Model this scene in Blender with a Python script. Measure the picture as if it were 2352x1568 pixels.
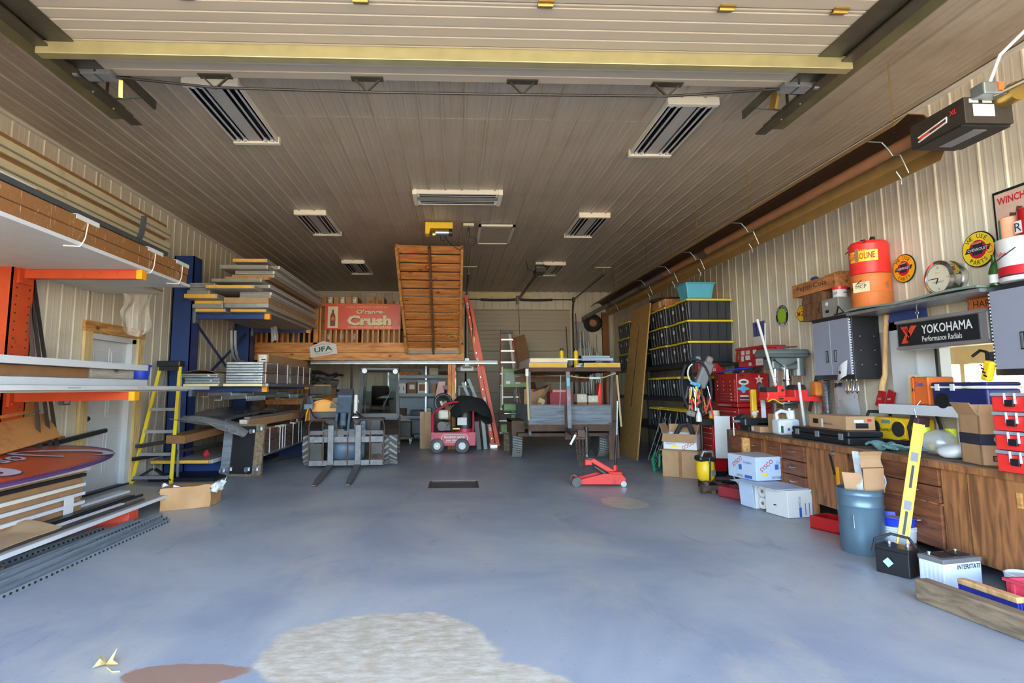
import bpy,math,random
from math import sin,cos,pi,radians,sqrt,atan2
from mathutils import Vector,Matrix,Euler
random.seed(7)
for _o in list(bpy.data.objects):bpy.data.objects.remove(_o)
scene=bpy.context.scene
COL=scene.collection

# ---------------------------------------------------------------- camera
cam_d=bpy.data.cameras.new('camera');cam=bpy.data.objects.new('camera',cam_d);COL.objects.link(cam)
cam_d.sensor_fit='HORIZONTAL';cam_d.sensor_width=36.0
cam_d.lens=1306.3/2352*36.0
cam_d.shift_x=(1176-1092.4)/2352;cam_d.shift_y=(749.74-784)/2352
cam_d.clip_start=0.05;cam_d.clip_end=400
YAW,PITCH,ROLL=0.0376,0.1078,0.0019
cam.matrix_world=Matrix.Translation((0,0,1.365))@Matrix.Rotation(-YAW,4,'Z')@Matrix.Rotation(pi/2+PITCH,4,'X')@Matrix.Rotation(-ROLL,4,'Z')
scene.camera=cam

# ---------------------------------------------------------------- sky, sun, exposure
world=bpy.data.worlds.new('sky');scene.world=world;world.use_nodes=True
wn=world.node_tree.nodes;wn.clear()
w_out=wn.new('ShaderNodeOutputWorld');w_bg=wn.new('ShaderNodeBackground');w_sky=wn.new('ShaderNodeTexSky')
w_sky.sky_type='NISHITA';w_sky.sun_disc=False
w_sky.sun_elevation=radians(46);w_sky.sun_rotation=radians(70)
w_sky.air_density=1.0;w_sky.dust_density=1.6;w_sky.ozone_density=1.0
w_bg.inputs['Strength'].default_value=0.42
world.node_tree.links.new(w_sky.outputs[0],w_bg.inputs[0]);world.node_tree.links.new(w_bg.outputs[0],w_out.inputs[0])
sun_d=bpy.data.lights.new('sun','SUN');sun_d.energy=4.4;sun_d.angle=radians(0.6);sun_d.color=(1.0,0.88,0.70)
sun=bpy.data.objects.new('sun',sun_d);COL.objects.link(sun)
sun.rotation_euler=Vector((-0.80,-0.28,-0.72)).to_track_quat('-Z','Y').to_euler();sun.location=(14,6,16)
scene.view_settings.view_transform='Standard';scene.view_settings.look='None'
scene.view_settings.gamma=1.0;scene.view_settings.use_curve_mapping=False
scene.view_settings.exposure=3.12
scene.cycles.max_bounces=12;scene.cycles.diffuse_bounces=9;scene.cycles.glossy_bounces=4;scene.cycles.transmission_bounces=6
scene.cycles.transparent_max_bounces=8;scene.cycles.use_denoising=True;scene.cycles.caustics_reflective=False;scene.cycles.caustics_refractive=False
scene.cycles.sample_clamp_indirect=6.0

# ---------------------------------------------------------------- materials
def lin(c):
    r=[]
    for v in c:
        v=v/255.0
        r.append(v/12.92 if v<=0.04045 else((v+0.055)/1.055)**2.4)
    return r
MATS={}
def mat(key,rgb,rough=0.55,metal=0.0,var=0.12,vs=6.0,bump=0.0,bs=40.0,c2=None,c2s=3.0,c2t=0.58,c2w=0.12,stretch=None,spec=0.5,coat=0.0,alpha=1.0,trans=0.0):
    """principled material with procedural value variation, an optional second (dirt, rust, wear, painted glints) colour and fine bump"""
    if key in MATS:return MATS[key]
    m=bpy.data.materials.new(key);m.use_nodes=True;nt=m.node_tree;n=nt.nodes;L=nt.links
    b=n['Principled BSDF'];base=lin(rgb)+[1.0]
    tc=n.new('ShaderNodeTexCoord');mp=n.new('ShaderNodeMapping');L.new(tc.outputs['Object'],mp.inputs[0])
    if stretch:mp.inputs['Scale'].default_value=stretch
    nz=n.new('ShaderNodeTexNoise');nz.inputs['Scale'].default_value=vs;nz.inputs['Detail'].default_value=6;L.new(mp.outputs[0],nz.inputs['Vector'])
    mr=n.new('ShaderNodeMapRange');mr.inputs[1].default_value=0.3;mr.inputs[2].default_value=0.7
    mr.inputs[3].default_value=1-var;mr.inputs[4].default_value=1+var*0.6;L.new(nz.outputs['Fac'],mr.inputs[0])
    mx=n.new('ShaderNodeVectorMath');mx.operation='SCALE'
    if c2:
        n2=n.new('ShaderNodeTexNoise');n2.inputs['Scale'].default_value=c2s;n2.inputs['Detail'].default_value=8;n2.inputs['Roughness'].default_value=0.65
        L.new(mp.outputs[0],n2.inputs['Vector'])
        r2=n.new('ShaderNodeMapRange');r2.inputs[1].default_value=c2t;r2.inputs[2].default_value=c2t+c2w;L.new(n2.outputs['Fac'],r2.inputs[0])
        mm=n.new('ShaderNodeMix');mm.data_type='RGBA';mm.inputs[6].default_value=base;mm.inputs[7].default_value=lin(c2)+[1.0]
        L.new(r2.outputs[0],mm.inputs[0]);L.new(mm.outputs[2],mx.inputs[0])
    else:
        mx.inputs[0].default_value=base[:3]
    L.new(mr.outputs[0],mx.inputs['Scale']);L.new(mx.outputs[0],b.inputs['Base Color'])
    b.inputs['Roughness'].default_value=rough;b.inputs['Metallic'].default_value=metal
    b.inputs['Specular IOR Level'].default_value=spec;b.inputs['Coat Weight'].default_value=coat
    b.inputs['Alpha'].default_value=alpha;b.inputs['Transmission Weight'].default_value=trans
    if bump:
        nb=n.new('ShaderNodeTexNoise');nb.inputs['Scale'].default_value=bs;nb.inputs['Detail'].default_value=5;L.new(mp.outputs[0],nb.inputs['Vector'])
        bp=n.new('ShaderNodeBump');bp.inputs['Strength'].default_value=bump;bp.inputs['Distance'].default_value=0.01
        L.new(nb.outputs['Fac'],bp.inputs['Height']);L.new(bp.outputs[0],b.inputs['Normal'])
    MATS[key]=m
    return m
def wood(key,rgb,dark,axis=0,scale=7.0,rough=0.6,knots=True):
    """timber: grain stretched along one object axis, darker streaks and a few knots"""
    if key in MATS:return MATS[key]
    m=bpy.data.materials.new(key);m.use_nodes=True;nt=m.node_tree;n=nt.nodes;L=nt.links
    b=n['Principled BSDF'];tc=n.new('ShaderNodeTexCoord');mp=n.new('ShaderNodeMapping');L.new(tc.outputs['Object'],mp.inputs[0])
    s=[scale]*3;s[axis]=scale*0.12;mp.inputs['Scale'].default_value=s
    nz=n.new('ShaderNodeTexNoise');nz.inputs['Scale'].default_value=3.0;nz.inputs['Detail'].default_value=7;nz.inputs['Distortion'].default_value=0.8;L.new(mp.outputs[0],nz.inputs[0])
    cr=n.new('ShaderNodeValToRGB');cr.color_ramp.elements[0].position=0.35;cr.color_ramp.elements[1].position=0.62
    cr.color_ramp.elements[0].color=lin(dark)+[1];cr.color_ramp.elements[1].color=lin(rgb)+[1];L.new(nz.outputs['Fac'],cr.inputs[0])
    out=cr.outputs[0]
    if knots:
        mp2=n.new('ShaderNodeMapping');L.new(tc.outputs['Object'],mp2.inputs[0]);s2=[5.0]*3;s2[axis]=2.5;mp2.inputs['Scale'].default_value=s2
        vo=n.new('ShaderNodeTexVoronoi');vo.inputs['Scale'].default_value=1.0;L.new(mp2.outputs[0],vo.inputs[0])
        r=n.new('ShaderNodeMapRange');r.inputs[1].default_value=0.05;r.inputs[2].default_value=0.17;L.new(vo.outputs['Distance'],r.inputs[0])
        mm=n.new('ShaderNodeMix');mm.data_type='RGBA';mm.inputs[6].default_value=lin([v*0.5 for v in dark])+[1];L.new(r.outputs[0],mm.inputs[0]);L.new(out,mm.inputs[7]);out=mm.outputs[2]
    L.new(out,b.inputs['Base Color']);b.inputs['Roughness'].default_value=rough
    bp=n.new('ShaderNodeBump');bp.inputs['Strength'].default_value=0.25;bp.inputs['Distance'].default_value=0.004;L.new(nz.outputs['Fac'],bp.inputs['Height']);L.new(bp.outputs[0],b.inputs['Normal'])
    MATS[key]=m
    return m

# ---------------------------------------------------------------- mesh helpers
OFF={}
def V(*a):return Vector(a[0]if len(a)==1 else a)
class MB:
    def __init__(s):s.v=[];s.f=[]
    def add(s,vs,fs):
        k=len(s.v);s.v+=[tuple(p)for p in vs];s.f+=[tuple(i+k for i in f)for f in fs];return s
    def box(s,x0,y0,z0,x1,y1,z1):
        x0,x1=min(x0,x1),max(x0,x1);y0,y1=min(y0,y1),max(y0,y1);z0,z1=min(z0,z1),max(z0,z1)
        return s.add([(x0,y0,z0),(x1,y0,z0),(x1,y1,z0),(x0,y1,z0),(x0,y0,z1),(x1,y0,z1),(x1,y1,z1),(x0,y1,z1)],
                     [(0,3,2,1),(4,5,6,7),(0,1,5,4),(1,2,6,5),(2,3,7,6),(3,0,4,7)])
    def rbox(s,c,size,rot=(0,0,0)):
        a=MB().box(-size[0]/2,-size[1]/2,-size[2]/2,size[0]/2,size[1]/2,size[2]/2)
        R=Euler(rot).to_matrix();c=V(c)
        return s.add([R@V(p)+c for p in a.v],a.f)
    def bar(s,p,q,w,h=None,up=(0,0,1)):
        """box-section bar from p to q, w wide (sideways) and h tall"""
        h=h or w;p=V(p);q=V(q);d=(q-p).normalized();u=V(up)
        if abs(d.dot(u))>0.98:u=V(0,1,0)
        sd=d.cross(u).normalized();u=sd.cross(d)
        pts=[]
        for e in(p,q):
            for a,b in((-1,-1),(1,-1),(1,1),(-1,1)):pts.append(e+sd*a*w/2+u*b*h/2)
        return s.add(pts,[(0,1,2,3),(7,6,5,4),(0,4,5,1),(1,5,6,2),(2,6,7,3),(3,7,4,0)])
    def cyl(s,p,q,r,r2=None,n=14,cap=True):
        r2=r if r2 is None else r2;p=V(p);q=V(q);d=(q-p).normalized()
        u=V(0,0,1)if abs(d.z)<0.9 else V(1,0,0);a=d.cross(u).normalized();b=d.cross(a)
        pts=[]
        for e,rr in((p,r),(q,r2)):
            for i in range(n):
                t=2*pi*i/n;pts.append(e+a*cos(t)*rr+b*sin(t)*rr)
        fs=[(i,(i+1)%n,n+(i+1)%n,n+i)for i in range(n)]
        if cap:fs+=[tuple(range(n-1,-1,-1)),tuple(range(n,2*n))]
        return s.add(pts,fs)
    def tube(s,pts,r,n=8,closed=False):
        P=[V(p)for p in pts];m=len(P);vs=[];prev=None
        for i,p in enumerate(P):
            if closed:d=P[(i+1)%m]-P[i-1]
            else:d=P[min(i+1,m-1)]-P[max(i-1,0)]
            if d.length<1e-9:d=V(0,0,1)
            d.normalize()
            if prev is None:u=V(0,0,1)if abs(d.z)<0.9 else V(1,0,0);a=d.cross(u).normalized()
            else:a=(prev-d*prev.dot(d)).normalized()
            prev=a;b=d.cross(a);rr=r[i]if isinstance(r,(list,tuple))else r
            for k in range(n):
                t=2*pi*k/n;vs.append(p+a*cos(t)*rr+b*sin(t)*rr)
        fs=[]
        for i in range(m if closed else m-1):
            j=(i+1)%m
            for k in range(n):fs.append((i*n+k,i*n+(k+1)%n,j*n+(k+1)%n,j*n+k))
        if not closed:fs+=[tuple(range(n-1,-1,-1)),tuple(range((m-1)*n,m*n))]
        return s.add(vs,fs)
    def lathe(s,c,prof,n=20,axis='Z',flip=False):
        """profile [(r, h)...] turned about an axis through c"""
        c=V(c);vs=[];m=len(prof)
        for r,h in prof:
            for k in range(n):
                t=2*pi*k/n;x,y=r*cos(t),r*sin(t)
                p=(x,y,h)if axis=='Z' else((h,x,y)if axis=='X' else(x,h,-y))
                vs.append(c+V(p))
        fs=[]
        for i in range(m-1):
            for k in range(n):fs.append((i*n+k,i*n+(k+1)%n,(i+1)*n+(k+1)%n,(i+1)*n+k))
        fs+=[tuple(range(n-1,-1,-1)),tuple(range((m-1)*n,m*n))]
        return s.add(vs,fs)
    def prism(s,pts,axis,a,b):
        """closed outline (u, v) pushed along an axis from a to b; X: (y, z)  Y: (x, z)  Z: (x, y)"""
        def mk(u,v,t):return{'X':(t,u,v),'Y':(u,t,v),'Z':(u,v,t)}[axis]
        n=len(pts);vs=[mk(u,v,a)for u,v in pts]+[mk(u,v,b)for u,v in pts]
        return s.add(vs,[tuple(range(n-1,-1,-1)),tuple(range(n,2*n))]+[(i,(i+1)%n,n+(i+1)%n,n+i)for i in range(n)])
    def strip(s,prof,axis,a,b,th=0.004):
        """open profile line (u, v) pushed along an axis, given a small thickness"""
        def nrm(i):
            p=prof[max(i-1,0)];q=prof[min(i+1,len(prof)-1)];dx,dy=q[0]-p[0],q[1]-p[1];l=sqrt(dx*dx+dy*dy)or 1;return(-dy/l,dx/l)
        up=[(p[0]+nrm(i)[0]*th,p[1]+nrm(i)[1]*th)for i,p in enumerate(prof)]
        def mk(u,v,t):return{'X':(t,u,v),'Y':(u,t,v),'Z':(u,v,t)}[axis]
        n=len(prof);vs=[mk(*p,a)for p in prof]+[mk(*p,b)for p in prof]+[mk(*p,a)for p in up]+[mk(*p,b)for p in up]
        fs=[]
        for i in range(n-1):
            fs+=[(i,i+1,n+i+1,n+i),(2*n+i+1,2*n+i,3*n+i,3*n+i+1),(i+1,i,2*n+i,2*n+i+1),(n+i,n+i+1,3*n+i+1,3*n+i)]
        fs+=[(0,n,3*n,2*n),(n-1,3*n-1,4*n-1,2*n-1)]
        return s.add(vs,fs)
    def sheet(s,fn,nu,nv,th=0.004):
        """fn(u, v) -> point over [0,1]x[0,1], doubled to a thin shell"""
        P=[[V(fn(i/nu,j/nv))for j in range(nv+1)]for i in range(nu+1)]
        top=[];bot=[]
        for i in range(nu+1):
            for j in range(nv+1):
                du=P[min(i+1,nu)][j]-P[max(i-1,0)][j];dv=P[i][min(j+1,nv)]-P[i][max(j-1,0)]
                nn=du.cross(dv);nn=nn.normalized()if nn.length>1e-12 else V(0,0,1)
                top.append(P[i][j]+nn*th/2);bot.append(P[i][j]-nn*th/2)
        N=len(top);w=nv+1;fs=[]
        for i in range(nu):
            for j in range(nv):
                a=i*w+j;fs+=[(a,a+w,a+w+1,a+1),(N+a,N+a+1,N+a+w+1,N+a+w)]
        edge=[i*w for i in range(nu+1)]+[nu*w+j for j in range(1,w)]+[i*w+nv for i in range(nu-1,-1,-1)]+[j for j in range(nv-1,0,-1)]
        for i in range(len(edge)):
            a,b=edge[i],edge[(i+1)%len(edge)];fs.append((a,N+a,N+b,b))
        return s.add(top+bot,fs)
    def ball(s,c,r,n=12,m=8,sc=(1,1,1)):
        c=V(c);vs=[];fs=[]
        for i in range(m+1):
            ph=pi*i/m
            for k in range(n):
                t=2*pi*k/n;vs.append(c+V(sin(ph)*cos(t)*r*sc[0],sin(ph)*sin(t)*r*sc[1],cos(ph)*r*sc[2]))
        for i in range(m):
            for k in range(n):fs.append((i*n+k,(i+1)*n+k,(i+1)*n+(k+1)%n,i*n+(k+1)%n))
        return s.add(vs,fs)
    def wob(s,a,fq=9.0,seed=0):
        """push points about a little so that soft or torn things are not ruler-straight"""
        from mathutils import noise
        s.v=[tuple(V(p)+noise.noise_vector(V(p)*fq+V(seed,seed*1.7,3))*a)for p in s.v];return s
    def mk(s,name,m,parent=None,label=None,cat=None,group=None,kind=None,smooth=False,bev=0.0,seg=2,sub=0):
        off=V(0,0,0)
        if parent is None:
            xs=list(zip(*s.v));loc=V((min(xs[0])+max(xs[0]))/2,(min(xs[1])+max(xs[1]))/2,min(xs[2]));off=loc
        else:
            r=parent
            while r.parent:r=r.parent
            off=OFF.get(r.name,V(0,0,0));loc=V(0,0,0)
        me=bpy.data.meshes.new(name);me.from_pydata([tuple(V(p)-off)for p in s.v],[],s.f);me.update()
        me.materials.append(MATS[m]if isinstance(m,str)else m)
        if smooth:
            me.polygons.foreach_set('use_smooth',[True]*len(me.polygons))
            try:me.set_sharp_from_angle(angle=radians(38))
            except Exception:pass
        o=bpy.data.objects.new(name,me);COL.objects.link(o);o.location=loc
        if parent is not None:o.parent=parent
        else:OFF[o.name]=off
        if bev:
            b=o.modifiers.new('bevel','BEVEL');b.width=bev;b.segments=seg;b.limit_method='ANGLE';b.angle_limit=radians(40)
        if sub:
            b=o.modifiers.new('sub','SUBSURF');b.levels=sub;b.render_levels=sub
        return tag(o,label,cat,group,kind)
def tag(o,label=None,cat=None,group=None,kind=None):
    if label:o['label']=label
    if cat:o['category']=cat;kind=kind or 'thing'
    if group:o['group']=group
    if kind:o['kind']=kind
    return o
def thing(name,label,cat,loc,rot=None,group=None,kind=None):
    """Empty at a thing's base. Without rot its parts are written in world metres, with rot (z angle) in its own frame"""
    o=bpy.data.objects.new(name,None);COL.objects.link(o);o.location=loc;o.empty_display_size=0.1
    if rot is None:OFF[o.name]=V(loc)
    else:o.rotation_euler=(0,0,rot)if isinstance(rot,(int,float))else rot
    return tag(o,label,cat,group,kind)
def dup(root,loc,label=None,rz=None,parent=None):
    c=root.copy();COL.objects.link(c);c.parent=parent
    if parent is None:
        c.location=loc
        if rz is not None:c.rotation_euler[2]=rz
        if label:c['label']=label
    for ch in list(root.children):dup(ch,None,parent=c)
    return c
def text(parent,s,m,loc,rot,h=None,w=None,bold=0.0,shear=0.0,name='lettering',label=None,th=0.0012,spacing=1.0):
    """flat lettering: cap size h (or width w), centred on loc; rot 'R' faces -X, 'F' faces -Y, 'L' faces +X, 'U' lies flat, or an Euler"""
    cu=bpy.data.curves.new('t','FONT');cu.body=s;cu.offset=bold;cu.shear=shear;cu.space_character=spacing;cu.resolution_u=2;cu.extrude=0.0
    tmp=bpy.data.objects.new('t',cu);me=bpy.data.meshes.new_from_object(tmp);bpy.data.objects.remove(tmp);bpy.data.curves.remove(cu)
    xs=[v.co.x for v in me.vertices];ys=[v.co.y for v in me.vertices]
    if not xs:return None
    cx,cy_=(min(xs)+max(xs))/2,(min(ys)+max(ys))/2;W,H=max(xs)-min(xs),max(ys)-min(ys)
    sx=w/W if w else h/H;sy=h/H if h else sx
    R={'R':Euler((pi/2,0,-pi/2)),'F':Euler((pi/2,0,0)),'L':Euler((pi/2,0,pi/2)),'U':Euler((0,0,0))}.get(rot,rot)if isinstance(rot,str)else Euler(rot)
    off=V(0,0,0)
    if parent is not None:
        r=parent
        while r.parent:r=r.parent
        off=OFF.get(r.name,off)
    M3=R.to_matrix();lo=V(loc)-off
    for v in me.vertices:v.co=M3@V((v.co.x-cx)*sx,(v.co.y-cy_)*sy,0)+lo
    me.materials.clear();me.materials.append(MATS[m]if isinstance(m,str)else m);me.name=name;me.update()
    o=bpy.data.objects.new(name,me);COL.objects.link(o);o.parent=parent
    return tag(o,label)
def rect(parent,m,c,w,h,rot='F',name='sticker',th=0.001,label=None):
    """flat printed patch w x h centred on c, facing as for text"""
    R={'R':Euler((pi/2,0,-pi/2)),'F':Euler((pi/2,0,0)),'L':Euler((pi/2,0,pi/2)),'U':Euler((0,0,0))}[rot]if isinstance(rot,str)else Euler(rot)
    b=MB().box(-w/2,-h/2,-th/2,w/2,h/2,th/2);M3=R.to_matrix()
    return MB().add([M3@V(p)+V(c)for p in b.v],b.f).mk(name,m,parent,label)
def lerp(p,q,t):return tuple(a+(b-a)*t for a,b in zip(p,q))
def arc(c,r,a0,a1,n,plane='XZ'):
    out=[]
    for i in range(n+1):
        t=a0+(a1-a0)*i/n;u,v=r*cos(t),r*sin(t)
        out.append({'XZ':(c[0]+u,c[1],c[2]+v),'YZ':(c[0],c[1]+u,c[2]+v),'XY':(c[0]+u,c[1]+v,c[2])}[plane])
    return out

# ---------------------------------------------------------------- palette
mat('wall_metal',(216,206,186),0.42,var=0.05,vs=1.2,c2=(188,168,130),c2s=1.1,c2t=0.55,c2w=0.25)
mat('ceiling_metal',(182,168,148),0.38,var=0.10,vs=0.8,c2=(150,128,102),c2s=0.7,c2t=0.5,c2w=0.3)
mat('door_steel',(176,164,144),0.45,var=0.05,vs=1.0)
mat('white_paint',(208,210,212),0.45,var=0.05,vs=3)
mat('white_plastic',(212,214,216),0.35,var=0.03)
mat('white_print',(216,216,213),0.6,var=0.03)
mat('off_white',(222,216,202),0.5,var=0.06)
mat('cream',(226,210,170),0.6,var=0.06)
mat('black',(24,24,26),0.5,var=0.2)
mat('black_plastic',(30,31,34),0.38,var=0.15)
mat('black_rubber',(38,38,40),0.75,var=0.25,c2=(90,86,80),c2s=4)
mat('black_cloth',(26,27,30),0.9,var=0.3,bump=0.4,bs=60)
mat('ink_black',(22,22,24),0.6,var=0.05)
mat('ink_blue',(60,96,170),0.6,var=0.05)
mat('ink_red',(196,30,44),0.5,var=0.05)
mat('ink_green',(24,92,70),0.5,var=0.05)
mat('ink_navy',(34,38,58),0.6,var=0.05)
mat('dark_metal',(58,56,54),0.45,metal=0.6,var=0.25)
mat('dark_steel',(84,82,82),0.5,metal=0.5,var=0.3,c2=(120,84,58),c2s=7,c2t=0.62)
mat('rusty',(96,74,62),0.8,metal=0.2,var=0.3,c2=(60,52,52),c2s=6)
mat('galvanised',(178,186,192),0.36,metal=0.75,var=0.14,vs=14)
mat('zinc',(150,158,160),0.4,metal=0.7,var=0.2,vs=9)
mat('grey_track',(92,98,102),0.42,metal=0.5,var=0.15)
mat('track_dark',(92,88,74),0.40,metal=0.6,var=0.2)
mat('chrome',(220,222,226),0.14,metal=1.0,var=0.03)
mat('mirror_dark',(96,98,104),0.08,metal=1.0,var=0.05)
mat('aluminium',(196,200,204),0.32,metal=0.8,var=0.1)
mat('brass',(190,160,90),0.35,metal=0.9,var=0.1)
mat('orange_rack',(202,78,38),0.45,var=0.14,vs=4,c2=(150,62,40),c2s=4)
mat('orange_base',(214,80,58),0.5,var=0.12,c2=(238,190,170),c2s=9,c2t=0.66)
mat('blue_rack',(36,62,120),0.45,var=0.16,vs=4,c2=(30,42,80),c2s=3)
mat('rack_tip',(250,164,20),0.45,var=0.05)
mat('cardboard',(176,138,100),0.8,var=0.08,vs=9,bump=0.1,bs=90)
mat('cardboard_dark',(146,104,66),0.75,var=0.12,vs=9)
mat('carton_wrap',(150,104,64),0.22,var=0.14,vs=10,stretch=(1,16,1.5),coat=0.6,c2=(222,204,180),c2s=3,c2t=0.62,c2w=0.03)  # pale second colour paints glints on the shrink wrap
mat('wrap_dark',(120,98,88),0.2,var=0.2,vs=8,coat=0.7,c2=(196,188,186),c2s=9,c2t=0.66,c2w=0.05)
mat('kraft',(178,146,108),0.85,var=0.1,vs=5,bump=0.3,bs=14)
mat('carton_edge',(158,118,80),0.8,var=0.14,vs=12)
mat('foam_yellow',(232,178,66),0.8,var=0.1,vs=18,bump=0.2,bs=60)
mat('foam_cream',(236,222,170),0.8,var=0.06)
mat('panel_grey',(172,164,150),0.5,var=0.08,vs=4)
mat('panel_pale',(206,204,198),0.5,var=0.06,vs=3)
mat('panel_edge',(138,136,130),0.55,var=0.14)
mat('beige_steel',(206,194,160),0.45,var=0.08,c2=(168,150,112),c2s=3)
mat('strap',(236,236,232),0.45,var=0.04)
mat('yellow_ladder',(232,206,48),0.5,var=0.08)
mat('orange_ladder',(226,80,36),0.45,var=0.1)
mat('red_ladder',(176,64,56),0.5,var=0.1)
mat('yellow',(242,196,36),0.42,var=0.06)
mat('lid_yellow',(232,204,54),0.45,var=0.06)
mat('tote_black',(44,46,54),0.36,var=0.14,vs=3)
mat('tote_blue',(84,176,206),0.4,var=0.05)
mat('blue_plastic',(38,66,196),0.4,var=0.06)
mat('red_tool',(176,24,28),0.3,var=0.08,coat=0.3)
mat('red_paint',(212,48,38),0.4,var=0.08,c2=(150,40,34),c2s=6)
mat('red_bright',(232,52,48),0.34,var=0.05)
mat('red_crate',(208,66,88),0.45,var=0.06)
mat('maroon',(150,40,52),0.6,var=0.15,c2=(96,60,56),c2s=5)
mat('red_washer',(190,44,72),0.4,var=0.08)
mat('green_machine',(112,140,92),0.5,var=0.12,c2=(84,96,66),c2s=4)
mat('loader_orange',(240,160,30),0.4,var=0.06)
mat('loader_grey',(96,112,130),0.45,var=0.1,c2=(76,84,94),c2s=4)
mat('loader_black',(40,36,36),0.42,var=0.2,c2=(96,66,54),c2s=5,c2t=0.66)
mat('steel_worn',(112,110,112),0.5,metal=0.4,var=0.3,vs=12,c2=(150,146,146),c2s=10)
mat('tyre',(88,88,88),0.85,var=0.2,c2=(128,122,112),c2s=5,bump=0.2)
mat('glass_dark',(214,226,220),0.02,var=0.0,trans=1.0,spec=0.6)
mat('glass',(240,246,244),0.02,var=0.0,trans=1.0)
mat('glass_green',(84,150,80),0.05,var=0.0,trans=0.8)
mat('bubble',(214,206,192),0.15,var=0.1,alpha=0.28,bump=0.9,bs=30,spec=0.9)
mat('poly_film',(206,208,212),0.12,var=0.1,alpha=0.42,spec=0.9)
mat('grey_wrap',(104,104,110),0.25,var=0.25,vs=4,coat=0.5,c2=(150,150,158),c2s=5)
mat('cab_grey',(148,152,168),0.4,metal=0.15,var=0.04)
mat('cab_black',(38,38,42),0.4,var=0.1)
mat('grey_plastic',(120,122,124),0.5,var=0.1)
mat('beige_box',(206,196,176),0.5,var=0.06)
mat('olive_shelf',(120,138,128),0.5,var=0.08)
mat('drill_grey',(92,100,100),0.3,var=0.06,coat=0.3)
mat('barrel_blue',(92,116,130),0.35,metal=0.3,var=0.08)
mat('battery_white',(214,222,232),0.5,var=0.08,c2=(150,140,120),c2s=6,c2t=0.66)
mat('sysco_blue',(186,202,222),0.6,var=0.05)
mat('sign_red',(214,72,44),0.35,var=0.06,c2=(190,50,36),c2s=2)
mat('sign_yellow',(248,214,50),0.35,var=0.04)
mat('sign_amber',(240,176,30),0.35,var=0.04)
mat('sign_oval',(206,84,44),0.3,var=0.08,c2=(180,66,40),c2s=2)
mat('sign_purple',(92,62,112),0.4,var=0.08)
mat('sign_lilac',(214,208,222),0.4,var=0.04)
mat('lime',(160,200,50),0.4,var=0.04)
mat('salmon',(240,168,130),0.5,var=0.05)
mat('teal',(60,150,130),0.45,var=0.1)
mat('rusty_orange',(216,116,52),0.55,var=0.1,c2=(150,80,50),c2s=6)
mat('clock_face',(220,214,190),0.5,var=0.04)
mat('navy_cooler',(34,42,92),0.35,var=0.08)
mat('tool_orange',(226,110,48),0.4,var=0.06)
mat('copper_tube',(176,122,84),0.4,metal=0.4,var=0.12)
mat('heater_tube',(120,108,112),0.4,metal=0.4,var=0.15)
mat('heater_black',(50,42,36),0.5,var=0.12)
mat('hood_metal',(176,140,84),0.42,metal=0.35,var=0.12)
mat('hood_shaded',(92,70,52),0.4,metal=0.5,var=0.15)  # darker copy of the hood metal, for shade painted inside the hood
mat('rope',(190,170,130),0.9,var=0.15)
mat('glove_teal',(110,150,150),0.9,var=0.15,bump=0.4)
mat('vinyl_maroon',(84,50,62),0.5,var=0.1)
wood('pine',(226,160,92),(188,112,56),0)
wood('pine_z',(226,160,92),(188,112,56),2)
wood('pine_pale_z',(226,200,146),(200,166,108),2)
wood('pine_y',(214,164,96),(170,112,58),1)
wood('ply',(200,164,120),(168,130,90),2,4)
wood('osb',(186,146,84),(150,110,60),2,16,knots=False)
wood('bench_wood',(170,112,66),(110,70,42),2,6)
wood('bench_front',(140,84,50),(92,54,34),1,6)
wood('bench_top',(128,104,84),(84,66,54),1,6,0.7)
wood('old_timber',(140,118,92),(98,82,64),1,8,0.85)
wood('grey_ply',(128,136,146),(96,100,106),0,5,0.8)
wood('crate_wood',(196,130,78),(150,92,54),1,8)
wood('brown_post',(124,86,58),(84,58,40),2,8)
wood('white_wash',(204,196,184),(160,150,136),1,8)
wood('axe_handle',(222,178,122),(190,140,90),2,8,knots=False)

# ---------------------------------------------------------------- the building
XL,XR,YB,ZC=-4.726,4.819,16.96,4.266
YF=-1.2                                             # where the modelled hall ends, behind the camera
# ground outside the open door: pale gravel
_g=mat('gravel',(200,182,150),0.9,var=0.2,vs=2.0,c2=(170,156,132),c2s=1.0)
MB().box(-60,-70,-0.12,60,YF,-0.02).mk('ground',_g,kind='structure',label='pale gravel yard outside the open door')

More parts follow.
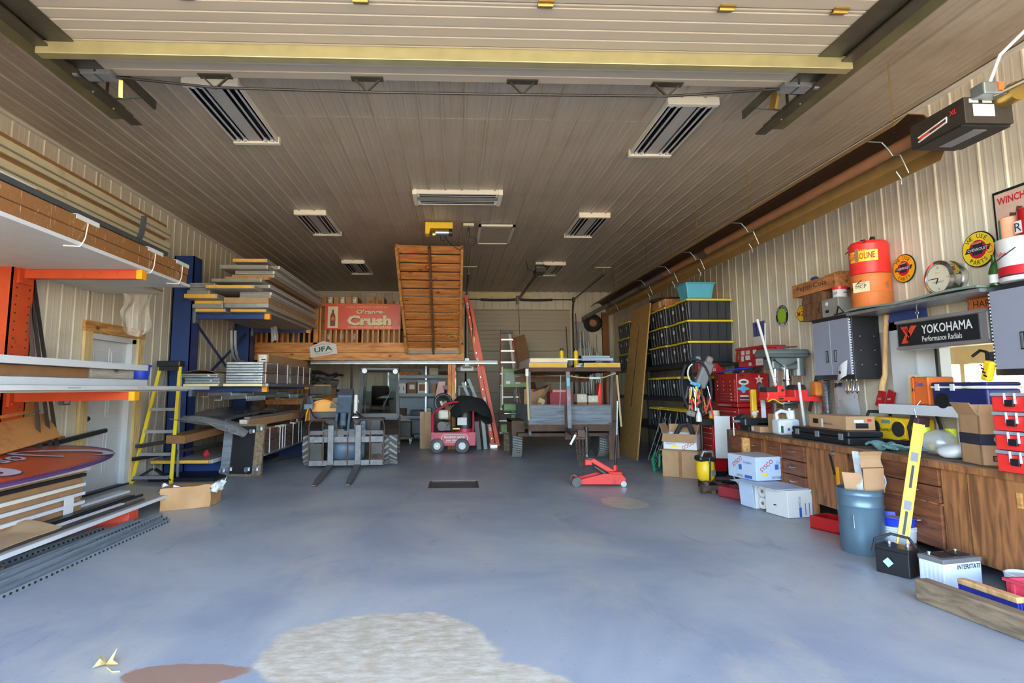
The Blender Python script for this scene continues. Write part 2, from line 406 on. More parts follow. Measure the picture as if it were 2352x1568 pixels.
def floor_material():
    m=bpy.data.materials.new('concrete_floor');m.use_nodes=True;nt=m.node_tree;n=nt.nodes;L=nt.links;b=n['Principled BSDF']
    tc=n.new('ShaderNodeTexCoord')
    def noise(scale,det=6,rough=0.55,st=None,dist=0.0):
        q=n.new('ShaderNodeTexNoise');q.inputs['Scale'].default_value=scale;q.inputs['Detail'].default_value=det;q.inputs['Roughness'].default_value=rough;q.inputs['Distortion'].default_value=dist
        if st:
            mp=n.new('ShaderNodeMapping');mp.inputs['Scale'].default_value=st;L.new(tc.outputs['Object'],mp.inputs[0]);L.new(mp.outputs[0],q.inputs[0])
        else:L.new(tc.outputs['Object'],q.inputs[0])
        return q.outputs['Fac']
    def ramp(f,a,bb):
        r=n.new('ShaderNodeMapRange');r.inputs[1].default_value=a;r.inputs[2].default_value=bb;L.new(f,r.inputs[0]);return r.outputs[0]
    def mix(f,a,bb):
        mm=n.new('ShaderNodeMix');mm.data_type='RGBA';L.new(f,mm.inputs[0])
        for k,c in((6,a),(7,bb)):
            if isinstance(c,tuple):mm.inputs[k].default_value=lin(c)+[1]
            else:L.new(c,mm.inputs[k])
        return mm.outputs[2]
    c=mix(ramp(noise(0.55,5,0.6,dist=0.6),0.38,0.62),(140,148,160),(170,174,176))
    c=mix(ramp(noise(1.3,6,0.65,(1,0.45,1)),0.52,0.75),c,(182,178,166))
    c=mix(ramp(noise(2.6,7,0.7,(1,0.5,1),0.8),0.58,0.78),c,(120,126,138))
    c=mix(ramp(noise(45,4,0.7),0.60,0.74),c,(112,116,124))
    # worn patches where the top coat has broken away: their own outlines
    def patch(cx,cy,rx,ry,edge):
        mp=n.new('ShaderNodeMapping');mp.vector_type='POINT';mp.inputs['Location'].default_value=(-cx/rx,-cy/ry,0);mp.inputs['Scale'].default_value=(1/rx,1/ry,0);L.new(tc.outputs['Object'],mp.inputs[0])
        ln=n.new('ShaderNodeVectorMath');ln.operation='LENGTH';L.new(mp.outputs[0],ln.inputs[0])
        ad=n.new('ShaderNodeMath');ad.operation='MULTIPLY_ADD';L.new(noise(2.4,6,0.6),ad.inputs[0]);ad.inputs[1].default_value=edge;L.new(ln.outputs['Value'],ad.inputs[2])
        r=n.new('ShaderNodeMapRange');r.inputs[1].default_value=1.0+edge/2+0.03;r.inputs[2].default_value=1.0+edge/2-0.03;L.new(ad.outputs[0],r.inputs[0]);return r.outputs[0]
    raw=mix(ramp(noise(9,7,0.7,(1,2.2,1)),0.4,0.65),(176,164,142),(206,200,186))
    hts=None
    for a in PATCHES:
        p=patch(*a[:5]);c=mix(p,c,raw if a[5]==0 else a[5])
        if a[5]==0 and hts is None:hts=p
    L.new(c,b.inputs['Base Color'])
    rg=n.new('ShaderNodeMapRange');rg.inputs[3].default_value=0.26;rg.inputs[4].default_value=0.50;L.new(noise(1.5),rg.inputs[0]);L.new(rg.outputs[0],b.inputs['Roughness'])
    bp=n.new('ShaderNodeBump');bp.inputs['Strength'].default_value=0.25;bp.inputs['Distance'].default_value=0.004;L.new(noise(30,6,0.7),bp.inputs['Height']);L.new(bp.outputs[0],b.inputs['Normal'])
    return m
PATCHES=[(-0.37,3.15,0.62,0.50,0.55,0),(0.05,2.72,0.50,0.32,0.5,0),(2.02,6.90,0.26,0.36,0.9,0),(-1.30,2.95,0.30,0.12,1.2,(150,120,104)),(-3.6,7.6,0.25,0.2,0.8,0)]
_FL=MB()
DRX0,DRX1,DRY0,DRY1=-0.36,0.35,8.02,8.66        # sump let into the slab
for(x0,y0,x1,y1)in((XL-.1,YF,DRX0,YB+.1),(DRX1,YF,XR+.1,YB+.1),(DRX0,YF,DRX1,DRY0),(DRX0,DRY1,DRX1,YB+.1)):
    _FL.box(x0,y0,-0.12,x1,y1,0.0)
floor=_FL.mk('floor',floor_material(),kind='structure',label='blotchy grey concrete slab with worn patches')
floor.location=(0,0,0)
for v in floor.data.vertices:v.co=v.co+OFF[floor.name]
OFF[floor.name]=V(0,0,0)
t=thing('floor_drain','sunken rusty steel drain cover in the concrete floor','drain',(0,8.34,-0.03))
MB().box(DRX0,DRY0,-0.06,DRX1,DRY1,-0.018).mk('cover',mat('drain_plate',(88,84,78),0.7,var=0.3,c2=(60,54,50),c2s=5),t)
_b=MB()
for(a,b_,c_,d)in((DRX0,DRY0,DRX1,DRY0+.03),(DRX0,DRY1-.03,DRX1,DRY1),(DRX0,DRY0,DRX0+.03,DRY1),(DRX1-.03,DRY0,DRX1,DRY1)):_b.box(a,b_,-0.02,c_,d,-0.003)
_b.mk('frame','rusty',t)
_b=MB();_b.bar((-4.05,9.05,0.001),(-3.02,12.2,0.001),0.02,0.003);_b.mk('floor_joint',mat('joint',(74,76,82),0.8),floor)

def panel_profile(w,n=4,rib=0.02,low=0.005):
    """one roofing-sheet width: n tall ribs and two low ones between each"""
    p=w/n;pr=[]
    for i in range(n):
        o=i*p
        pr+=[(o,rib),(o+.008,rib),(o+.020,0),(o+p*.36,0),(o+p*.36+.008,low),(o+p*.36+.022,low),(o+p*.36+.030,0),(o+p*.68,0),(o+p*.68+.008,low),(o+p*.68+.022,low),(o+p*.68+.030,0),(o+p-.020,0),(o+p-.008,rib)]
    pr+=[(w,rib)]
    return pr
PW=0.96
# ceiling: sheets run along Y, ribs hang down
ceil=thing('ceiling','ribbed grey steel ceiling',None,(0,8,ZC),kind='structure'); 
def ceiling_sheet(y0,y1):
    pr=[(x,ZC-h)for x,h in panel_profile(PW)]
    return MB().strip(pr,'Y',y0,y1,0.02)
X0C=0.1078-4.0*0.24-4*PW
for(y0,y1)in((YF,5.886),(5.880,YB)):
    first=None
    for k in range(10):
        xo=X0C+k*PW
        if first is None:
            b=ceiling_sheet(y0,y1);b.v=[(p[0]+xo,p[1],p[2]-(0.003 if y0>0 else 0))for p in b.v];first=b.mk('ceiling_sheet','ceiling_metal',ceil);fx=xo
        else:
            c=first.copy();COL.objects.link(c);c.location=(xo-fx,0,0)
MB().box(XL-.1,YF,ZC+.03,XR+.1,YB+.1,ZC+.1).mk('deck','dark_metal',ceil)
_b=MB()
for j,yy in enumerate([5.886+1.2815*i for i in range(-2,9)]):
    for k in range(-20,20):
        x=0.1078+k*0.24
        if XL+.1<x<XR-.1:_b.rbox((x+.004,yy,ZC-.019),(.012,.012,.006))
_b.mk('screws','aluminium',ceil,kind='stuff')
# walls: sheets stand up, ribs face the room
def wall_sheets(wall,axis,at,sgn,u0,u1,z0,z1,m='wall_metal',holes=()):
    """axis 'X': wall plane x=at, ribs toward sgn; sheets laid along Y from u0"""
    u=u0;cache={}
    while u<u1-0.01:
        w=min(PW,u1-u);spans=[(z0,z1)]
        for(a,b,c,d)in holes:
            if u<b-.001 and u+w>a+.001:spans=[(z0,c),(d,z1)]
        for(za,zb)in spans:
            if zb-za<.02:continue
            key=(round(w,3),round(za,3),round(zb,3))
            if key in cache:
                o0,ub=cache[key];c=o0.copy();COL.objects.link(c);c.location=(0,u-ub,0)if axis=='X' else(u-ub,0,0)
            else:
                pr=panel_profile(PW,4,0.010,0.0015);n=int(round(w/PW*len(pr)));pr=[q for q in pr if q[0]<=w+.001]
                b=MB().strip([(q[0],q[1])for q in pr],'Z',za,zb,-0.02)
                if axis=='X':vs=[(at+sgn*p[1],u+p[0],p[2])for p in b.v]
                else:vs=[(u+p[0],at+sgn*p[1],p[2])for p in b.v]
                b.v=vs;cache[key]=(b.mk('wall_sheet',m,wall),u)
        u+=w
WY0,WY1,WZ0,WZ1=4.02,5.70,1.20,1.98           # pass-through window in the right wall
wl=thing('wall_left','ribbed white steel wall behind the racks',None,(XL,8,0),kind='structure')
DY0,DY1,DTZ=7.52,8.60,2.08                                  # man door in the left wall
wall_sheets(wl,'X',XL,1,YF,DY0,0,ZC);wall_sheets(wl,'X',XL,1,DY1,YB,0,ZC);wall_sheets(wl,'X',XL,1,DY0,DY1,DTZ,ZC)
b=MB()
for(y0,y1,z0,z1)in((YF,DY0,0,ZC+.05),(DY1,YB+.1,0,ZC+.05),(DY0,DY1,DTZ,ZC+.05)):b.box(XL-.12,y0,z0,XL-.03,y1,z1)
b.mk('backing','wall_metal',wl)
wr=thing('wall_right','ribbed white steel wall behind the workbench',None,(XR,8,0),kind='structure')
wall_sheets(wr,'X',XR,-1,YF+.06,YB,0,ZC,holes=[(WY0,WY1,WZ0,WZ1)])
b=MB()
for(y0,y1,z0,z1)in((YF,WY0,0,ZC),(WY1,YB+.1,0,ZC),(WY0,WY1,0,WZ0),(WY0,WY1,WZ1,ZC)):b.box(XR+.03,y0,z0,XR+.12,y1,z1+(.05 if z1==ZC else 0))
b.mk('backing','wall_metal',wr)
wb=thing('wall_back','ribbed white steel end wall',None,(0,YB,0),kind='structure')
BDX0,BDX1,BDZ=0.42,3.49,3.70                     # rear overhead door
wall_sheets(wb,'Y',YB,-1,XL,BDX0,0,ZC);wall_sheets(wb,'Y',YB,-1,BDX1,XR,0,ZC);wall_sheets(wb,'Y',YB,-1,BDX0,BDX1,BDZ,ZC)
MB().box(XL-.1,YB+.03,0,XR+.1,YB+.14,ZC+.05).mk('backing','wall_metal',wb)
for nm,x0,x1 in(('trim_left',XL,XL+.05),('trim_right',XR-.05,XR)):
    MB().box(x0,YF,ZC-.05,x1,YB,ZC-.018).mk(nm,'off_white',kind='structure')
MB().box(XL,YB-.05,ZC-.05,BDX0-.2,YB,ZC-.018).mk('trim_back','off_white',kind='structure')

# ---------------------------------------------------------------- front overhead door, rolled up under the ceiling
DZ=3.90
d1=thing('door_1','open overhead door of pale ribbed steel sections under the ceiling',None,(0,2.2,DZ),kind='structure')
_f=None
for k in range(9):
    y1=4.50-k*0.50
    if _f is None:
        pr=[(y1-.495,DZ+.004),(y1-.485,DZ)]
        for i in range(4):
            o=y1-.47+i*.115
            pr+=[(o,DZ),(o+.006,DZ+.006),(o+.016,DZ+.006),(o+.022,DZ)]
        pr+=[(y1-.01,DZ),(y1,DZ+.004)]
        b=MB().strip(pr,'X',-2.92,2.92,0.04);b.v=[(p[0],p[1],p[2])for p in b.v];_f=b.mk('door_section','door_steel',d1)
    else:
        c=_f.copy();COL.objects.link(c);c.location=(0,-0.5*k,0)
for x in(-2.88,2.88):MB().box(x-.09,0.0,DZ-.012,x+.09,4.5,DZ-.002).mk('end_stile','track_dark',d1)
MB().prism([(4.02,DZ),(4.02,DZ-.10),(4.10,DZ-.10),(4.14,DZ-.02),(4.14,DZ)],'X',-3.06,3.06).mk('strut',mat('strut_zinc',(176,168,124),0.35,metal=0.5,var=0.12),d1,bev=.004)
for k in range(1,8):
    y=4.5-.5*k
    for x in(-2.6,-1.75,-.62,.60,1.82,2.6):
        if k in(1,):continue
        b=MB().box(x-.05,y-.035,DZ-.012,x+.05,y+.035,DZ);b.cyl((x-.05,y,DZ-.014),(x+.05,y,DZ-.014),.012);b.mk('hinge','brass' if k==2 else 'track_dark',d1)
for x in(-1.95,-.72,.56,1.78):
    b=MB().box(x-.13,4.43,DZ-.01,x+.13,4.5,DZ)
    b.bar((x-.10,4.47,DZ-.01),(x,4.47,DZ-.11),.02,.012);b.bar((x+.10,4.47,DZ-.01),(x,4.47,DZ-.11),.02,.012);b.mk('truss_bracket','track_dark',d1)
MB().tube([(-2.8,4.47,DZ-.02),(-1.95,4.47,DZ-.10),(-.72,4.47,DZ-.115),(.56,4.47,DZ-.115),(1.78,4.47,DZ-.105),(2.8,4.47,DZ-.02)],.011).mk('truss_rod','dark_metal',d1)
for s in(-1,1):
    x=s*2.86
    for dx in(-.065,.065):
        b=MB().box(x+dx-.055,4.38,DZ-.05,x+dx+.055,4.50,DZ-.012)
        b.mk('bottom_bracket','galvanised',d1)
    b=MB().cyl((s*2.8,4.40,DZ-.03),(s*3.05,4.40,DZ-.03),.012);b.cyl((s*2.99,4.40,DZ-.03),(s*3.03,4.40,DZ-.03),.032);b.mk('roller','zinc',d1)
    b=MB().rbox((s*2.75,4.56,DZ-.08),(.03,.06,.14),(.3,0,.4));b.mk('cable_hook','brass',d1)
    # rails either side: a C section with an outer angle
    b=MB();X=s*3.02
    b.prism([(X-.05,DZ-.05),(X+.05,DZ-.05),(X+.05,DZ-.035),(X-.035,DZ-.035),(X-.035,DZ+.05),(X-.05,DZ+.05)]if s<0 else[(X+.05,DZ-.05),(X-.05,DZ-.05),(X-.05,DZ-.035),(X+.035,DZ-.035),(X+.035,DZ+.05),(X+.05,DZ+.05)],'Y',-.4,5.28)
    tr=thing('door_track',('left' if s<0 else 'right')+' dark steel rail of the open overhead door','door track',(X,2.4,DZ-.1),group='rails of the front overhead door')
    b.mk('rail','track_dark',tr)
    MB().prism([(X+s*.08,DZ-.02),(X+s*.20,DZ-.02),(X+s*.20,DZ-.005),(X+s*.095,DZ-.005),(X+s*.095,DZ+.10),(X+s*.08,DZ+.10)],'Y',-.4,5.22).mk('support_angle',mat('track_olive',(124,120,84),0.4,metal=0.5,var=0.35,vs=2),tr)
    MB().box(X-s*.27,-.4,DZ+.02,X-s*.25,5.1,DZ+.10).mk('inner_rail','track_dark',tr)
    for y in(4.66,4.95):
        b=MB().bar((X-s*.26,y,DZ+.06),(X+s*.1,y,DZ+.03),.02,.008);b.cyl((X+s*.02,y,DZ-.06),(X+s*.02,y,DZ+.02),.008);b.mk('bolt_strap','zinc',tr)
    for y in(1.0,3.4,5.0):MB().bar((X+s*.12,y,DZ+.02),(X+s*.12,y,ZC-.02),.04,.006,(1,0,0)).mk('hanger','track_dark',tr)

# ---------------------------------------------------------------- fluorescent fixtures (unlit), flush under the ceiling
def fixture():
    t=thing('ceiling_light','x','ceiling light',(0,0,0),0.0,'unlit fluorescent ceiling fixtures')
    L,W,z=1.27,.50,0.0
    b=MB().box(-W/2,-L/2,.0,-W/2+.012,L/2,.075);b.box(W/2-.012,-L/2,0,W/2,L/2,.075);b.box(-W/2,-L/2,.062,W/2,L/2,.075);b.mk('housing','off_white',t)
    for s in(-1,1):MB().box(-W/2-.012,s*L/2-.03,-.012,W/2+.012,s*L/2+.03,.075).mk('end_cap',mat('cap_cream',(236,226,204),0.5,var=0.03),t,bev=.005)
    MB().box(-.075,-L/2+.03,.012,.075,L/2-.03,.03).mk('ballast_cover',mat('ballast',(176,172,164),0.4,var=0.04),t)
    for x in(-.19,-.115,.115,.19):
        MB().strip([(x-.036,.008),(x-.03,.045),(x,.058),(x+.03,.045),(x+.036,.008)],'Y',-L/2+.03,L/2-.03,.003).mk('reflector','mirror_dark',t)
        b=MB().cyl((x,-L/2+.05,.022),(x,L/2-.05,.022),.0125,n=12);tb=b.mk('tube',mat('tube_glass',(190,190,188),0.2,var=0.03),t,smooth=1)
        for s in(-1,1):MB().box(x-.014,s*(L/2-.05)-.02,.0,x+.014,s*(L/2-.05)+.02,.045).mk('socket','white_plastic',tb)
    return t
f0=fixture();fz=ZC-.075
for i,(x,y,rz,lab)in enumerate([(-2.29,5.78,0,'nearest unlit ceiling light on the left, behind the truss rod'),(2.39,5.99,0,'nearest unlit ceiling light on the right'),(.045,8.33,pi/2,'crosswise unlit ceiling light in the middle'),
        (-2.36,9.78,0,'second unlit ceiling light on the left'),(2.33,9.78,0,'second unlit ceiling light on the right'),(-2.30,13.42,0,'farthest unlit ceiling light on the left, above the loft'),(2.31,13.48,0,'farthest unlit ceiling light on the right, beside the opener')]):
    if i==0:f0.location=(x,y,fz);f0['label']=lab;f0.rotation_euler=(0,0,rz)
    else:dup(f0,(x,y,fz),lab,rz)
# reflectors seen from below face down
t=thing('attic_hatch','closed ceiling hatch with a white frame','hatch',(.75,10.44,ZC-.05))
MB().box(.47,9.86,ZC-.045,1.04,11.03,ZC-.03).mk('hatch_panel','ceiling_metal',t)
for a in((.43,9.80,1.08,9.87),(.43,11.02,1.08,11.09),(.43,9.80,.475,11.09),(1.035,9.80,1.08,11.09)):MB().box(a[0],a[1],ZC-.055,a[2],a[3],ZC-.02).mk('frame_board','off_white',t)

# yellow electric hoist under the ceiling, with its socket and cord
hx,hy=-.27,9.75
t=thing('electric_hoist','small yellow electric hoist bolted to the ceiling','hoist',(hx,hy,ZC-.3))
MB().prism([(hx-.24,ZC-.03),(hx+.24,ZC-.03),(hx+.24,ZC-.14),(hx-.15,ZC-.14),(hx-.17,ZC-.24),(hx-.24,ZC-.24)],'Y',hy-.10,hy+.10).mk('frame','yellow',t,bev=.008)
b=MB().cyl((hx-.06,hy-.03,ZC-.2),(hx+.17,hy-.03,ZC-.2),.06,n=18);b.mk('motor','chrome',t,smooth=1)
MB().cyl((hx+.17,hy-.03,ZC-.2),(hx+.23,hy-.03,ZC-.2),.065,n=18).mk('motor_cap','black_plastic',t,smooth=1)
b=MB().cyl((hx-.11,hy-.02,ZC-.23),(hx-.06,hy-.02,ZC-.23),.07,n=18);b.mk('drum','brass',t,smooth=1)
MB().tube([(hx+.02,hy,ZC-.26),(hx+.03,hy,ZC-.33),(hx+.10,hy,ZC-.33),(hx+.11,hy,ZC-.27)],.008).mk('hook','black',t)
MB().tube([(hx+.1,hy,ZC-.25),(hx+.2,hy+.1,ZC-.38),(hx+.36,hy+.15,ZC-.46),(.16,9.95,ZC-.40),(.24,9.9,ZC-.12),(.24,9.8,ZC-.04)],.007).mk('cord','black',t)
t=thing('ceiling_socket','grey ceiling outlet box beside the hoist','outlet',(.24,9.78,ZC-.08))
MB().box(.15,9.72,ZC-.07,.34,9.84,ZC-.02).mk('box','beige_box',t,bev=.005)
b=MB().tube([(.25,9.78,ZC-.07),(.27,9.78,ZC-.2)]+arc((.31,9.78,ZC-.33),.08,pi*.8,-pi*1.1,14),.006);b.mk('plug_cord','black',t)

# tube heater along the right wall
hx,hz=3.86,3.44
t=thing('tube_heater','long radiant tube heater with reflector hood hanging along the right wall','heater',(hx,9,hz-.2))
MB().cyl((hx,4.33,hz),(hx,10.2,hz),.052,n=20).mk('hot_tube','copper_tube',t,smooth=1)
MB().cyl((hx,10.1,hz),(hx,16.55,hz),.055,n=20).mk('far_tube','heater_tube',t,smooth=1)
for y in(8.35,11.3,13.6):MB().cyl((hx,y,hz),(hx,y+.28,hz),.061,n=20).mk('coupling',mat('collar',(96,74,66),0.5,metal=0.4),t,smooth=1)
pr=[(-.235,-.10),(-.20,.06),(-.09,.14),(.09,.14),(.20,.06),(.235,-.10)];_a=-radians(38)
pr=[(hx+u*cos(_a)-v*sin(_a),hz+u*sin(_a)+v*cos(_a))for u,v in pr]         # the hood leans open toward the room
MB().strip(pr,'Y',4.345,14.9,.004).mk('reflector_hood','hood_metal',t)
MB().strip([(u-.002,v-.004)for u,v in pr[:4]],'Y',4.35,14.89,-.002).mk('hood_shaded_face','hood_shaded',t)  # upper wing's shade painted as a darker face; lower wing stays tan
for y in(4.65,7.11,8.72,9.8,11.1,13.5):
    b=MB().tube([(pr[0][0],y,pr[0][1]),(hx-.12,y,hz+.06),(hx-.065,y,hz),(hx-.03,y,hz-.06),(hx+.04,y,hz-.05),(pr[5][0]-.02,y,pr[5][1]+.01)],.006,6);b.mk('wire_bracket','zinc',t)
    b=MB();zz=ZC-.02;i=0
    while zz>hz+.16:
        b.tube([(hx-.007*(1-i%2),y-.007*(i%2),zz),(hx-.007*(1-i%2),y-.007*(i%2),zz-.03),(hx+.007*(1-i%2),y+.007*(i%2),zz-.03),(hx+.007*(1-i%2),y+.007*(i%2),zz)],.0022,4,True);zz-=.026;i+=1
    b.mk('chain','brass',t)
for y in(4.75,7.3,8.9,10.0,11.3):MB().tube([(pr[5][0]-.05,y,pr[5][1]+.06),(pr[5][0]-.01,y,pr[5][1]-.005),(pr[5][0]-.01,y,pr[5][1]-.06)],.007,6).mk('hood_clip','zinc',t)
MB().tube([(hx,16.55,hz),(hx,16.75,hz-.02),(hx+.02,16.82,hz-.1)],.055,14).mk('elbow','heater_tube',t,smooth=1)
t=thing('heater_burner','black burner box at the near end of the tube heater','heater',(hx,4.0,3.22))
MB().box(hx-.19,3.77,3.255,hx+.17,4.26,3.45).mk('box','heater_black',t,bev=.006)
MB().box(hx-.197,3.80,3.242,hx+.17,4.2,3.255).mk('base_flange','black',t)
MB().box(hx-.06,3.85,3.238,hx+.04,4.15,3.242).mk('view_strip','grey_plastic',t)
xx=hx-.195
b=MB().tube([(xx,4.18,3.29),(xx,3.92,3.33)]+[(xx,3.915,3.365)]+[(xx,4.18,3.325)],.006,6);b.mk('logo_outline','white_print',t)
rect(t,mat('logo_red',(226,70,40),.5),(xx-.001,4.12,3.315),.10,.022,'R','logo_block')
text(t,'SCHWANK','red_bright',(xx-.002,4.0,3.335),'R',h=.02,name='logo_band')
text(t,'XL','red_bright',(xx-.002,3.86,3.375),'R',h=.035,bold=.02,shear=.2)
for(a,b_,w,h)in((hx-.12,3.42,.07,.03),(hx-.02,3.42,.07,.03),(hx-.05,3.35,.16,.09)):rect(t,'white_print',(a,3.767,b_),w,h,'F','warning_label')
MB().box(hx-.14,3.66,3.42,hx+.03,3.77,3.51).mk('gas_valve','zinc',t,bev=.01)
MB().box(hx-.04,3.65,3.44,hx+.0,3.66,3.50).mk('valve_label','tool_orange',t)
b=MB().cyl((hx+.10,3.65,3.44),(hx+.10,3.77,3.44),.07,n=20);b.mk('blower','brass',t,smooth=1)
MB().tube([(hx-.06,3.70,3.51),(hx-.04,3.62,3.68),(hx+.12,3.35,3.92),(hx+.45,3.1,4.0),(hx+.9,2.9,4.02)],.012,8).mk('gas_hose','white_plastic',t,smooth=1)
MB().tube([(hx-.04,3.70,3.42),(hx+.25,3.45,3.55),(hx+.9,2.85,3.78)],.018,8).mk('gas_pipe','track_dark',t,smooth=1)

# chain opener for the rear door, with its rails
t=thing('door_opener','dark chain opener and long rail of the rear door','door opener',(1.95,15,4.0))
MB().bar((1.95,12.75,4.02),(1.95,16.85,4.06),.05,.07).mk('rail','track_dark',t)
b=MB().box(1.84,12.55,3.97,2.06,13.0,4.06);b.mk('chassis','dark_metal',t)
b=MB().cyl((1.86,12.7,4.10),(2.05,12.7,4.10),.07);b.box(1.88,12.8,4.06,2.03,12.95,4.2);b.mk('motor','dark_steel',t)
MB().bar((1.95,12.8,4.1),(1.95,12.8,ZC-.02),.16,.03).mk('hanger','off_white',t)
MB().tube([(1.62,12.6,ZC-.02),(1.66,12.62,4.05),(1.80,12.7,4.0)],.006).mk('cord','black',t)

# rear overhead door, closed
d2=thing('door_2','closed rear overhead door of pale ribbed sections',None,((BDX0+BDX1)/2,YB,0),kind='structure')
_f=None
for k in range(6):
    z0=k*.617
    if _f is None:
        pr=[(YB+.02,z0+.004)]
        for i in range(5):
            o=z0+.02+i*.118
            pr+=[(YB+.005,o),(YB+.005,o+.10),(YB+.012,o+.106),(YB+.012,o+.112)]
        pr+=[(YB+.02,z0+.613)]
        _f=MB().strip(pr,'X',BDX0,BDX1,.04).mk('door_section','door_steel',d2)
    else:
        c=_f.copy();COL.objects.link(c);c.location=(0,0,z0)
MB().box(BDX0,YB-.012,BDZ-.03,BDX1,YB+.004,BDZ+.01).mk('top_seal','black',d2)
for x in(1.90,1.97):MB().box(x-.02,YB-.012,3.09,x+.02,YB,BDZ-.03).mk('centre_stile','off_white',d2)
for s,x in((-1,BDX0-.08),(1,BDX1+.08)):
    b=MB().tube([(x,YB-.05,0),(x,YB-.05,3.55)]+[(x,YB-.05-.35+.35*cos(a),3.62+.38*sin(a))for a in(0,.4,.8,1.2,1.5)]+[(x,13.2,4.05)],.028,6)
    b.mk('track','track_dark',d2)
    MB().bar((x,13.3,4.05),(x,13.3,ZC-.02),.04,.006,(1,0,0)).mk('track_hanger','off_white',d2)
    MB().bar((x-.2,13.3,ZC-.03),(x+.2,13.3,ZC-.03),.04,.02).mk('track_hanger','off_white',d2)
MB().cyl((BDX0-.15,YB-.1,4.01),(BDX1+.15,YB-.1,4.01),.015).mk('torsion_shaft','dark_metal',d2)
for a,b_ in((.78,1.83),(1.98,2.95)):MB().tube([(a+(b_-a)*i/10,YB-.1,4.01-.02*sin(pi*i/10))for i in range(11)],.038,12).mk('torsion_spring','black',d2,smooth=1)
b=MB().box(1.86,YB-.12,3.88,1.94,YB-.02,4.12);b.mk('spring_plate','track_dark',d2)
for x in(BDX0-.1,BDX1+.1):MB().cyl((x-.03,YB-.1,4.01),(x+.03,YB-.1,4.01),.075).mk('cable_drum','dark_metal',d2)
MB().tube([(1.91,YB-.08,3.9),(1.95,YB-.06,3.4),(1.96,YB-.05,2.95)],.006).mk('release_cord','black',d2)
MB().sheet(lambda u,v:(.45+1.9*u,YB-.03-.01*sin(9*u),4.22-.16*v*(1-.4*u)+.015*sin(23*u)),14,3).mk('torn_liner','foam_cream',d2)

# ================================================================ left wall: man door, orange rack and what lies on it
d3=thing('door_3','white six-panel side door in a rough timber frame',None,(XL,8.05,0),kind='structure')
MB().box(XL-.11,DY0+.06,.01,XL-.07,DY1-.10,DTZ-.06).mk('door_leaf','white_paint',d3)
for(y0,y1)in((7.68,8.00),(8.08,8.40)):
    for(z0,z1)in((.22,.82),(.98,1.56),(1.66,1.92)):
        b=MB().box(XL-.072,y0,z0,XL-.064,y1,z1);b.box(XL-.066,y0+.05,z0+.05,XL-.056,y1-.05,z1-.05);b.mk('raised_panel','white_paint',d3,bev=.004)
b=MB().cyl((XL-.07,7.63,.98),(XL-.03,7.63,.98),.014);b.ball((XL-.015,7.63,.98),.032);b.mk('knob','black',d3,smooth=1)
MB().box(XL-.12,DY0,0,XL+.012,DY0+.06,DTZ).mk('jamb','white_paint',d3);MB().box(XL-.12,DY1-.10,0,XL+.012,DY1,DTZ).mk('jamb','white_paint',d3)
MB().box(XL-.12,DY0,DTZ-.06,XL+.012,DY1,DTZ).mk('head_jamb','white_paint',d3)
MB().box(XL-.12,DY0,0,XL+.03,DY1,.02).mk('sill','dark_metal',d3)
for(y0,y1)in((DY0-.15,DY0),(DY1,DY1+.15)):MB().box(XL+.012,y0,0,XL+.05,y1,DTZ+.02).mk('side_timber','pine_pale_z',d3)
MB().box(XL+.012,DY0-.16,DTZ+.02,XL+.05,DY1+.16,DTZ+.16).mk('head_timber','pine_y',d3)
t=thing('light_switch','grey switch box on the wall beside the side door','switch',(XL,7.1,1.16))
MB().box(XL+.01,7.02,1.17,XL+.06,7.16,1.27).mk('box','grey_plastic',t,bev=.004);MB().box(XL+.06,7.05,1.19,XL+.066,7.13,1.25).mk('plate','white_plastic',t)

# orange cantilever rack
t=thing('cantilever_rack','orange steel cantilever rack with yellow arm tips by the left wall','storage rack',(-4.3,6.1,0))
b=MB().box(-4.69,5.93,0,-4.54,5.945,2.98);b.box(-4.69,6.235,0,-4.54,6.25,2.98);b.box(-4.625,5.945,0,-4.60,6.235,2.98);b.box(-4.555,5.93,0,-4.54,6.25,2.98);b.box(-4.69,5.93,0,-4.675,6.25,2.98)
b.mk('column','orange_rack',t)
b=MB()
for i in range(30):
    z=.3+i*.088
    for y in(6.0,6.18):b.cyl((-4.5395,y,z),(-4.535,y,z),.009,n=6)
b.mk('bolt_holes','black',t,kind='stuff')
MB().box(-4.54,6.0,.02,-3.26,6.18,.17).mk('base_beam','orange_base',t,bev=.004);MB().box(-4.54,6.0,0,-3.26,6.18,.02).mk('base_foot','orange_base',t)
for z in(2.56,1.28):
    a=MB().prism([(-4.52,z-.05),(-4.52,z+.07),(-3.36,z+.05),(-3.36,z-.03)]if z<2 else[(-4.52,z-.04),(-4.52,z+.055),(-3.36,z+.055),(-3.36,z-.04)],'Y',6.05,6.13).mk('arm','orange_rack',t,bev=.003)
    MB().box(-3.36,6.045,z-.042 if z>2 else z-.035,-3.30,6.135,z+.056).mk('yellow_tip','rack_tip',a)
    b=MB().box(-4.54,5.99,z-.10,-4.51,6.19,z+.10)
    for zz in(z-.07,z+.07):
        for y in(6.02,6.16):b.cyl((-4.51,y,zz),(-4.495,y,zz),.012,n=6)
    b.mk('bracket','orange_rack',a)

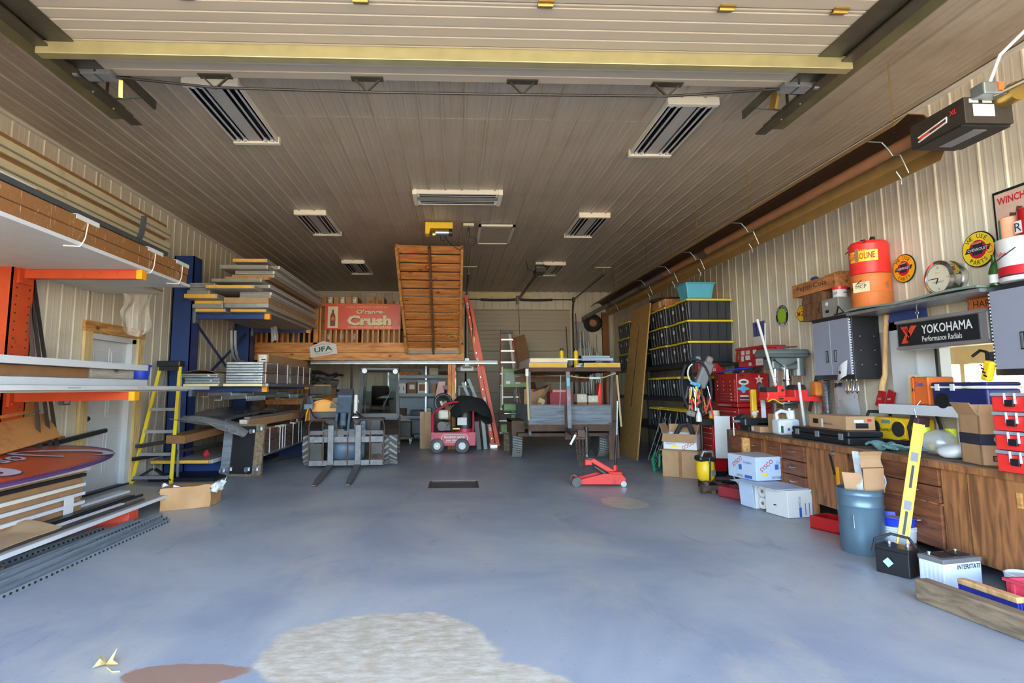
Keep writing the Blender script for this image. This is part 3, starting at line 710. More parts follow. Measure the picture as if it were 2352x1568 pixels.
# on the top arm
def slab(name,m,x0,x1,y0,y1,z0,z1,label,cat,group=None,bev=.003):return MB().box(x0,y0,z0,x1,y1,z1).mk(name,m,None,label,cat,group,bev=bev)
t=thing('insulated_panel','wide pale wall panel under the wrapped cartons on the top orange arm','panel',(-3.8,4,2.618))
MB().box(-4.42,1.2,2.618,-3.31,7.12,2.645).mk('sheet','panel_pale',t)
MB().box(-3.31,1.2,2.618,-3.295,7.12,2.652).mk('edge_trim','white_paint',t)
t=thing('insulated_panel','second pale panel on the top orange arm, reaching nearer the side door','panel',(-4.5,5,2.618))
MB().box(-4.68,2.0,2.618,-4.43,7.62,2.65).mk('sheet','panel_pale',t)
MB().box(-4.43,7.13,2.618,-3.97,7.62,2.65).mk('sheet_end','panel_pale',t)
for k,(z0,z1)in enumerate(((2.653,2.765),(2.767,2.885))):
    t=thing('wrapped_carton',('lower' if k==0 else 'upper')+' of two long brown cartons in shrink wrap on the top orange arm','carton',(-3.6,4,z0),group='long cartons on the top orange arm')
    MB().box(-3.92,1.2,z0,-3.315,7.08+.03*k,z1).mk('carton_body','carton_wrap',t,bev=.012)
for i,y in enumerate((5.13,6.30,6.93)):
    t=thing('packing_strap','white strap round the wrapped cartons, '+('nearest','middle','farthest')[i]+' of three','strap',(-3.5,y,2.61),group='straps round the wrapped cartons')
    b=MB().tube([(-3.6,y,2.892),(-3.33,y,2.892),(-3.308,y+.005,2.84),(-3.288,y-.05,2.7),(-3.288,y-.09,2.63),(-3.30,y-.1,2.612),(-3.42,y-.13,2.612)],.006,5);b.mk('band','strap',t)
    b=MB().box(-3.40,y-.16,2.888,-3.30,y+.16,2.893);b.box(-3.308,y-.16,2.85,-3.302,y+.16,2.893);b.mk('edge_protector','white_print',t)
t=thing('door_rail','grey steel door rail with a curved end on the wrapped cartons','door rail',(-3.5,4,2.89))
MB().prism([(-3.40,2.896),(-3.33,2.896),(-3.33,2.945),(-3.345,2.945),(-3.345,2.906),(-3.40,2.906)],'Y',1.4,6.62).mk('straight_rail','grey_track',t)
b=MB();pts=[(-3.62,5.95,2.93),(-3.62,6.25,2.93)]+[(-3.62,6.25+.34*sin(a),2.93+.34*(1-cos(a)))for a in(.2,.45,.7,.95,1.2,1.45)]+[(-3.62,6.6,3.36)]
b.tube(pts,.035,6);b.mk('curved_rail','grey_track',t,smooth=1)
MB().box(-3.64,6.16,2.90,-3.43,6.20,2.96).mk('joint_clip','galvanised',t)
t=thing('orange_carton','orange carton with white tape lying above the grey rail','carton',(-3.8,4.0,2.887))
MB().box(-3.95,2.6,2.89,-3.53,4.86,3.05).mk('box',mat('orange_card',(196,112,48),.7,var=.1),t,bev=.008)
MB().box(-3.535,4.40,2.95,-3.526,4.78,3.052).mk('tape','white_print',t)
text(t,'CANADA','ink_black',(-3.527,4.08,2.99),'L',h=.034)
for i in range(5):
    z=2.66+i*.205
    t=thing('door_section',('lowest','second lowest','middle','second highest','topmost')[i]+' beige door section stacked against the left wall','door section',(-4.3,4,z),group='beige door sections above the orange rack')
    MB().box(-4.52,1.0,z,-4.06+.02*(i%2),7.98+.03*i,z+.145).mk('section','beige_steel',t,bev=.01)
    MB().box(-4.50,1.0,z+.146,-4.10,7.95+.03*i,z+.20).mk('brown_gap','cardboard_dark',t)  # brown filler in the gap above each section
    MB().box(-4.055+.02*(i%2),1.0,z+.045,-4.045+.02*(i%2),7.97+.03*i,z+.06).mk('edge_groove','panel_edge',t)
b=MB();random.seed(3)
def _bub(u,v):
    w=.36-.02*v;x=-4.33+.40*u*(1-.1*v);z=2.60-(.47+.10*sin(pi*u*.9))*v
    return(x+.02*sin(7*v+3*u),7.50+.045*sin(11*u+2*v)+.03*sin(9*v),z)
b.sheet(_bub,18,16,.004).wob(.02,7).mk('bubble_wrap','bubble',None,'crumpled sheet of bubble wrap hanging above the side door','bubble wrap',smooth=1)

# leaning steel studs
for i,(p,q,lab)in enumerate((((-4.580,6.234,2.293),(-4.350,6.223,0.817),'nearest dark steel stud leaning behind the orange column'),((-4.600,6.247,2.533),(-4.360,6.394,0.802),'middle dark steel stud leaning behind the orange column'),((-4.630,6.323,2.620),(-4.380,6.523,0.814),'farthest dark steel stud leaning behind the orange column'))):
    p=V(p);q=V(q);q=q+(q-p)*.9;q=p+(q-p)*((p.z-.0)/(p.z-q.z))
    b=MB();b.bar(p,q,.045,.008,(1,0,0));d=V(.02,0,0)
    b.bar(V(p)+V(.018,-.02,0),V(q)+V(.018,-.02,0),.008,.04,(1,0,0));b.mk('steel_stud',mat('stud_dark',(96,92,92),.35,metal=.7,var=.15),None,lab,'steel stud','steel studs behind the orange column')

# on the lower arm
t=thing('white_channel','bottom pale panel on the lower orange arm, longest of the pile','panel',(-3.9,4.5,1.336))
MB().box(-4.45,1.0,1.336,-3.40,7.45,1.352).mk('lower_sheet','panel_grey',t);MB().box(-4.45,1.0,1.354,-3.365,8.0,1.395).mk('upper_sheet','panel_pale',t)
for yy in(4.2,5.2,6.3):text(t,'THIS SIDE UP  STEEL-CRAFT','ink_black',(-3.363,yy,1.374),'L',h=.010)
t=thing('white_channel','white steel channel lying on the pale panels of the lower orange arm','channel',(-3.7,4.0,1.4))
b=MB().box(-3.76,1.0,1.397,-3.68,7.0,1.402);b.box(-3.685,1.0,1.40,-3.68,7.0,1.475);b.box(-3.76,1.0,1.40,-3.755,7.0,1.475);b.box(-3.76,1.0,1.47,-3.68,7.0,1.476);b.mk('channel','white_paint',t)
slab('long_carton','cardboard_dark',-4.15,-3.78,1.0,6.05,1.40,1.575,'long brown carton on the lower orange arm','carton')
b=MB().box(-4.05,6.12,1.40,-3.80,6.92,1.578);b.wob(.006,3);b.mk('timber_block','white_wash',None,'whitewashed timber block on the lower orange arm','timber',bev=.006)
t=thing('white_channel','top white steel channel on the lower orange arm, above the timber block','channel',(-3.8,4,1.58))
b=MB().box(-3.90,1.0,1.58,-3.68,7.0,1.586);b.box(-3.688,1.0,1.586,-3.68,7.0,1.645);b.box(-3.70,1.0,1.61,-3.69,7.0,1.615);b.mk('channel','white_paint',t)
t=thing('blue_bin','blue plastic bin at the end of the lower orange arm','bin',(-3.98,7.42,1.395))
b=MB();b.lathe((-4.02,7.45,1.397),[(.09,0),(.12,.24),(.135,.25),(.135,.27),(.115,.27),(.085,.02)],24);b.mk('tub','blue_plastic',t,smooth=1)
MB().tube(arc((-4.02,7.45,1.60),.14,0,-pi,10,'XZ'),.004,5).mk('handle','zinc',t)

# cardboard tray leaning behind the sign
t=thing('cardboard_tray','long tan cardboard tray leaning behind the oval sign','tray',(-4.45,5.4,.7))
b=MB().sheet(lambda u,v:(-4.62+.10*v,4.4+2.05*u,.97+.24*u-.09*v+.02*sin(3*u)),8,3,.012);b.mk('back_flap',mat('tan_card',(206,142,72),.7,var=.12),t)
b=MB().sheet(lambda u,v:(-4.52+.28*v,4.4+2.1*u-.12*v*v,.875+.22*u-(.12+.15*(1-u*.2))*v),10,4,.012);b.mk('front_flap',mat('tan_card2',(192,134,78),.7,var=.12,c2=(160,106,60),c2s=3),t)

# big oval sign lying face up on the cartons
t=thing('oval_sign','big orange oval sign with white script lying face up on cartons','sign',(-4.0,4.6,.6))
def sz(x):return .612+(-3.46-x)*.125
def oval(cx,cy,rx,ry,dz,z2,n=64):
    b=MB();pts=[]
    for k in range(n):
        a=2*pi*k/n;e=2.4;c_,s_=cos(a),sin(a)
        x=cx+rx*math.copysign(abs(c_)**(2/e),c_);y=cy+ry*math.copysign(abs(s_)**(2/2.5),s_);pts.append((x,y))
    vs=[(x,y,sz(x)+dz)for x,y in pts]+[(x,y,sz(x)+z2)for x,y in pts]
    return b.add(vs,[tuple(range(n-1,-1,-1)),tuple(range(n,2*n))]+[(i,(i+1)%n,n+(i+1)%n,n+i)for i in range(n)])
oval(-4.05,4.5,.59,2.22,0,.024).mk('board','sign_purple',t)
oval(-4.05,4.5,.56,2.17,.0242,.0255).mk('rim_line',mat('sign_mauve',(150,70,90),.35,var=.05),t)
oval(-4.05,4.5,.525,2.10,.0257,.027).mk('face','sign_oval',t)
def ribbon(pts,ws,m,nm,dz):
    b=MB();n=len(pts);L_=[];R_=[]
    for i,p in enumerate(pts):
        d=V(*pts[min(i+1,n-1)])-V(*pts[max(i-1,0)]);d=d.to_2d()if hasattr(d,'to_2d')else d;nn=V(-d[1],d[0],0).normalized()
        L_.append((p[0]+nn.x*ws[i],p[1]+nn.y*ws[i]));R_.append((p[0]-nn.x*ws[i],p[1]-nn.y*ws[i]))
    ring=L_+R_[::-1];vs=[(x,y,sz(x)+dz)for x,y in ring]
    fs=[(i,2*n-1-i,2*n-2-i,i+1)for i in range(n-1)]
    return b.add(vs,fs).mk(nm,m,t)
def swash(yo,s):
    P=[(.20,-.30),(.235,-.42),(.20,-.55),(.08,-.55),(-.04,-.36),(-.14,-.12),(-.19,.10),(-.17,.22),(-.05,.14),(.07,.03),(.10,0.0)]
    P=[(-4.02+s*a*1.35,yo-s*b_*.9)for a,b_ in P]
    # smooth the pen path
    Q=[]
    for i in range(len(P)-1):
        p0,p1,p2,p3=P[max(i-1,0)],P[i],P[i+1],P[min(i+2,len(P)-1)]
        for k in range(5):
            u=k/5;Q.append(tuple(.5*((2*p1[j])+(-p0[j]+p2[j])*u+(2*p0[j]-5*p1[j]+4*p2[j]-p3[j])*u*u+(-p0[j]+3*p1[j]-3*p2[j]+p3[j])*u**3)for j in(0,1)))
    Q.append(P[-1]);m_=len(Q)
    ws=[s*(.012+.055*max(0,sin(pi*min(1,max(0,(i/m_-.02)/.55))))**1.2+.02*(i>m_*.6))for i in range(m_)]
    ribbon(Q,[w+.014 for w in ws],'sign_purple','letter_shadow',.030);ribbon(Q,ws,'sign_lilac','script_letter',.034)
swash(5.92,1.0);swash(4.45,1.15)
_tz=sz(-4.05)
for dz,m_,bo,nm in((.030,'sign_purple',.05,'letter_shadow'),(.034,'sign_lilac',.012,'lettering')):text(t,'oss',m_,(-4.08,5.40,sz(-4.08)+dz),(-.1244,0,-pi/2),h=.19,w=.50,bold=bo,shear=.35,name=nm)
for dz,m_,e in((.028,'sign_purple',.012),(.0295,'sign_lilac',0)):MB().rbox((-3.98,4.98,sz(-3.98)+dz),(.035+e*2,.13+e*2,.001),(0,.1244,0)).mk('dash',m_,t)
b=MB()
for i in range(9):b.rbox((-4.47,4.2+i*.18,sz(-4.47)+.028),(.10,.09,.001),(0,.1244,.2))
b.mk('block_letters','sign_purple',t)

# carton stack below the sign
zs=[.20,.29,.375,.46,.55]
for i in range(5):
    z0=zs[i];z1=(zs+[.605])[i+1]-.003
    t=thing('panel_carton',('bottom','second','third','fourth','top')[i]+' flat carton in the stack under the oval sign','carton',(-4.0,4.3,z0),group='flat cartons under the oval sign')
    MB().box(-4.45,2.6,z0,-3.62-.01*(i%2),5.82+.05*(i>3),z1-.028).mk('carton_body','carton_edge',t,bev=.004)
    MB().box(-4.44,2.6,z1-.03,-3.60,5.84+.06*(i>3),z1).mk('edge_strip','white_paint' if i in(0,1,4)else('off_white' if i==2 else 'black_plastic'),t)
    if i in(1,2)and i!=2 or i==0:rect(t,'white_print',(-3.597,5.60,z1-.05),.14,.085,'L','label_sheet')
for i,z in enumerate((.30,.43)):pass
MB().box(-4.5,3.0,.0,-3.8,5.6,.198).mk('timber_bearer','brown_post',None,'low timber bearer under the flat cartons','timber')
# plank and tube poking out past the sign
MB().tube([(-4.50,6.2,.72),(-4.50,7.62,.83)],.03,10).mk('black_tube','black_plastic',None,'black plastic tube poking out behind the oval sign','tube',smooth=1)
b=MB().bar((-4.62,5.4,.74),(-4.60,6.95,.80),.08,.03);b.wob(.01,5);b.mk('split_board','crate_wood',None,'splintered board poking out behind the oval sign','board')

# sheets propped on the orange base
t=thing('insulated_panel','long pale panel sloping over the orange base toward the wrapped parcel','panel',(-3.6,5.6,.17))
def slope(name,m,x0,x1,y0,y1,zb,th,par,rise=-.004): 
    b=MB().add([(x0,y0,zb),(x1,y0,zb),(x1,y1,zb+rise),(x0,y1,zb+rise),(x0,y0,zb+th),(x1,y0,zb+th),(x1,y1,zb+rise+th),(x0,y1,zb+rise+th)],[(0,3,2,1),(4,5,6,7),(0,1,5,4),(1,2,6,5),(2,3,7,6),(3,0,4,7)]);return b.mk(name,m,par)
slope('sheet','panel_grey',-3.95,-3.24,3.6,7.25,.172,.012,t);slope('edge_trim','white_paint',-3.24,-3.225,3.6,6.9,.150,.034,t)
for i,(x0,x1,y0,y1,m,lab)in enumerate(((-3.60,-3.50,4.3,6.55,'black_plastic','widest black strip on the sloping panel'),(-3.48,-3.45,4.2,6.62,'black_plastic','thin black strip on the sloping panel'),(-3.42,-3.36,4.4,6.10,'white_plastic','white strip on the sloping panel'),(-3.34,-3.29,4.2,6.35,'stud_dark','dark grey strip on the sloping panel'),(-3.86,-3.72,5.0,6.85,'white_paint','white angle lying on the sloping panel by the cartons'))):
    z=.186;b=MB().add([(x0,y0,z),(x1,y0,z),(x1,y1,z-.002),(x0,y1,z-.002),(x0+.02,y0,z+.03),(x1-.005,y0,z+.025),(x1-.005,y1,z+.02),(x0+.02,y1,z+.022)],[(0,3,2,1),(4,5,6,7),(0,1,5,4),(1,2,6,5),(2,3,7,6),(3,0,4,7)])
    b.mk('trim_strip',m,None,lab,'strip','strips on the sloping panel')
b=MB().sheet(lambda u,v:(-3.98+.72*u+.03*sin(6*v),3.4+1.72*v-.1*u,.235+.012*sin(5*u+3*v)-.03*u**3+(.045*sin(pi*u)if v>.9 else 0)),16,20,.006).wob(.012,4)
b.mk('kraft_paper','kraft',None,'folded sheet of brown kraft paper at the bottom left','paper',smooth=1)
# perforated steel channels on the floor
st=mat('perf_steel',(156,164,170),.42,metal=.45,var=.18,vs=8)
def perf(p,q,w,h,lab,holes=True):
    t=thing('perforated_channel',lab,'channel',(p[0],p[1],0),group='perforated steel channels on the floor')
    b=MB();P=V(p);Q=V(q);d=(Q-P).normalized();s_=V(d.y,-d.x,0)
    b.bar(P+V(0,0,.004),Q+V(0,0,.004),w,.006);b.bar(P+s_*w/2+V(0,0,h/2),Q+s_*w/2+V(0,0,h/2),.005,h);b.bar(P-s_*w/2+V(0,0,h/2),Q-s_*w/2+V(0,0,h/2),.005,h);b.mk('channel',st,t)
    if holes:
        b=MB();n=int((Q-P).length/.055)
        for i in range(n):
            c=P+d*(.03+i*.055)+s_*(w/2+.003)+V(0,0,h*.5);b.rbox(c,(.014,.014,.014),(0,0,atan2(d.y,d.x)))
            c=P+d*(.03+i*.055)+V(0,0,.0075);b.rbox(c,(.014,.012,.002),(0,0,atan2(d.y,d.x)))
        b.mk('hole_row','black',t,kind='stuff')
perf((-2.99,3.2,0),(-2.96,6.15,0),.075,.035,'perforated steel channel nearest the open floor')
perf((-3.08,3.2,0),(-3.05,6.28,0),.075,.035,'second perforated steel channel from the open floor')
perf((-3.17,3.2,0),(-3.13,6.35,0),.075,.05,'third perforated steel channel from the open floor')
perf((-3.27,3.3,0),(-3.20,6.05,0),.06,.06,'tall steel channel behind the other perforated ones')
perf((-3.62,3.6,0),(-3.42,5.85,0),.04,.03,'thin perforated channel lying under the sloping panel')
perf((-3.66,3.6,0),(-3.50,4.72,0),.05,.02,'short perforated strip at the lower left edge')
MB().prism([(-3.62,3.5),(-3.42,3.5),(-3.34,4.52),(-3.44,4.55)],'Z',0,.05).mk('timber_offcut','old_timber',None,'timber offcut on the floor at the left edge','timber')
# brown paper parcel
t=thing('paper_parcel','torn brown paper parcel with white ends on the floor','parcel',(-3.03,6.95,0))
b=MB();b.sheet(lambda u,v:(0,0,0),1,1);b=MB()
bb=MB().rbox((0,0,.125),(.43,.30,.25)); 
def _pc(u,v,w):return(-3.06+(u-.5)*.46,6.94+(v-.5)*.30+(u-.5)*.25,.002+w*.25)
n=8;vs=[];fs=[]
for(ax,s_)in((2,0),(2,1),(1,0),(1,1),(0,0),(0,1)):
    k=len(b.v);pts=[]
    for i in range(n+1):
        for j in range(n+1):
            c=[i/n,j/n];c.insert(ax,s_);pts.append(_pc(*c))
    fcs=[(i*(n+1)+j,(i+1)*(n+1)+j,(i+1)*(n+1)+j+1,i*(n+1)+j+1)for i in range(n)for j in range(n)]
    b.add(pts,fcs)
b.wob(.022,6);b.v=[(p[0],p[1],max(p[2],.001))for p in b.v];b.mk('wrapped_body',mat('parcel_brown',(178,134,86),.6,var=.14,bump=.4,bs=12),t,smooth=1)
random.seed(5)
for i in range(14):
    e=-1 if i%2 else 1;c=V(-3.06+e*.235,6.94+e*.06+random.uniform(-.13,.13),random.uniform(.03,.24))
    MB().sheet(lambda u,v:(c.x+e*.07*u+.02*sin(6*v),c.y+.09*(v-.5)+.02*u,c.z+.06*(v-.5)+.05*u*random.uniform(-.6,1)),3,3,.003).mk('torn_paper','white_print',t)
for(x,y,z)in((-3.26,6.76,.05),(-3.20,6.77,.18)):MB().sheet(lambda u,v:(x+.14*u,y-.004+.07*u-.01*sin(4*v),z+.09*v*(1-.5*u)),4,4,.003).wob(.012,9).mk('torn_paper','white_print',t)
# dead leaf on the floor
lf=(-1.726,3.054,0.010)
t=thing('dry_leaf','curled yellow dry leaf on the floor at the lower left','leaf',(lf[0],lf[1],0))
b=MB();rad=[1,.45,.9,.4,1,.5,.85,.4,1,.45];n=len(rad)
vs=[(lf[0],lf[1],.006)]+[(lf[0]+.062*rad[k]*cos(2*pi*k/n),lf[1]+.075*rad[k]*sin(2*pi*k/n),.006+.028*(k%3)*rad[k])for k in range(n)]
b.add(vs,[(0,1+k,1+(k+1)%n)for k in range(n)]);b.mk('blade',mat('leaf',(206,182,120),.7,var=.2),t)
MB().tube([(lf[0]+.03,lf[1]-.04,.008),(lf[0]+.075,lf[1]-.075,.004),(lf[0]+.11,lf[1]-.07,.004)],.003,5).mk('stalk','leaf',t)

# yellow stepladder leaning by the door
t=thing('step_ladder','yellow fibreglass stepladder with grey treads leaning at the blue rack','ladder',(-4.35,8.75,0))
A0,A1=V(-4.66,8.60,0),V(-4.10,8.60,0);B0,B1=V(-4.50,8.92,1.72),V(-4.21,8.92,1.72)
for p,q in((A0,B0),(A1,B1)):
    b=MB().bar(p,q,.05,.022,(0,1,0));b.bar(p+V(-.022,.02,0),q+V(-.022,.02,0),.012,.05,(0,1,0));b.mk('side_rail','yellow_ladder',t)
for i in range(5):
    k=.06+.188*i;l=A0.lerp(B0,k);r=A1.lerp(B1,k);s_=MB();s_.bar(l+V(.02,0,0),r-V(.02,0,0),.09,.012);s_.bar(l+V(.02,-.045,-.015),r-V(.02,.045,.015),.006,.045);s_.bar(l+V(.02,.03,-.02),r-V(.02,-.03,.02),.006,.04);s_.mk('tread','aluminium',t)
b=MB().box(-4.53,8.84,1.70,-4.18,9.02,1.79);b.mk('top_cap','black_plastic',t,bev=.015)
MB().box(-4.50,8.86,1.64,-4.21,8.88,1.70).mk('cap_apron','black_plastic',t)
for p,q in((A0+V(.05,.30,0),B0+V(.03,.08,-.02)),(A1+V(-.05,.30,0),B1+V(-.03,.08,-.02))):MB().bar(p,q,.03,.02,(0,1,0)).mk('rear_leg','aluminium',t)
for s_,a in((1,A0),(-1,A1)):MB().bar(a+V(0,.02,.04),a+V(s_*.26,.05,.20),.05,.03).mk('knee_brace','black_plastic',t)

# ================================================================ blue cantilever rack and its load
t=thing('cantilever_rack','blue steel cantilever rack with cross braces along the left wall','storage rack',(-4.0,11,0))
for Y in(9.6,12.3):
    b=MB().box(-4.64,Y-.15,0,-4.32,Y-.135,3.56);b.box(-4.64,Y+.135,0,-4.32,Y+.15,3.56);b.box(-4.50,Y-.135,0,-4.46,Y+.135,3.56);b.box(-4.335,Y-.15,0,-4.32,Y+.15,3.56);b.box(-4.64,Y-.15,0,-4.625,Y+.15,3.56);b.mk('column','blue_rack',t)
    MB().box(-4.32,Y-.09,0,-3.14,Y+.09,.30 if Y>10 else .22).mk('base_beam','blue_rack',t,bev=.004)
    for z in((2.565,1.36)if Y<10 else(2.60,1.40)):
        a=MB().box(-4.32,Y-.04,z-.045,-3.17,Y+.04,z+.04).mk('arm','blue_rack',t,bev=.003)
        MB().box(-3.17,Y-.045,z-.05,-3.085,Y+.045,z+.045).mk('yellow_tip','rack_tip',a);b=MB().box(-4.32,Y-.09,z-.12,-4.28,Y+.09,z+.12)
        for dz in(-.07,.07):b.cyl((-4.28,Y-.05,z+dz),(-4.26,Y-.05,z+dz),.014,n=6)
        b.mk('bracket','zinc',a)
for(z0,z1)in((2.50,1.30),(1.30,2.50)):MB().bar((-4.40,9.75,z0),(-4.40,12.15,z1),.012,.06).mk('cross_brace','blue_rack',t)
def ins(i,stack,z0,z1,x0,x1,y0,y1,m,end,lab,grp):
    t=thing('insulated_panel',lab,'panel',((x0+x1)/2,(y0+y1)/2,z0),group=grp)
    MB().box(x0,y0+.012,z0,x1,y1,z1).mk('panel_body',m,t,bev=.003)
    MB().box(x0+.004,y0,z0+.006,x1-.03,y0+.012,z1-.006).mk('end_face',end,t)
    MB().box(x1-.001,y0+.02,(z0+z1)/2-.004,x1+.004,y1-.02,(z0+z1)/2+.004).mk('edge_groove','panel_edge',t)
up=[(2.612,2.66,-3.66,-3.08,9.35,12.4,'panel_grey','foam_yellow'),(2.664,2.73,-3.70,-3.0,9.2,12.5,'panel_grey','zinc'),(2.734,2.83,-3.72,-3.01,9.22,12.35,'cardboard','cardboard'),(2.834,2.88,-3.5,-3.0,9.3,12.45,'panel_grey','panel_edge'),
 (2.884,2.932,-3.5,-2.99,9.3,12.5,'panel_pale','panel_edge'),(2.936,2.99,-3.92,-3.16,8.98,12.3,'panel_grey','foam_yellow'),(2.994,3.045,-3.6,-3.0,9.25,12.5,'panel_pale','panel_edge'),(3.05,3.10,-3.85,-3.06,9.02,12.55,'panel_grey','panel_edge'),
 (3.106,3.16,-3.68,-2.98,9.15,12.45,'cardboard_dark','osb'),(3.164,3.21,-3.62,-2.94,9.25,12.6,'panel_grey','cardboard'),(3.214,3.262,-3.55,-2.92,9.2,12.5,'panel_pale','panel_edge'),(3.268,3.33,-3.74,-2.98,9.05,12.6,'panel_grey','panel_edge'),
 (3.336,3.39,-3.6,-2.90,9.4,12.6,'panel_pale','panel_edge'),(3.396,3.455,-3.58,-3.03,9.15,12.4,'panel_grey','foam_yellow')]
od=['bottom','second','third','fourth','fifth','sixth','seventh','eighth','ninth','tenth','eleventh','twelfth','thirteenth','top']
for i,a in enumerate(up):ins(i,0,*a,od[i]+' panel from below in the tall right stack on the upper blue arms','panels stacked on the upper blue arms')
up2=[(2.612,2.665,-4.22,-3.74,9.35,12.0,'panel_grey','foam_yellow'),(2.669,2.735,-4.25,-3.76,9.3,12.1,'panel_grey','panel_edge'),(2.739,2.80,-4.24,-3.78,9.35,12.0,'panel_grey','foam_yellow'),(2.804,2.875,-4.32,-3.8,9.15,12.0,'panel_grey','foam_yellow'),(2.879,2.94,-4.30,-3.94,9.2,12.0,'panel_grey','panel_edge'),(2.944,2.995,-4.28,-3.94,9.25,12.0,'panel_grey','panel_edge'),(2.999,3.06,-4.27,-3.86,9.2,12.0,'panel_pale','panel_edge')]
for i,a in enumerate(up2):ins(i,1,*a,od[i if i<6 else 13]+' panel from below in the short left stack on the upper blue arms','panels stacked on the upper blue arms')
# lower arms: bundled rails in cartons, zinc ends toward the door
for j,(z0,z1)in enumerate(((1.448,1.612),(1.616,1.79))):
    t=thing('rail_carton',('lower' if j==0 else 'upper')+' strapped carton with zinc rail ends on the lower blue arms','carton',(-3.3,10.8,z0),group='strapped cartons on the lower blue arms')
    MB().box(-3.62,9.32,z0,-3.03,12.3,z1).mk('carton_body','wrap_dark',t,bev=.01)
    for k in range(4):
        za=z0+k*(z1-z0)/4;b=MB().box(-3.63,9.22,za+.002,-3.06,9.30,za+(z1-z0)/4-.002);b.mk('rail_end','galvanised',t,bev=.006)
        if k%2:rect(t,'white_print',(-3.10,9.217,za+.02),.035,.028,'F','tag')
    rect(t,'white_print',(-3.32,9.217,z1-.02),.24,.022,'F','label_strip')
    for y in(9.9,10.5,11.2,11.6,12.1):MB().box(-3.032,y-.012,z0,-3.024,y+.012,z1+.004).mk('strap','strap',t)
MB().box(-3.66,9.2,1.402,-3.05,12.2,1.444).mk('foam_slab','foam_cream',None,'cream foam slab under the strapped cartons on the lower blue arms','foam slab',bev=.004)
MB().box(-3.05,9.35,1.405,-3.0,12.35,1.445).mk('corner_rail','zinc',None,'zinc rail along the edge of the lower blue arms','rail')
t=thing('label_carton','long narrow carton with a white shipping label on the strapped cartons','carton',(-3.3,10.5,1.80))
MB().box(-3.24,9.5,1.795,-3.06,12.0,1.93).mk('box','cardboard',t,bev=.006);rect(t,'white_print',(-3.15,9.497,1.862),.12,.11,'F','shipping_label');rect(t,'ink_black',(-3.14,9.494,1.84),.07,.02,'F','barcode')
for x,s_ in((-3.17,'9x7'),):text(t,s_,'ink_black',(x,9.493,1.885),'F',h=.025)
for k,x in enumerate((-3.58,-3.52)):
    b=MB();pts=[(x,9.75,1.80),(x,9.62,1.81)]+[(x-.02,9.62-.30*sin(a),1.81+.30*(1-cos(a)))for a in(.3,.6,.9,1.2,1.5)]+[(x-.03,9.32,2.30)]
    b.tube(pts,.022,6);b.mk('curved_rail','aluminium',None,('left' if k==0 else 'right')+' upright curved rail end on the lower blue arms','curved rail','curved rails on the lower blue arms',smooth=1)
for j,(z0,z1,y0)in enumerate(((1.402,1.44,9.15),(1.444,1.535,9.2),(1.539,1.60,9.1))):
    t=thing('rail_bundle',('cream foam slab under the left rail bundles','lower grey rail bundle on the left of the lower blue arms','upper grey rail bundle on the left of the lower blue arms')[j],'rail bundle',(-4.0,10,z0),group='rail bundles on the lower blue arms')
    MB().box(-4.26,y0+.05,z0,-3.72,12.0,z1).mk('bundle','panel_grey',t); 
    for k in range(2 if j else 1):h=(z1-z0)/(2 if j else 1);MB().box(-4.26,y0,z0+h*k+.002,-3.72,y0+.05,z0+h*(k+1)-.002).mk('rail_end','galvanised' if j else 'foam_cream',t,bev=.004)
    if j:rect(t,'white_print',(-3.85,y0-.003,(z0+z1)/2),.035,.028,'F','tag')
MB().sheet(lambda u,v:(-4.28+.55*u,9.15+.9*v,1.607+.05*sin(pi*u)*(1-.3*v)),8,4,.006).mk('card_sheet','cardboard_dark',None,'curled cardboard sheet on the left rail bundles','cardboard',smooth=1)
MB().sheet(lambda u,v:(-3.60+.12*u+.04*v,11.2+.05*sin(7*u),2.55-.28*v+.03*u),8,8,.004).wob(.02,8).mk('hanging_film','poly_film',None,'scrap of clear film hanging under the upper blue arms','plastic film',smooth=1)
# hung below the lower arms: long slotted rails
for i,(y0,y1,x,z,lab)in enumerate(((8.3,12.6,-3.55,1.245,'upper slotted steel rail slung below the lower blue arms'),(8.2,12.9,-3.32,1.20,'lower slotted steel rail slung below the lower blue arms'))):
    t=thing('slotted_rail',lab,'rail',(x,10.5,z),group='slotted rails below the blue arms')
    b=MB().box(x-.05,y0,z,x+.05,y1,z+.008);b.box(x+.042,y0,z,x+.05,y1,z+.06);b.mk('rail','galvanised',t)
    for(ya,n_)in((9.15,22),(11.5,16)):
        b=MB()
        for k in range(n_):b.box(x+.05,ya+k*.042,z-.03,x+.058,ya+k*.042+.014,z+.055)
        b.box(x+.05,ya-.03,z+.045,x+.058,ya+n_*.042,z+.062);b.mk('comb','zinc',t)
    for yy in(9.6,12.3):MB().bar((x,yy,z+.06),(x,yy,1.34),.02,.006,(1,0,0)).mk('hanger','zinc',t)
# long wrapped lengths lying through the rack, sagging
def longroll(name,pts,r,m,lab,cat):return MB().tube(pts,r,10).wob(.015,3).mk(name,m,None,lab,cat,smooth=1)
b=MB().sheet(lambda u,v:(-4.15+.55*u,8.9+3.0*v,.90+.12*sin(pi*v*.6)-.08*u+.02*sin(5*v)),8,16,.05).wob(.02,4);b.mk('wrapped_seal','grey_wrap',None,'wide grey strip bundle in clear film lying through the blue rack','bundle',smooth=1)
b=MB().sheet(lambda u,v:(-4.12+.95*u,8.5+.95*v+.1*u,.93-.26*u*u-.03*sin(9*v)),10,10,.004).wob(.03,6);b.mk('clear_film','poly_film',None,'crinkled clear film at the near end of the grey strip bundle','plastic film',smooth=1)
MB().bar((-4.10,8.65,.62),(-3.55,12.2,.86),.30,.12).mk('long_carton','cardboard_dark',None,'long thin carton lying slantwise through the blue rack','carton',bev=.01)
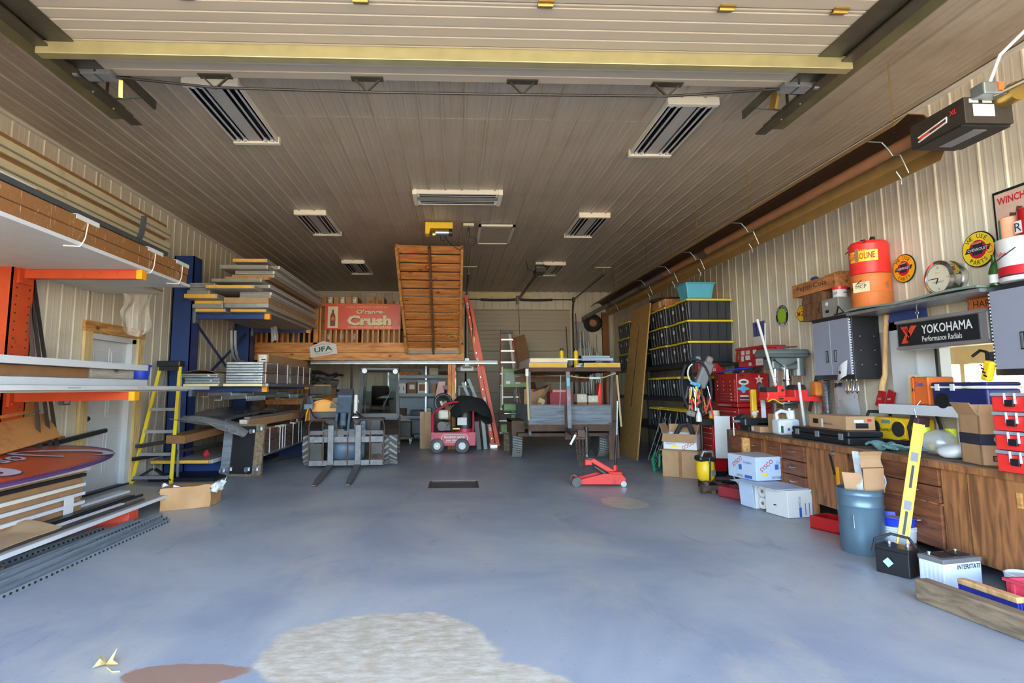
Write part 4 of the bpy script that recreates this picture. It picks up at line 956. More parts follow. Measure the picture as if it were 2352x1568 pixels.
for i,(p,q,w,h,m,lab)in enumerate((((-4.45,8.3,.56),(-3.3,12.0,.70),.07,.05,'stud_dark','dark slotted rail under the slanting carton'),((-4.60,8.5,.36),(-3.6,12.0,.46),.06,.05,'black_plastic','black rail low in the blue rack'),((-4.2,8.9,.42),(-3.3,12.1,.52),.05,.05,'stud_dark','grey rail low in the blue rack, nearest the red rag'))):
    MB().bar(p,q,w,h).mk('loose_rail',m,None,lab,'rail','loose rails low in the blue rack')
t=thing('insulated_panel','pale panel with a yellow foam end at the bottom of the blue rack','panel',(-3.9,10.6,.2))
MB().box(-4.60,9.02,.225,-3.72,12.2,.28).mk('panel_body','panel_grey',t,bev=.004);MB().box(-4.62,8.98,.23,-3.74,9.02,.28).mk('end_face','foam_yellow',t,bev=.01);MB().box(-3.72,9.05,.225,-3.71,12.2,.285).mk('edge_trim','white_paint',t)
MB().box(-4.5,8.75,.0,-3.55,11.9,.05).mk('black_sheet','black_plastic',None,'black sheet on the floor under the blue rack','sheet')
MB().ball((-3.92,9.35,.335),.07,10,8,(.7,1.1,.8)).wob(.03,14).mk('red_rag',mat('rag',(206,40,66),.9,var=.2),None,'crumpled red rag on the low panel of the blue rack','rag',smooth=1)
# strapped bundle on the floor with a label carton on top
t=thing('rail_carton','strapped brown carton bundle at floor level behind the dolly','carton',(-3.3,10.6,.33))
for(z0,z1)in((.33,.53),(.535,.72)):MB().box(-3.60,9.3,z0,-3.01,11.9,z1).mk('carton_body','wrap_dark',t,bev=.01)
for y in(9.55,10.1,10.25,10.4,10.9,11.3,11.5):MB().box(-3.012,y-.008,.33,-3.004,y+.008,.73).mk('strap','strap',t)
for y in(10.1,10.35,11.0):MB().box(-3.08,y-.07,.70,-3.0,y+.07,.73).mk('edge_protector','white_print',t)
MB().box(-3.62,9.28,.305,-2.99,11.95,.33).mk('bottom_rail','galvanised',t)
t=thing('label_carton','slim carton with a shipping label lying on the floor-level bundle','carton',(-3.3,10.4,.74))
b=MB();b.bar((-3.44,9.55,.80),(-3.22,11.8,.83),.16,.13);b.mk('box','cardboard',t,bev=.008);rect(t,'white_print',(-3.445,9.545,.80),.11,.10,'F','shipping_label');rect(t,'ink_black',(-3.45,9.541,.78),.06,.02,'F','barcode')
text(t,'9x7','ink_black',(-3.43,9.540,.82),'F',h=.022)
MB().bar((-3.40,9.6,.885),(-3.18,11.8,.915),.10,.03).mk('top_angle','aluminium',None,'pale angle strip on the slim label carton','angle strip')
for k,x in enumerate((-3.28,-3.16)):
    b=MB().tube([(x,11.7,.74),(x,12.1,.76),(x+.02,12.35,.90),(x+.03,12.42,1.15)],.02,6);b.mk('curved_rail','aluminium',None,('left' if k==0 else 'right')+' curved rail end standing beside the brown shelf post','curved rail','curved rails by the brown shelf',smooth=1)
# dolly standing on edge
t=thing('furniture_dolly','wooden furniture dolly with castors standing on its edge','dolly',(-3.31,9.15,0),(radians(-8),0,radians(-4)))
for x in(-.25,.25):MB().box(x-.07,-.03,.03,x+.07,.03,.80).mk('rail_board','grey_ply' if x<0 else 'old_timber',t,bev=.006)
for z in(.07,.76):MB().box(-.32,.03,z-.06,.32,.06,z+.06).mk('end_board','old_timber',t)
MB().box(-.19,-.005,.05,.19,.02,.78).mk('carpet_pad','black_cloth',t)
for(x,z)in((-.25,.72),(-.12,.70),(.14,.70),(.26,.74),(-.27,.10),(-.16,.12),(.12,.12),(.25,.12)):
    b=MB().box(x-.035,-.055,z-.03,x+.035,-.03,z+.03);b.bar((x-.02,-.05,z),(x-.02,-.10,z-.01),.006,.04);b.bar((x+.02,-.05,z),(x+.02,-.10,z-.01),.006,.04);c=b.mk('castor','galvanised',t)
    MB().cyl((x-.014,-.105,z-.01),(x+.014,-.105,z-.01),.038,n=16).mk('castor_wheel','grey_plastic',c,smooth=1)

# ================================================================ timber loft at the back left
t=thing('loft','pine storage loft with a baluster railing at the back','loft',(-2.1,14.9,0))
for(z0,z1)in((2.0,2.165),(2.17,2.36)):MB().box(-4.66,12.96+(.02 if z0<2.1 else 0),z0,.22,13.0+(.02 if z0<2.1 else 0),z1).mk('fascia_board','pine',t,bev=.003)
MB().box(-4.66,13.02,2.30,.22,16.9,2.35).mk('deck','ply',t)
for i in range(9):MB().box(-4.6+i*.59,13.02,2.08,-4.56+i*.59,16.9,2.30).mk('joist','pine_y',t)
MB().box(.18,13.02,2.05,.22,16.9,2.36).mk('end_board','pine_y',t)
for(x,y)in((-.06,13.12),(-.06,16.6),(-4.5,16.6)):
    for dx in(-.045,.045):MB().box(x+dx-.04,y-.06,0,x+dx+.04,y+.06,2.0).mk('post','pine_z',t)
MB().box(-4.66,12.97,3.24,.20,13.03,3.29).mk('top_rail','pine',t)
MB().box(-4.66,12.97,2.36,.20,13.03,2.40).mk('bottom_rail','pine',t)
_f=None
for i in range(40):
    x=-4.60+i*.1195
    if _f is None:_f=MB().box(x-.019,12.98,2.40,x+.019,13.02,3.24).mk('baluster','pine_z',t);x0_=x
    else:
        c=_f.copy();COL.objects.link(c);c.location=(x-x0_,0,0)
for x in(-3.14,.16):MB().box(x-.05,12.97,2.36,x+.05,13.07,3.32).mk('newel','pine_z',t)
# steel rails hung along the front edge
for k,(z,r,lab)in enumerate(((1.965,.022,'upper long steel rail lying along the front of the loft'),(1.925,.016,'lower long steel rail lying along the front of the loft'))):
    b=MB().bar((-3.22,12.93,z),(.98,12.93,z),.05,r*2);b.mk('steel_rail','zinc' if k else 'stud_dark',None,lab,'rail','rails along the front of the loft')
# raised stair, hinged at the loft edge
sl,sr=V(-1.07,12.92,2.24),V(.13,12.92,2.24);tl,trr=V((-1.134,10.905,4.140)),V((0.148,10.905,4.120))
t=thing('loft_stair','pine loft stair swung up to the ceiling, underside toward the door','stair',(-.47,12.9,2.1))
dirv=((tl+trr)/2-(sl+sr)/2);Ls=dirv.length;dn=dirv.normalized();xv=V(1,0,0);nn=xv.cross(dn).normalized()   # nn points away from the viewer side
if nn.y<0:nn=-nn
def sp(u,v,w):return sl.lerp(sr,u)*(1-v)+tl.lerp(trr,u)*v+nn*w
for u,w_ in((.0,.05),(.5,.045),(1.0,.05)):
    b=MB();a0=sp(u,-.02,-.03);a1=sp(u,1.0,-.03);b.bar(a0,a1,w_,.16,tuple(nn));b.mk('stringer','brown_post' if u==.5 else 'pine_y',t)
for k in range(13):
    for h in(0,1):
        u0,u1=(.02,.48)if h==0 else(.52,.98);v0=k/13+.004;v1=(k+1)/13-.004
        p=[sp(u0,v0,.035),sp(u1,v0,.035),sp(u1,v1,-.005),sp(u0,v1,-.005)];q=[x+nn*.032 for x in p]
        MB().add(p+q,[(0,3,2,1),(4,5,6,7),(0,1,5,4),(1,2,6,5),(2,3,7,6),(3,0,4,7)]).mk('tread_board','pine',t,bev=.003)
for u in(.02,.98):MB().bar(sp(u,.99,-.02),sp(u,1.0,-.02)+V(-.0,.9,.10),.07,.06).mk('stringer_end',mat('stain',(190,98,40),.5,var=.15),t)
MB().ball(sp(.47,.83,-.05),.05,10,8,(1,.6,1)).mk('red_ribbon','red_paint',t)
MB().bar(sp(0,0,-.04)+V(0,0,-.03),sp(1,0,-.04)+V(0,0,-.03),.05,.07).mk('hinge_board','panel_edge',t)
# signs on the railing
t=thing('drink_sign','wide red embossed drink sign reading Orange-Crush on the loft railing','sign',(-2.05,12.92,2.7))
MB().box(-2.94,12.925,2.69,-1.22,12.945,3.27).mk('plate','sign_red',t,bev=.004)
MB().box(-2.87,12.920,2.73,-2.64,12.926,3.22).mk('bottle_panel','cream',t)
b=MB();pf=[(-.055,-.20),(.055,-.20),(.058,0),(.050,.05),(.022,.12),(.020,.18),(-.020,.18),(-.022,.12),(-.050,.05),(-.058,0)]
b.prism([(-2.755+u,2.965+v)for u,v in pf],'Y',12.915,12.921);b.mk('bottle_picture',mat('bottle_brown',(120,48,30),.4,var=.15),t);MB().rbox((-2.755,12.913,2.94),(.075,.002,.075),(0,pi/4,0)).mk('bottle_label','tool_orange',t)
text(t,'FEEL FRESH! DRINK','sign_amber',(-1.98,12.922,3.205),'F',h=.045,w=.95)
for d,m_,y_ in((.008,'ink_black',12.9225),(0,'cream',12.9205)):
    text(t,"O'range-",m_,(-1.90+d,y_,3.085-d),'F',h=.125,w=.66,bold=.03);text(t,'Crush',m_,(-1.93+d*1.4,y_,2.90-d*1.4),'F',h=.23,w=1.0,bold=.05)
text(t,'CARBONATED BEVERAGE','sign_amber',(-1.92,12.922,2.745),'F',h=.05,w=.98)
t=thing('coop_sign','tilted white sign with green letters UFA on the loft edge','sign',(-2.9,12.93,2.1),(0,radians(-9),0))
MB().prism([(-.30,0),(.30,0),(.30,.22),(.02,.33),(-.30,.24)][::1],'Y',-.02,-.005).mk('plate','white_print',t);text(t,'UFA','ink_green',(0,-.022,.15),'F',h=.115,w=.40,bold=.03)
for z,s_ in((.065,-1),(.235,1)):
    for sx in(-1,1):MB().bar((0,-.0215,z+s_*.03),(sx*.2,-.0215,z),.002,.008).mk('red_line','ink_red',t)
t.location=(-2.93,12.945,2.10)
# cartons stored on the loft
def carton(x0,x1,y0,y1,z0,z1,lab,grp,m='cardboard',label_at=None,name='carton'):
    t=thing(name,lab,'carton',((x0+x1)/2,(y0+y1)/2,z0),group=grp);MB().box(x0,y0,z0,x1,y1,z1).mk('box',m,t,bev=.006)
    MB().box((x0+x1)/2-.025,y0-.002,z0+.003,(x0+x1)/2+.025,y0,z1+.002).mk('tape','cardboard_dark',t)
    if label_at:rect(t,'white_print',(label_at,y0-.003,z1-.075),.075,.13,'F','label_sheet');rect(t,'ink_black',(label_at-.012,y0-.0045,z1-.035),.03,.018,'F','print')
    return t
lv=['floor level','second level','third level','top level'];cn=['left','middle','right']
for c_ in range(3):
    for l_ in range(4):carton(-3.10+c_*.285,-2.83+c_*.285,13.25,13.85,2.355+l_*.285,2.635+l_*.285,cn[c_]+' column, '+lv[l_]+' of the labelled cartons on the loft','labelled cartons on the loft',label_at=-2.90+c_*.285)
for i,(x0,x1,z0,z1,y0,lab)in enumerate(((-2.15,-1.75,2.355,2.75,13.3,'carton behind the drink sign, left on the loft floor'),(-1.72,-1.28,2.355,2.75,13.3,'carton behind the drink sign, right on the loft floor'),(-2.05,-1.55,2.753,3.14,13.35,'carton standing under the big printed carton on the loft'),(-1.50,-1.15,2.753,3.12,13.35,'carton under the small labelled carton beside the stair'))):carton(x0,x1,y0,y0+.5,z0,z1,lab,'plain cartons on the loft')
t=carton(-2.08,-1.66,13.4,13.85,3.18,3.52,'big printed carton on top of the pile on the loft',None);MB().box(-2.09,13.39,3.143,-1.65,13.86,3.20).mk('dark_lid','cardboard_dark',t);text(t,'THIS WAY UP','ink_black',(-1.87,13.397,3.47),'F',h=.02)
for(x_,z_,w_,h_)in((-1.98,3.40,.09,.06),(-1.76,3.38,.10,.11),(-1.95,3.28,.06,.03),(-1.80,3.25,.07,.02)):rect(t,'cardboard_dark',(x_,13.397,z_),w_,h_,'F','print_block')
carton(-1.58,-1.27,13.4,13.8,3.125,3.42,'small labelled carton on the loft right beside the stair',None,label_at=-1.36)
for i in range(5):MB().box(-4.55+i*.25,13.3,2.355,-4.36+i*.25,13.6,2.95-.05*(i%2)).mk('loft_box',['cardboard_dark','black_plastic','crate_wood','grey_plastic','black_plastic'][i],None,('brown box at the far left of the loft','black box second from the left on the loft','wooden box third from the left on the loft','grey box behind the rack stacks on the loft','black box left of the labelled cartons on the loft')[i],'box','boxes at the left of the loft')

# ---------------------------------------------------------------- below the loft
t=thing('work_shelf','brown timber shelf frame beside the blue rack','shelf',(-3.4,13.2,0))
for x in(-4.2,-3.27):MB().box(x-.06,12.75,0,x+.06,12.87,1.34 if x<-4 else 1.42).mk('post','brown_post',t)
for z in(1.02,1.34):MB().box(-4.2,12.76,z,-3.25,12.86,z+.10).mk('cross_rail','crate_wood',t)
MB().box(-4.3,12.87,1.12,-2.75,13.6,1.15).mk('shelf_board','ply',t);MB().box(-4.3,12.87,1.42,-2.75,13.6,1.45).mk('shelf_board','ply',t);MB().box(-2.85,13.4,0,-2.75,13.5,1.42).mk('post','brown_post',t)
for i in range(4):MB().bar((-4.1+.2*i,12.95+.1*i,1.17+.018*i),(-3.3+.1*i,13.35-.1*i,1.18+.018*i),.06,.016).mk('flat_bar','stud_dark',None,('bottom','second','third','top')[i]+' flat bar in the brown shelf','flat bar','flat bars in the brown shelf')
b=MB();random.seed(2)
for i in range(14):b.rbox((-3.1+random.uniform(-.3,.3),13.2+random.uniform(-.2,.2),1.50+random.uniform(0,.16)),(random.uniform(.1,.35),random.uniform(.08,.3),random.uniform(.05,.12)),(random.uniform(-.4,.4),random.uniform(-.4,.4),random.uniform(0,3)))
b.wob(.03,5).mk('engine_part',mat('greasy',(84,82,76),.6,metal=.3,var=.3,c2=(40,38,36),c2s=5),None,'greasy engine part on the brown shelf','engine part',smooth=1)
MB().sheet(lambda u,v:(-3.32+.75*u,13.02+.35*v,1.73-.10*u*u+.03*sin(8*u)+.02*sin(9*v)),10,6,.02).wob(.02,7).mk('black_cloth','black_cloth',None,'black cloth thrown over the engine part','cloth',smooth=1)
b=MB();b.cyl((-3.9,12.80,1.19),(-3.9,12.86,1.19),.055,n=16)
for k in range(8):b.cyl((-3.9+.07*cos(k*pi/4),12.80,1.19+.07*sin(k*pi/4)),(-3.9+.07*cos(k*pi/4),12.86,1.19+.07*sin(k*pi/4)),.014,n=8)
b.mk('cable_gland','beige_box',None,'round toothed cable end on the brown shelf','fitting')
rect(None,'white_print',(-3.30,12.745,1.50),.12,.10,'F','paper_tag');o=bpy.data.objects['paper_tag'];tag(o,'white paper tag stuck at the top of the brown shelf post','tag')

# steel shelving at the back wall with boxes
t=thing('steel_shelving','pale blue-grey steel shelving under the loft at the back wall','shelf',(-.9,15.4,0))
for z in(.12,.62,1.20,1.68):MB().box(-1.75,15.2,z,.05,15.7,z+.03).mk('shelf','panel_grey',t); 
for z in(.12,.62,1.20,1.68):MB().box(-1.75,15.195,z-.05,.05,15.2,z+.03).mk('shelf_lip',mat('shelf_blue',(150,164,178),.5,var=.06),t)
for x in(-1.74,-.75,.03):MB().box(x-.02,15.2,0,x+.02,15.24,1.95).mk('upright','galvanised',t)
MB().box(-1.75,15.69,0,.05,15.70,1.9).mk('back_sheet',mat('shelf_blue',(176,192,206),.5,var=.06),t)
for i,(x0,x1,z1,m,lab)in enumerate(((-1.52,-1.28,1.50,'white_print','white printed box on the pale shelf, nearest the loader cab'),(-1.25,-1.0,1.53,'cardboard_dark','brown box with a pale label on the pale shelf'),(-.97,-.68,1.52,'white_print','open white box with cut-out front on the pale shelf'),(-.60,-.48,1.46,'cardboard','thin carton on the pale shelf'),(-.2,.02,1.45,'cardboard','carton at the right end of the pale shelf'))):
    t=thing('shelf_box',lab,'box',((x0+x1)/2,15.4,1.232),group='boxes on the pale shelf');MB().box(x0,15.22,1.232,x1,15.6,z1).mk('box',m,t,bev=.005)
    if i==1:rect(t,'white_print',(-1.12,15.217,1.40),.14,.12,'F','label_sheet')
    if i==2:MB().box(-.93,15.215,1.30,-.72,15.22,1.47).mk('cut_out','cardboard_dark',t);MB().sheet(lambda u,v:(-.99+.33*u,15.22-.10*v,1.53+.05*v),3,2,.006).mk('flap','white_print',t)
    if i==0:
        for x in(-1.45,-1.34):rect(t,'ink_black',(x,15.217,1.36),.02,.1,'F','print')
for i,(x,z,w,h,m,lab)in enumerate(((-1.2,1.712,.55,.10,'crate_wood','bundle of wood scraps on the top pale shelf'),(-.55,1.712,.24,.20,'beige_box','beige box on the top pale shelf'),(-.2,1.712,.4,.10,'rusty','rusty part on the top pale shelf'),(-1.45,.652,.35,.18,'rusty','dark brown tray on the lower pale shelf'),(-1.0,.652,.3,.14,'black_plastic','black case on the lower pale shelf'),(-.70,.652,.18,.20,'off_white','small pale box on the lower pale shelf'))): 
    b=MB().box(x-w/2,15.25,z,x+w/2,15.55,z+h);b.wob(.015,6);b.mk('shelf_item',m,None,lab,'box','things on the pale shelving',bev=.01)
MB().sheet(lambda u,v:(-1.42+.36*u,14.9,.30+.42*v*(1-.5*u)),4,4,.01).mk('grey_sheet','panel_grey',None,'torn grey sheet standing under the pale shelving','sheet')
t=thing('red_case','tall red case standing at the right end of the pale shelving','case',(-.35,15.0,1.1));b=MB().add([(-.52,15.0,1.08),(-.28,15.0,1.08),(-.22,15.0,1.55),(-.42,15.0,1.55),(-.52,15.1,1.08),(-.28,15.1,1.08),(-.22,15.1,1.55),(-.42,15.1,1.55)],[(0,3,2,1),(4,5,6,7),(0,1,5,4),(1,2,6,5),(2,3,7,6),(3,0,4,7)]);b.mk('body','red_tool',t,bev=.01);MB().box(-.30,14.98,1.33,-.02,15.06,1.44).mk('pink_bracket',mat('pinkish',(170,130,130),.5),t)
MB().box(-.46,14.7,.0,-.1,14.74,1.02).mk('plywood_sheet','ply',None,'taller plywood offcut behind the pressure washer','plywood'); 
b=MB().box((-0.781,13.200,0.828)[0],13.2,0,(-0.522,13.200,0.828)[0],13.22,(-0.781,13.200,0.828)[2]);b.mk('plywood_sheet','ply',None,'short plywood offcut standing left of the pressure washer','plywood')
# trolley on castors behind the loader
t=thing('shop_trolley','dark timber trolley on castors behind the loader wheel','trolley',(-1.2,14.2,0));MB().box(-1.45,14.0,.14,-1.0,14.5,.20).mk('deck','old_timber',t);MB().box(-1.42,14.05,.20,-1.05,14.45,.55).mk('tool_box','black_plastic',t,bev=.01)
for x in(-1.4,-1.06):b=MB().cyl((x-.02,14.05,.055),(x+.02,14.05,.055),.055);b.box(x-.03,14.03,.08,x+.03,14.07,.14);b.mk('castor','zinc',t)
# bench grinder, radio and clutter right of the timber post
t=thing('router_table','beige bench machine with a round dial on top beside the timber post','machine',(.29,14.2,1.05));MB().box(.10,14.0,1.10,.48,14.3,1.16).mk('base','beige_box',t,bev=.01);MB().box(.10,14.0,1.38,.48,14.3,1.43).mk('top_frame','beige_box',t,bev=.01)
for x in(.10,.44):MB().box(x,14.0,1.16,x+.04,14.3,1.38).mk('side_frame','beige_box',t)
MB().box(.15,14.2,1.16,.43,14.28,1.38).mk('motor_block','dark_steel',t);b=MB().cyl((.28,14.1,1.43),(.28,14.1,1.50),.12,n=20);b.cyl((.28,14.1,1.50),(.28,14.1,1.53),.06,n=20);b.mk('dial','galvanised',t,smooth=1)
t=thing('drill_rig','small rusty hand machine with pale rods below the beige machine','machine',(.3,14.1,.8));MB().box(.12,13.95,.80,.55,14.3,.92).mk('block','dark_steel',t,bev=.02);MB().box(.2,13.95,.93,.48,14.2,1.04).mk('motor','rusty_orange',t,bev=.03)
for x in(.15,.54):MB().cyl((x,13.94,.76),(x,13.94,.95),.014).mk('rod','aluminium',t)
MB().box(.05,13.9,0,.62,14.5,.797).mk('tool_bench','brown_post',None,'dark low bench under the beige machine','bench')
t=thing('shop_radio','rounded grey appliance with a white label slung below the loft deck','appliance',(.28,13.6,1.72));b=MB().box(.02,13.4,1.74,.62,13.7,1.88);b.mk('shell','grey_plastic',t,bev=.06,seg=4);rect(t,'white_print',(.30,13.398,1.82),.30,.10,'F','label_sheet');rect(t,'ink_black',(.30,13.396,1.84),.22,.02,'F','print');MB().box(.25,13.5,1.88,.35,13.6,2.07).mk('bracket','zinc',t)
for i,(p,q)in enumerate((((0.199,13.600,1.499),(0.408,13.600,1.017)),((0.336,13.700,1.584),(0.567,13.700,1.014)))):b=MB().bar(p,q,.07,.06,(0,1,0));b.mk('boxed_rail','grey_track',None,('left' if i==0 else 'right')+' grey boxed rail leaning beside the orange ladder','rail','grey rails beside the orange ladder')

# orange extension ladder against the loft end
t=thing('extension_ladder','tall orange extension ladder leaning on the end of the loft','ladder',(.6,13.6,0))
p0,p1=V(.90,13.35,.03),V(.27,13.35,3.56)
for k,(dx,dy,l)in enumerate(((0,0,1),(.12,0,.96),(0,.42,1),(.12,.42,.96))):
    a=p0+V(dx,dy,0);b_=p0.lerp(p1,l)+V(dx*.55,dy,0)
    MB().bar(a,b_,.028,.085,(1,0,0)).mk('rail','orange_ladder',t)
for i in range(12):
    c=p0.lerp(p1,.05+i*.08);b=MB()
    b.cyl(c+V(0,-.016,0),c+V(0,.43,0),.016,n=10);r=b.mk('rung','aluminium',t)
    for dx in(-.02,.02):MB().cyl(c+V(dx,-.0165,0),c+V(dx,-.02,0),.011,n=8).mk('rung_hole','black',r)
for s_ in(0,.42):MB().box(.84,13.33+s_,0,1.0,13.38+s_,.06).mk('foot','aluminium',t)
for k,v_ in enumerate((.12,.30,.56,.70,.93)):c=p0.lerp(p1,v_);MB().rbox(c+V(.005,-.016,0),(.05,.002,.14),(0,-.178,0)).mk('warning_label','white_print' if k!=3 else 'yellow',t)
MB().tube([(.34,13.34,3.3),(.42,13.33,2.9),(.44,13.33,2.5)],.008).mk('rope','black',t)

# red stepladder, cardboard and strips against the rear door
t=thing('step_ladder','faded red stepladder standing before the rear door','ladder',(1.3,15.2,0))
a0,a1,c0,c1=V(1.18,15.1,0),V(1.80,15.1,0),V(1.28,15.4,2.86),V(1.58,15.4,2.86)
for p,q in((a0,c0),(a1,c1)):MB().bar(p,q,.03,.07,(0,1,0)).mk('side_rail','red_ladder',t)
for i in range(9):l=a0.lerp(c0,.07+i*.108);r=a1.lerp(c1,.07+i*.108);MB().bar(l,r,.08,.035).mk('tread','aluminium',t)
MB().box(1.26,15.33,2.84,1.60,15.48,2.93).mk('top_cap','dark_steel',t)
for p,q in((a0+V(.05,.7,0),c0+V(0,.05,0)),(a1+V(-.05,.7,0),c1+V(0,.05,0))):MB().bar(p,q,.025,.05,(0,1,0)).mk('rear_leg','red_ladder',t)
q0,q1,q2,q3=V((1.617,15.600,2.743)),V((1.944,15.600,2.841)),V((2.312,15.000,0.643)),V((1.968,15.000,0.643))
MB().add([q0,q1,q2,q3,q0+V(0,.02,0),q1+V(0,.02,0),q2+V(0,.02,0),q3+V(0,.02,0)],[(0,3,2,1),(4,5,6,7),(0,1,5,4),(1,2,6,5),(2,3,7,6),(3,0,4,7)]).mk('card_sheet',mat('brown_card',(138,98,66),.8),None,'brown cardboard sheet leaning before the rear door','cardboard')
MB().bar((1.524,15.500,2.890),(1.852,15.500,0.097),.10,.03,(0,1,0)).mk('grey_strip','panel_pale',None,'pale grey strip leaning beside the red stepladder','strip')
MB().bar((1.772,15.700,2.462),(2.326,15.500,0.270),.05,.03,(0,1,0)).mk('grey_strip','panel_grey',None,'grey strip leaning behind the brown cardboard sheet','strip')

# ================================================================ compact loader with pallet forks
ld=thing('compact_loader','grey and orange compact loader with black cab and pallet forks','loader',(-1.85,10.0,0),.085)
def lp(b,n,m,p=ld,**k):return b.mk(n,m,p,**k)
for x in(-.26,.20):
    f=lp(MB().box(x-.05,-.03,.02,x+.05,.03,.74),'fork','steel_worn',bev=.006)
    b=MB().add([(x-.05,-.03,.02),(x+.05,-.03,.02),(x+.055,-1.35,.015),(x-.045,-1.35,.015),(x-.05,-.03,.075),(x+.05,-.03,.075),(x+.055,-1.35,.045),(x-.045,-1.35,.045),(x+.03,-1.78,.012),(x-.02,-1.78,.012),(x+.03,-1.78,.022),(x-.02,-1.78,.022)],
        [(0,1,2,3),(7,6,5,4),(0,4,5,1),(1,5,6,2),(3,7,4,0),(3,2,8,9),(6,7,11,10),(2,6,10,8),(7,3,9,11),(8,10,11,9)]);lp(b,'fork_blade','steel_worn',f)
for z,h in((.05,.09),(.44,.10)):lp(MB().box(-.64,.03,z,.64,.07,z+h),'carriage_bar','steel_worn',bev=.003)
lp(MB().box(-.62,.04,.57,.62,.08,.64),'upper_bar','dark_steel')
for x in(-.63,-.39,.02,.40,.63):lp(MB().box(x-.012,.03,.06,x+.012,.06,.62),'carriage_upright','rusty')
for x0,x1 in((-.64,-.17),(.17,.64)):
    b=MB().tube([(x0,.05,.55),(x0,.05,.72),(x0+.025,.05,.80),(x0+.08,.05,.83),(x1-.08,.05,.83),(x1-.025,.05,.80),(x1,.05,.72),(x1,.05,.52)],.013,8);b.tube([((x0+x1)/2,.05,.15),((x0+x1)/2,.05,.83)],.011,6);lp(b,'guard_hoop','rusty')
lp(MB().box(-.61,.07,.14,-.40,.08,.42),'mesh_plate','dark_metal');lp(MB().box(.42,.07,.14,.61,.08,.42),'mesh_plate','dark_metal')
b=MB()
for i in range(40):b.rbox((.52+random.uniform(-.08,.08),.03+random.uniform(-.01,.02),.165+random.uniform(0,.06)),(.03,.02,.03),(random.uniform(0,2),)*3)
lp(b,'chain_heap','rusty')
# hitch, boom and ram
b=MB().box(-.42,.10,.46,-.05,.30,.66);b.box(.02,.10,.46,.32,.30,.66);lp(b,'hitch_plate','loader_grey',bev=.01)
b=MB().lathe((-.03,.42,.30),[(.0,-.32),(.17,-.32),(.24,-.2),(.25,0),(.24,.2),(.17,.32),(0,.32)],20,'X');lp(b,'axle_housing','loader_grey',smooth=1)
for s in(-1,1):
    b=MB().prism([(.02,.52),(.26,.46),(.95,1.10),(1.05,1.30),(.88,1.34),(.62,1.24)],'X',s*.11-.02-.10,s*.11+.02-.10);lp(b,'boom_side','loader_grey',bev=.006)
b=MB().add([(-.22,.60,1.22),(.02,.60,1.22),(.02,.30,.94),(-.22,.30,.94),(-.22,.64,1.20),(.02,.64,1.20),(.02,.36,.92),(-.22,.36,.92)],[(0,1,2,3),(7,6,5,4),(0,4,5,1),(1,5,6,2),(2,6,7,3),(3,7,4,0)]);lp(b,'boom_top','loader_grey')
b=MB().prism([(.56,1.20),(1.0,1.34),(1.0,1.36),(.55,1.24)],'X',-.22,.02);lp(b,'boom_cap','loader_grey')
r=lp(MB().cyl((-.10,.42,.98),(-.10,.30,.70),.055,n=16),'ram','loader_grey',smooth=1);lp(MB().cyl((-.10,.30,.72),(-.12,.20,.56),.022,n=12),'ram_rod','chrome',r,smooth=1)
lp(MB().box(.08,.45,.92,.14,.55,1.25),'valve_block','white_paint',bev=.008)
b=MB().box(.10,.30,.50,.30,.36,.80);b.box(.15,.20,.62,.28,.30,.74);lp(b,'quick_coupler','loader_grey',bev=.01)
b=MB().tube([(.05,.4,.95),(.12,.25,.90),(.10,.15,.80),(.16,.12,.74)],.014,8);b.cyl((.08,.2,.86),(.18,.2,.86),.03);lp(b,'coupling','chrome',smooth=1)
for k in range(3):lp(MB().tube([(.12+.03*k,.45,.95-.03*k),(.22+.02*k,.25,.86),(.20,.2,.70+.03*k),(.25,.3,.60)],.011,6),'hydraulic_hose','black_rubber',smooth=1)
# body, cab
b=MB().box(-.55,.75,.42,.62,2.6,.82);lp(b,'chassis','loader_black',bev=.02)
b=MB();n=10
def hood(u,v): 
    a=pi*u;x=-.52+.30*(-cos(a))*.98;z=.80+.42*sin(a)**.6;y=.95+1.4*v-.22*(1-sin(a))*(v<.01)
    return(x,y,z*(1-.06*(1-v)))
b.sheet(hood,16,6,.02);lp(b,'engine_hood','loader_orange',smooth=1)
b=MB();pts=[(-.52+.29*(-cos(pi*i/12)),.75+.40*max(0,sin(pi*i/12))**.6)for i in range(13)]+[(-.23,.55),(-.81,.55)];b.prism(pts,'Y',1.0,1.04);lp(b,'hood_front','loader_orange');lp(MB().box(-.78,.98,.55,-.26,1.0,.93),'grille','loader_black',bev=.02)
lp(MB().prism([(-.42,1.0),(-.25,1.0),(-.25,1.20),(-.36,1.18)],'Y',.97,1.0),'hood_vent','black_plastic')
b=MB().cyl((-.24,1.25,1.20),(-.24,1.25,1.30),.10,n=20);lp(b,'air_cleaner','zinc',smooth=1);lp(MB().cyl((-.24,1.25,1.30),(-.24,1.25,1.35),.095,n=20),'air_cap','black_plastic',smooth=1)
lp(MB().tube([(-.07,1.5,1.1),(-.07,1.5,1.85)],.022,8),'exhaust','dark_metal',smooth=1)
cx0,cx1,cy0,cy1,cz0,cz1=.12,.86,.95,2.15,.80,1.72
for(x,tx)in((cx0,cx0+.05),(cx1,cx1-.03)):
    for(y,ty)in((cy0,cy0+.18),(cy1,cy1-.06)):lp(MB().bar((x,y,cz0),(tx,ty,cz1),.055,.055,(0,1,0)),'cab_post','loader_black')
lp(MB().box(cx0+.0,cy0+.12,cz1-.02,cx1+.02,cy1,cz1+.06),'cab_roof','loader_black',bev=.02)
lp(MB().box(cx0,cy0-.02,.70,cx1,cy0+.02,.90),'cab_sill','loader_black',bev=.01);lp(MB().box(cx0+.26,cy0-.03,.69,cx1-.02,cy0-.02,.735),'sill_rail','zinc')
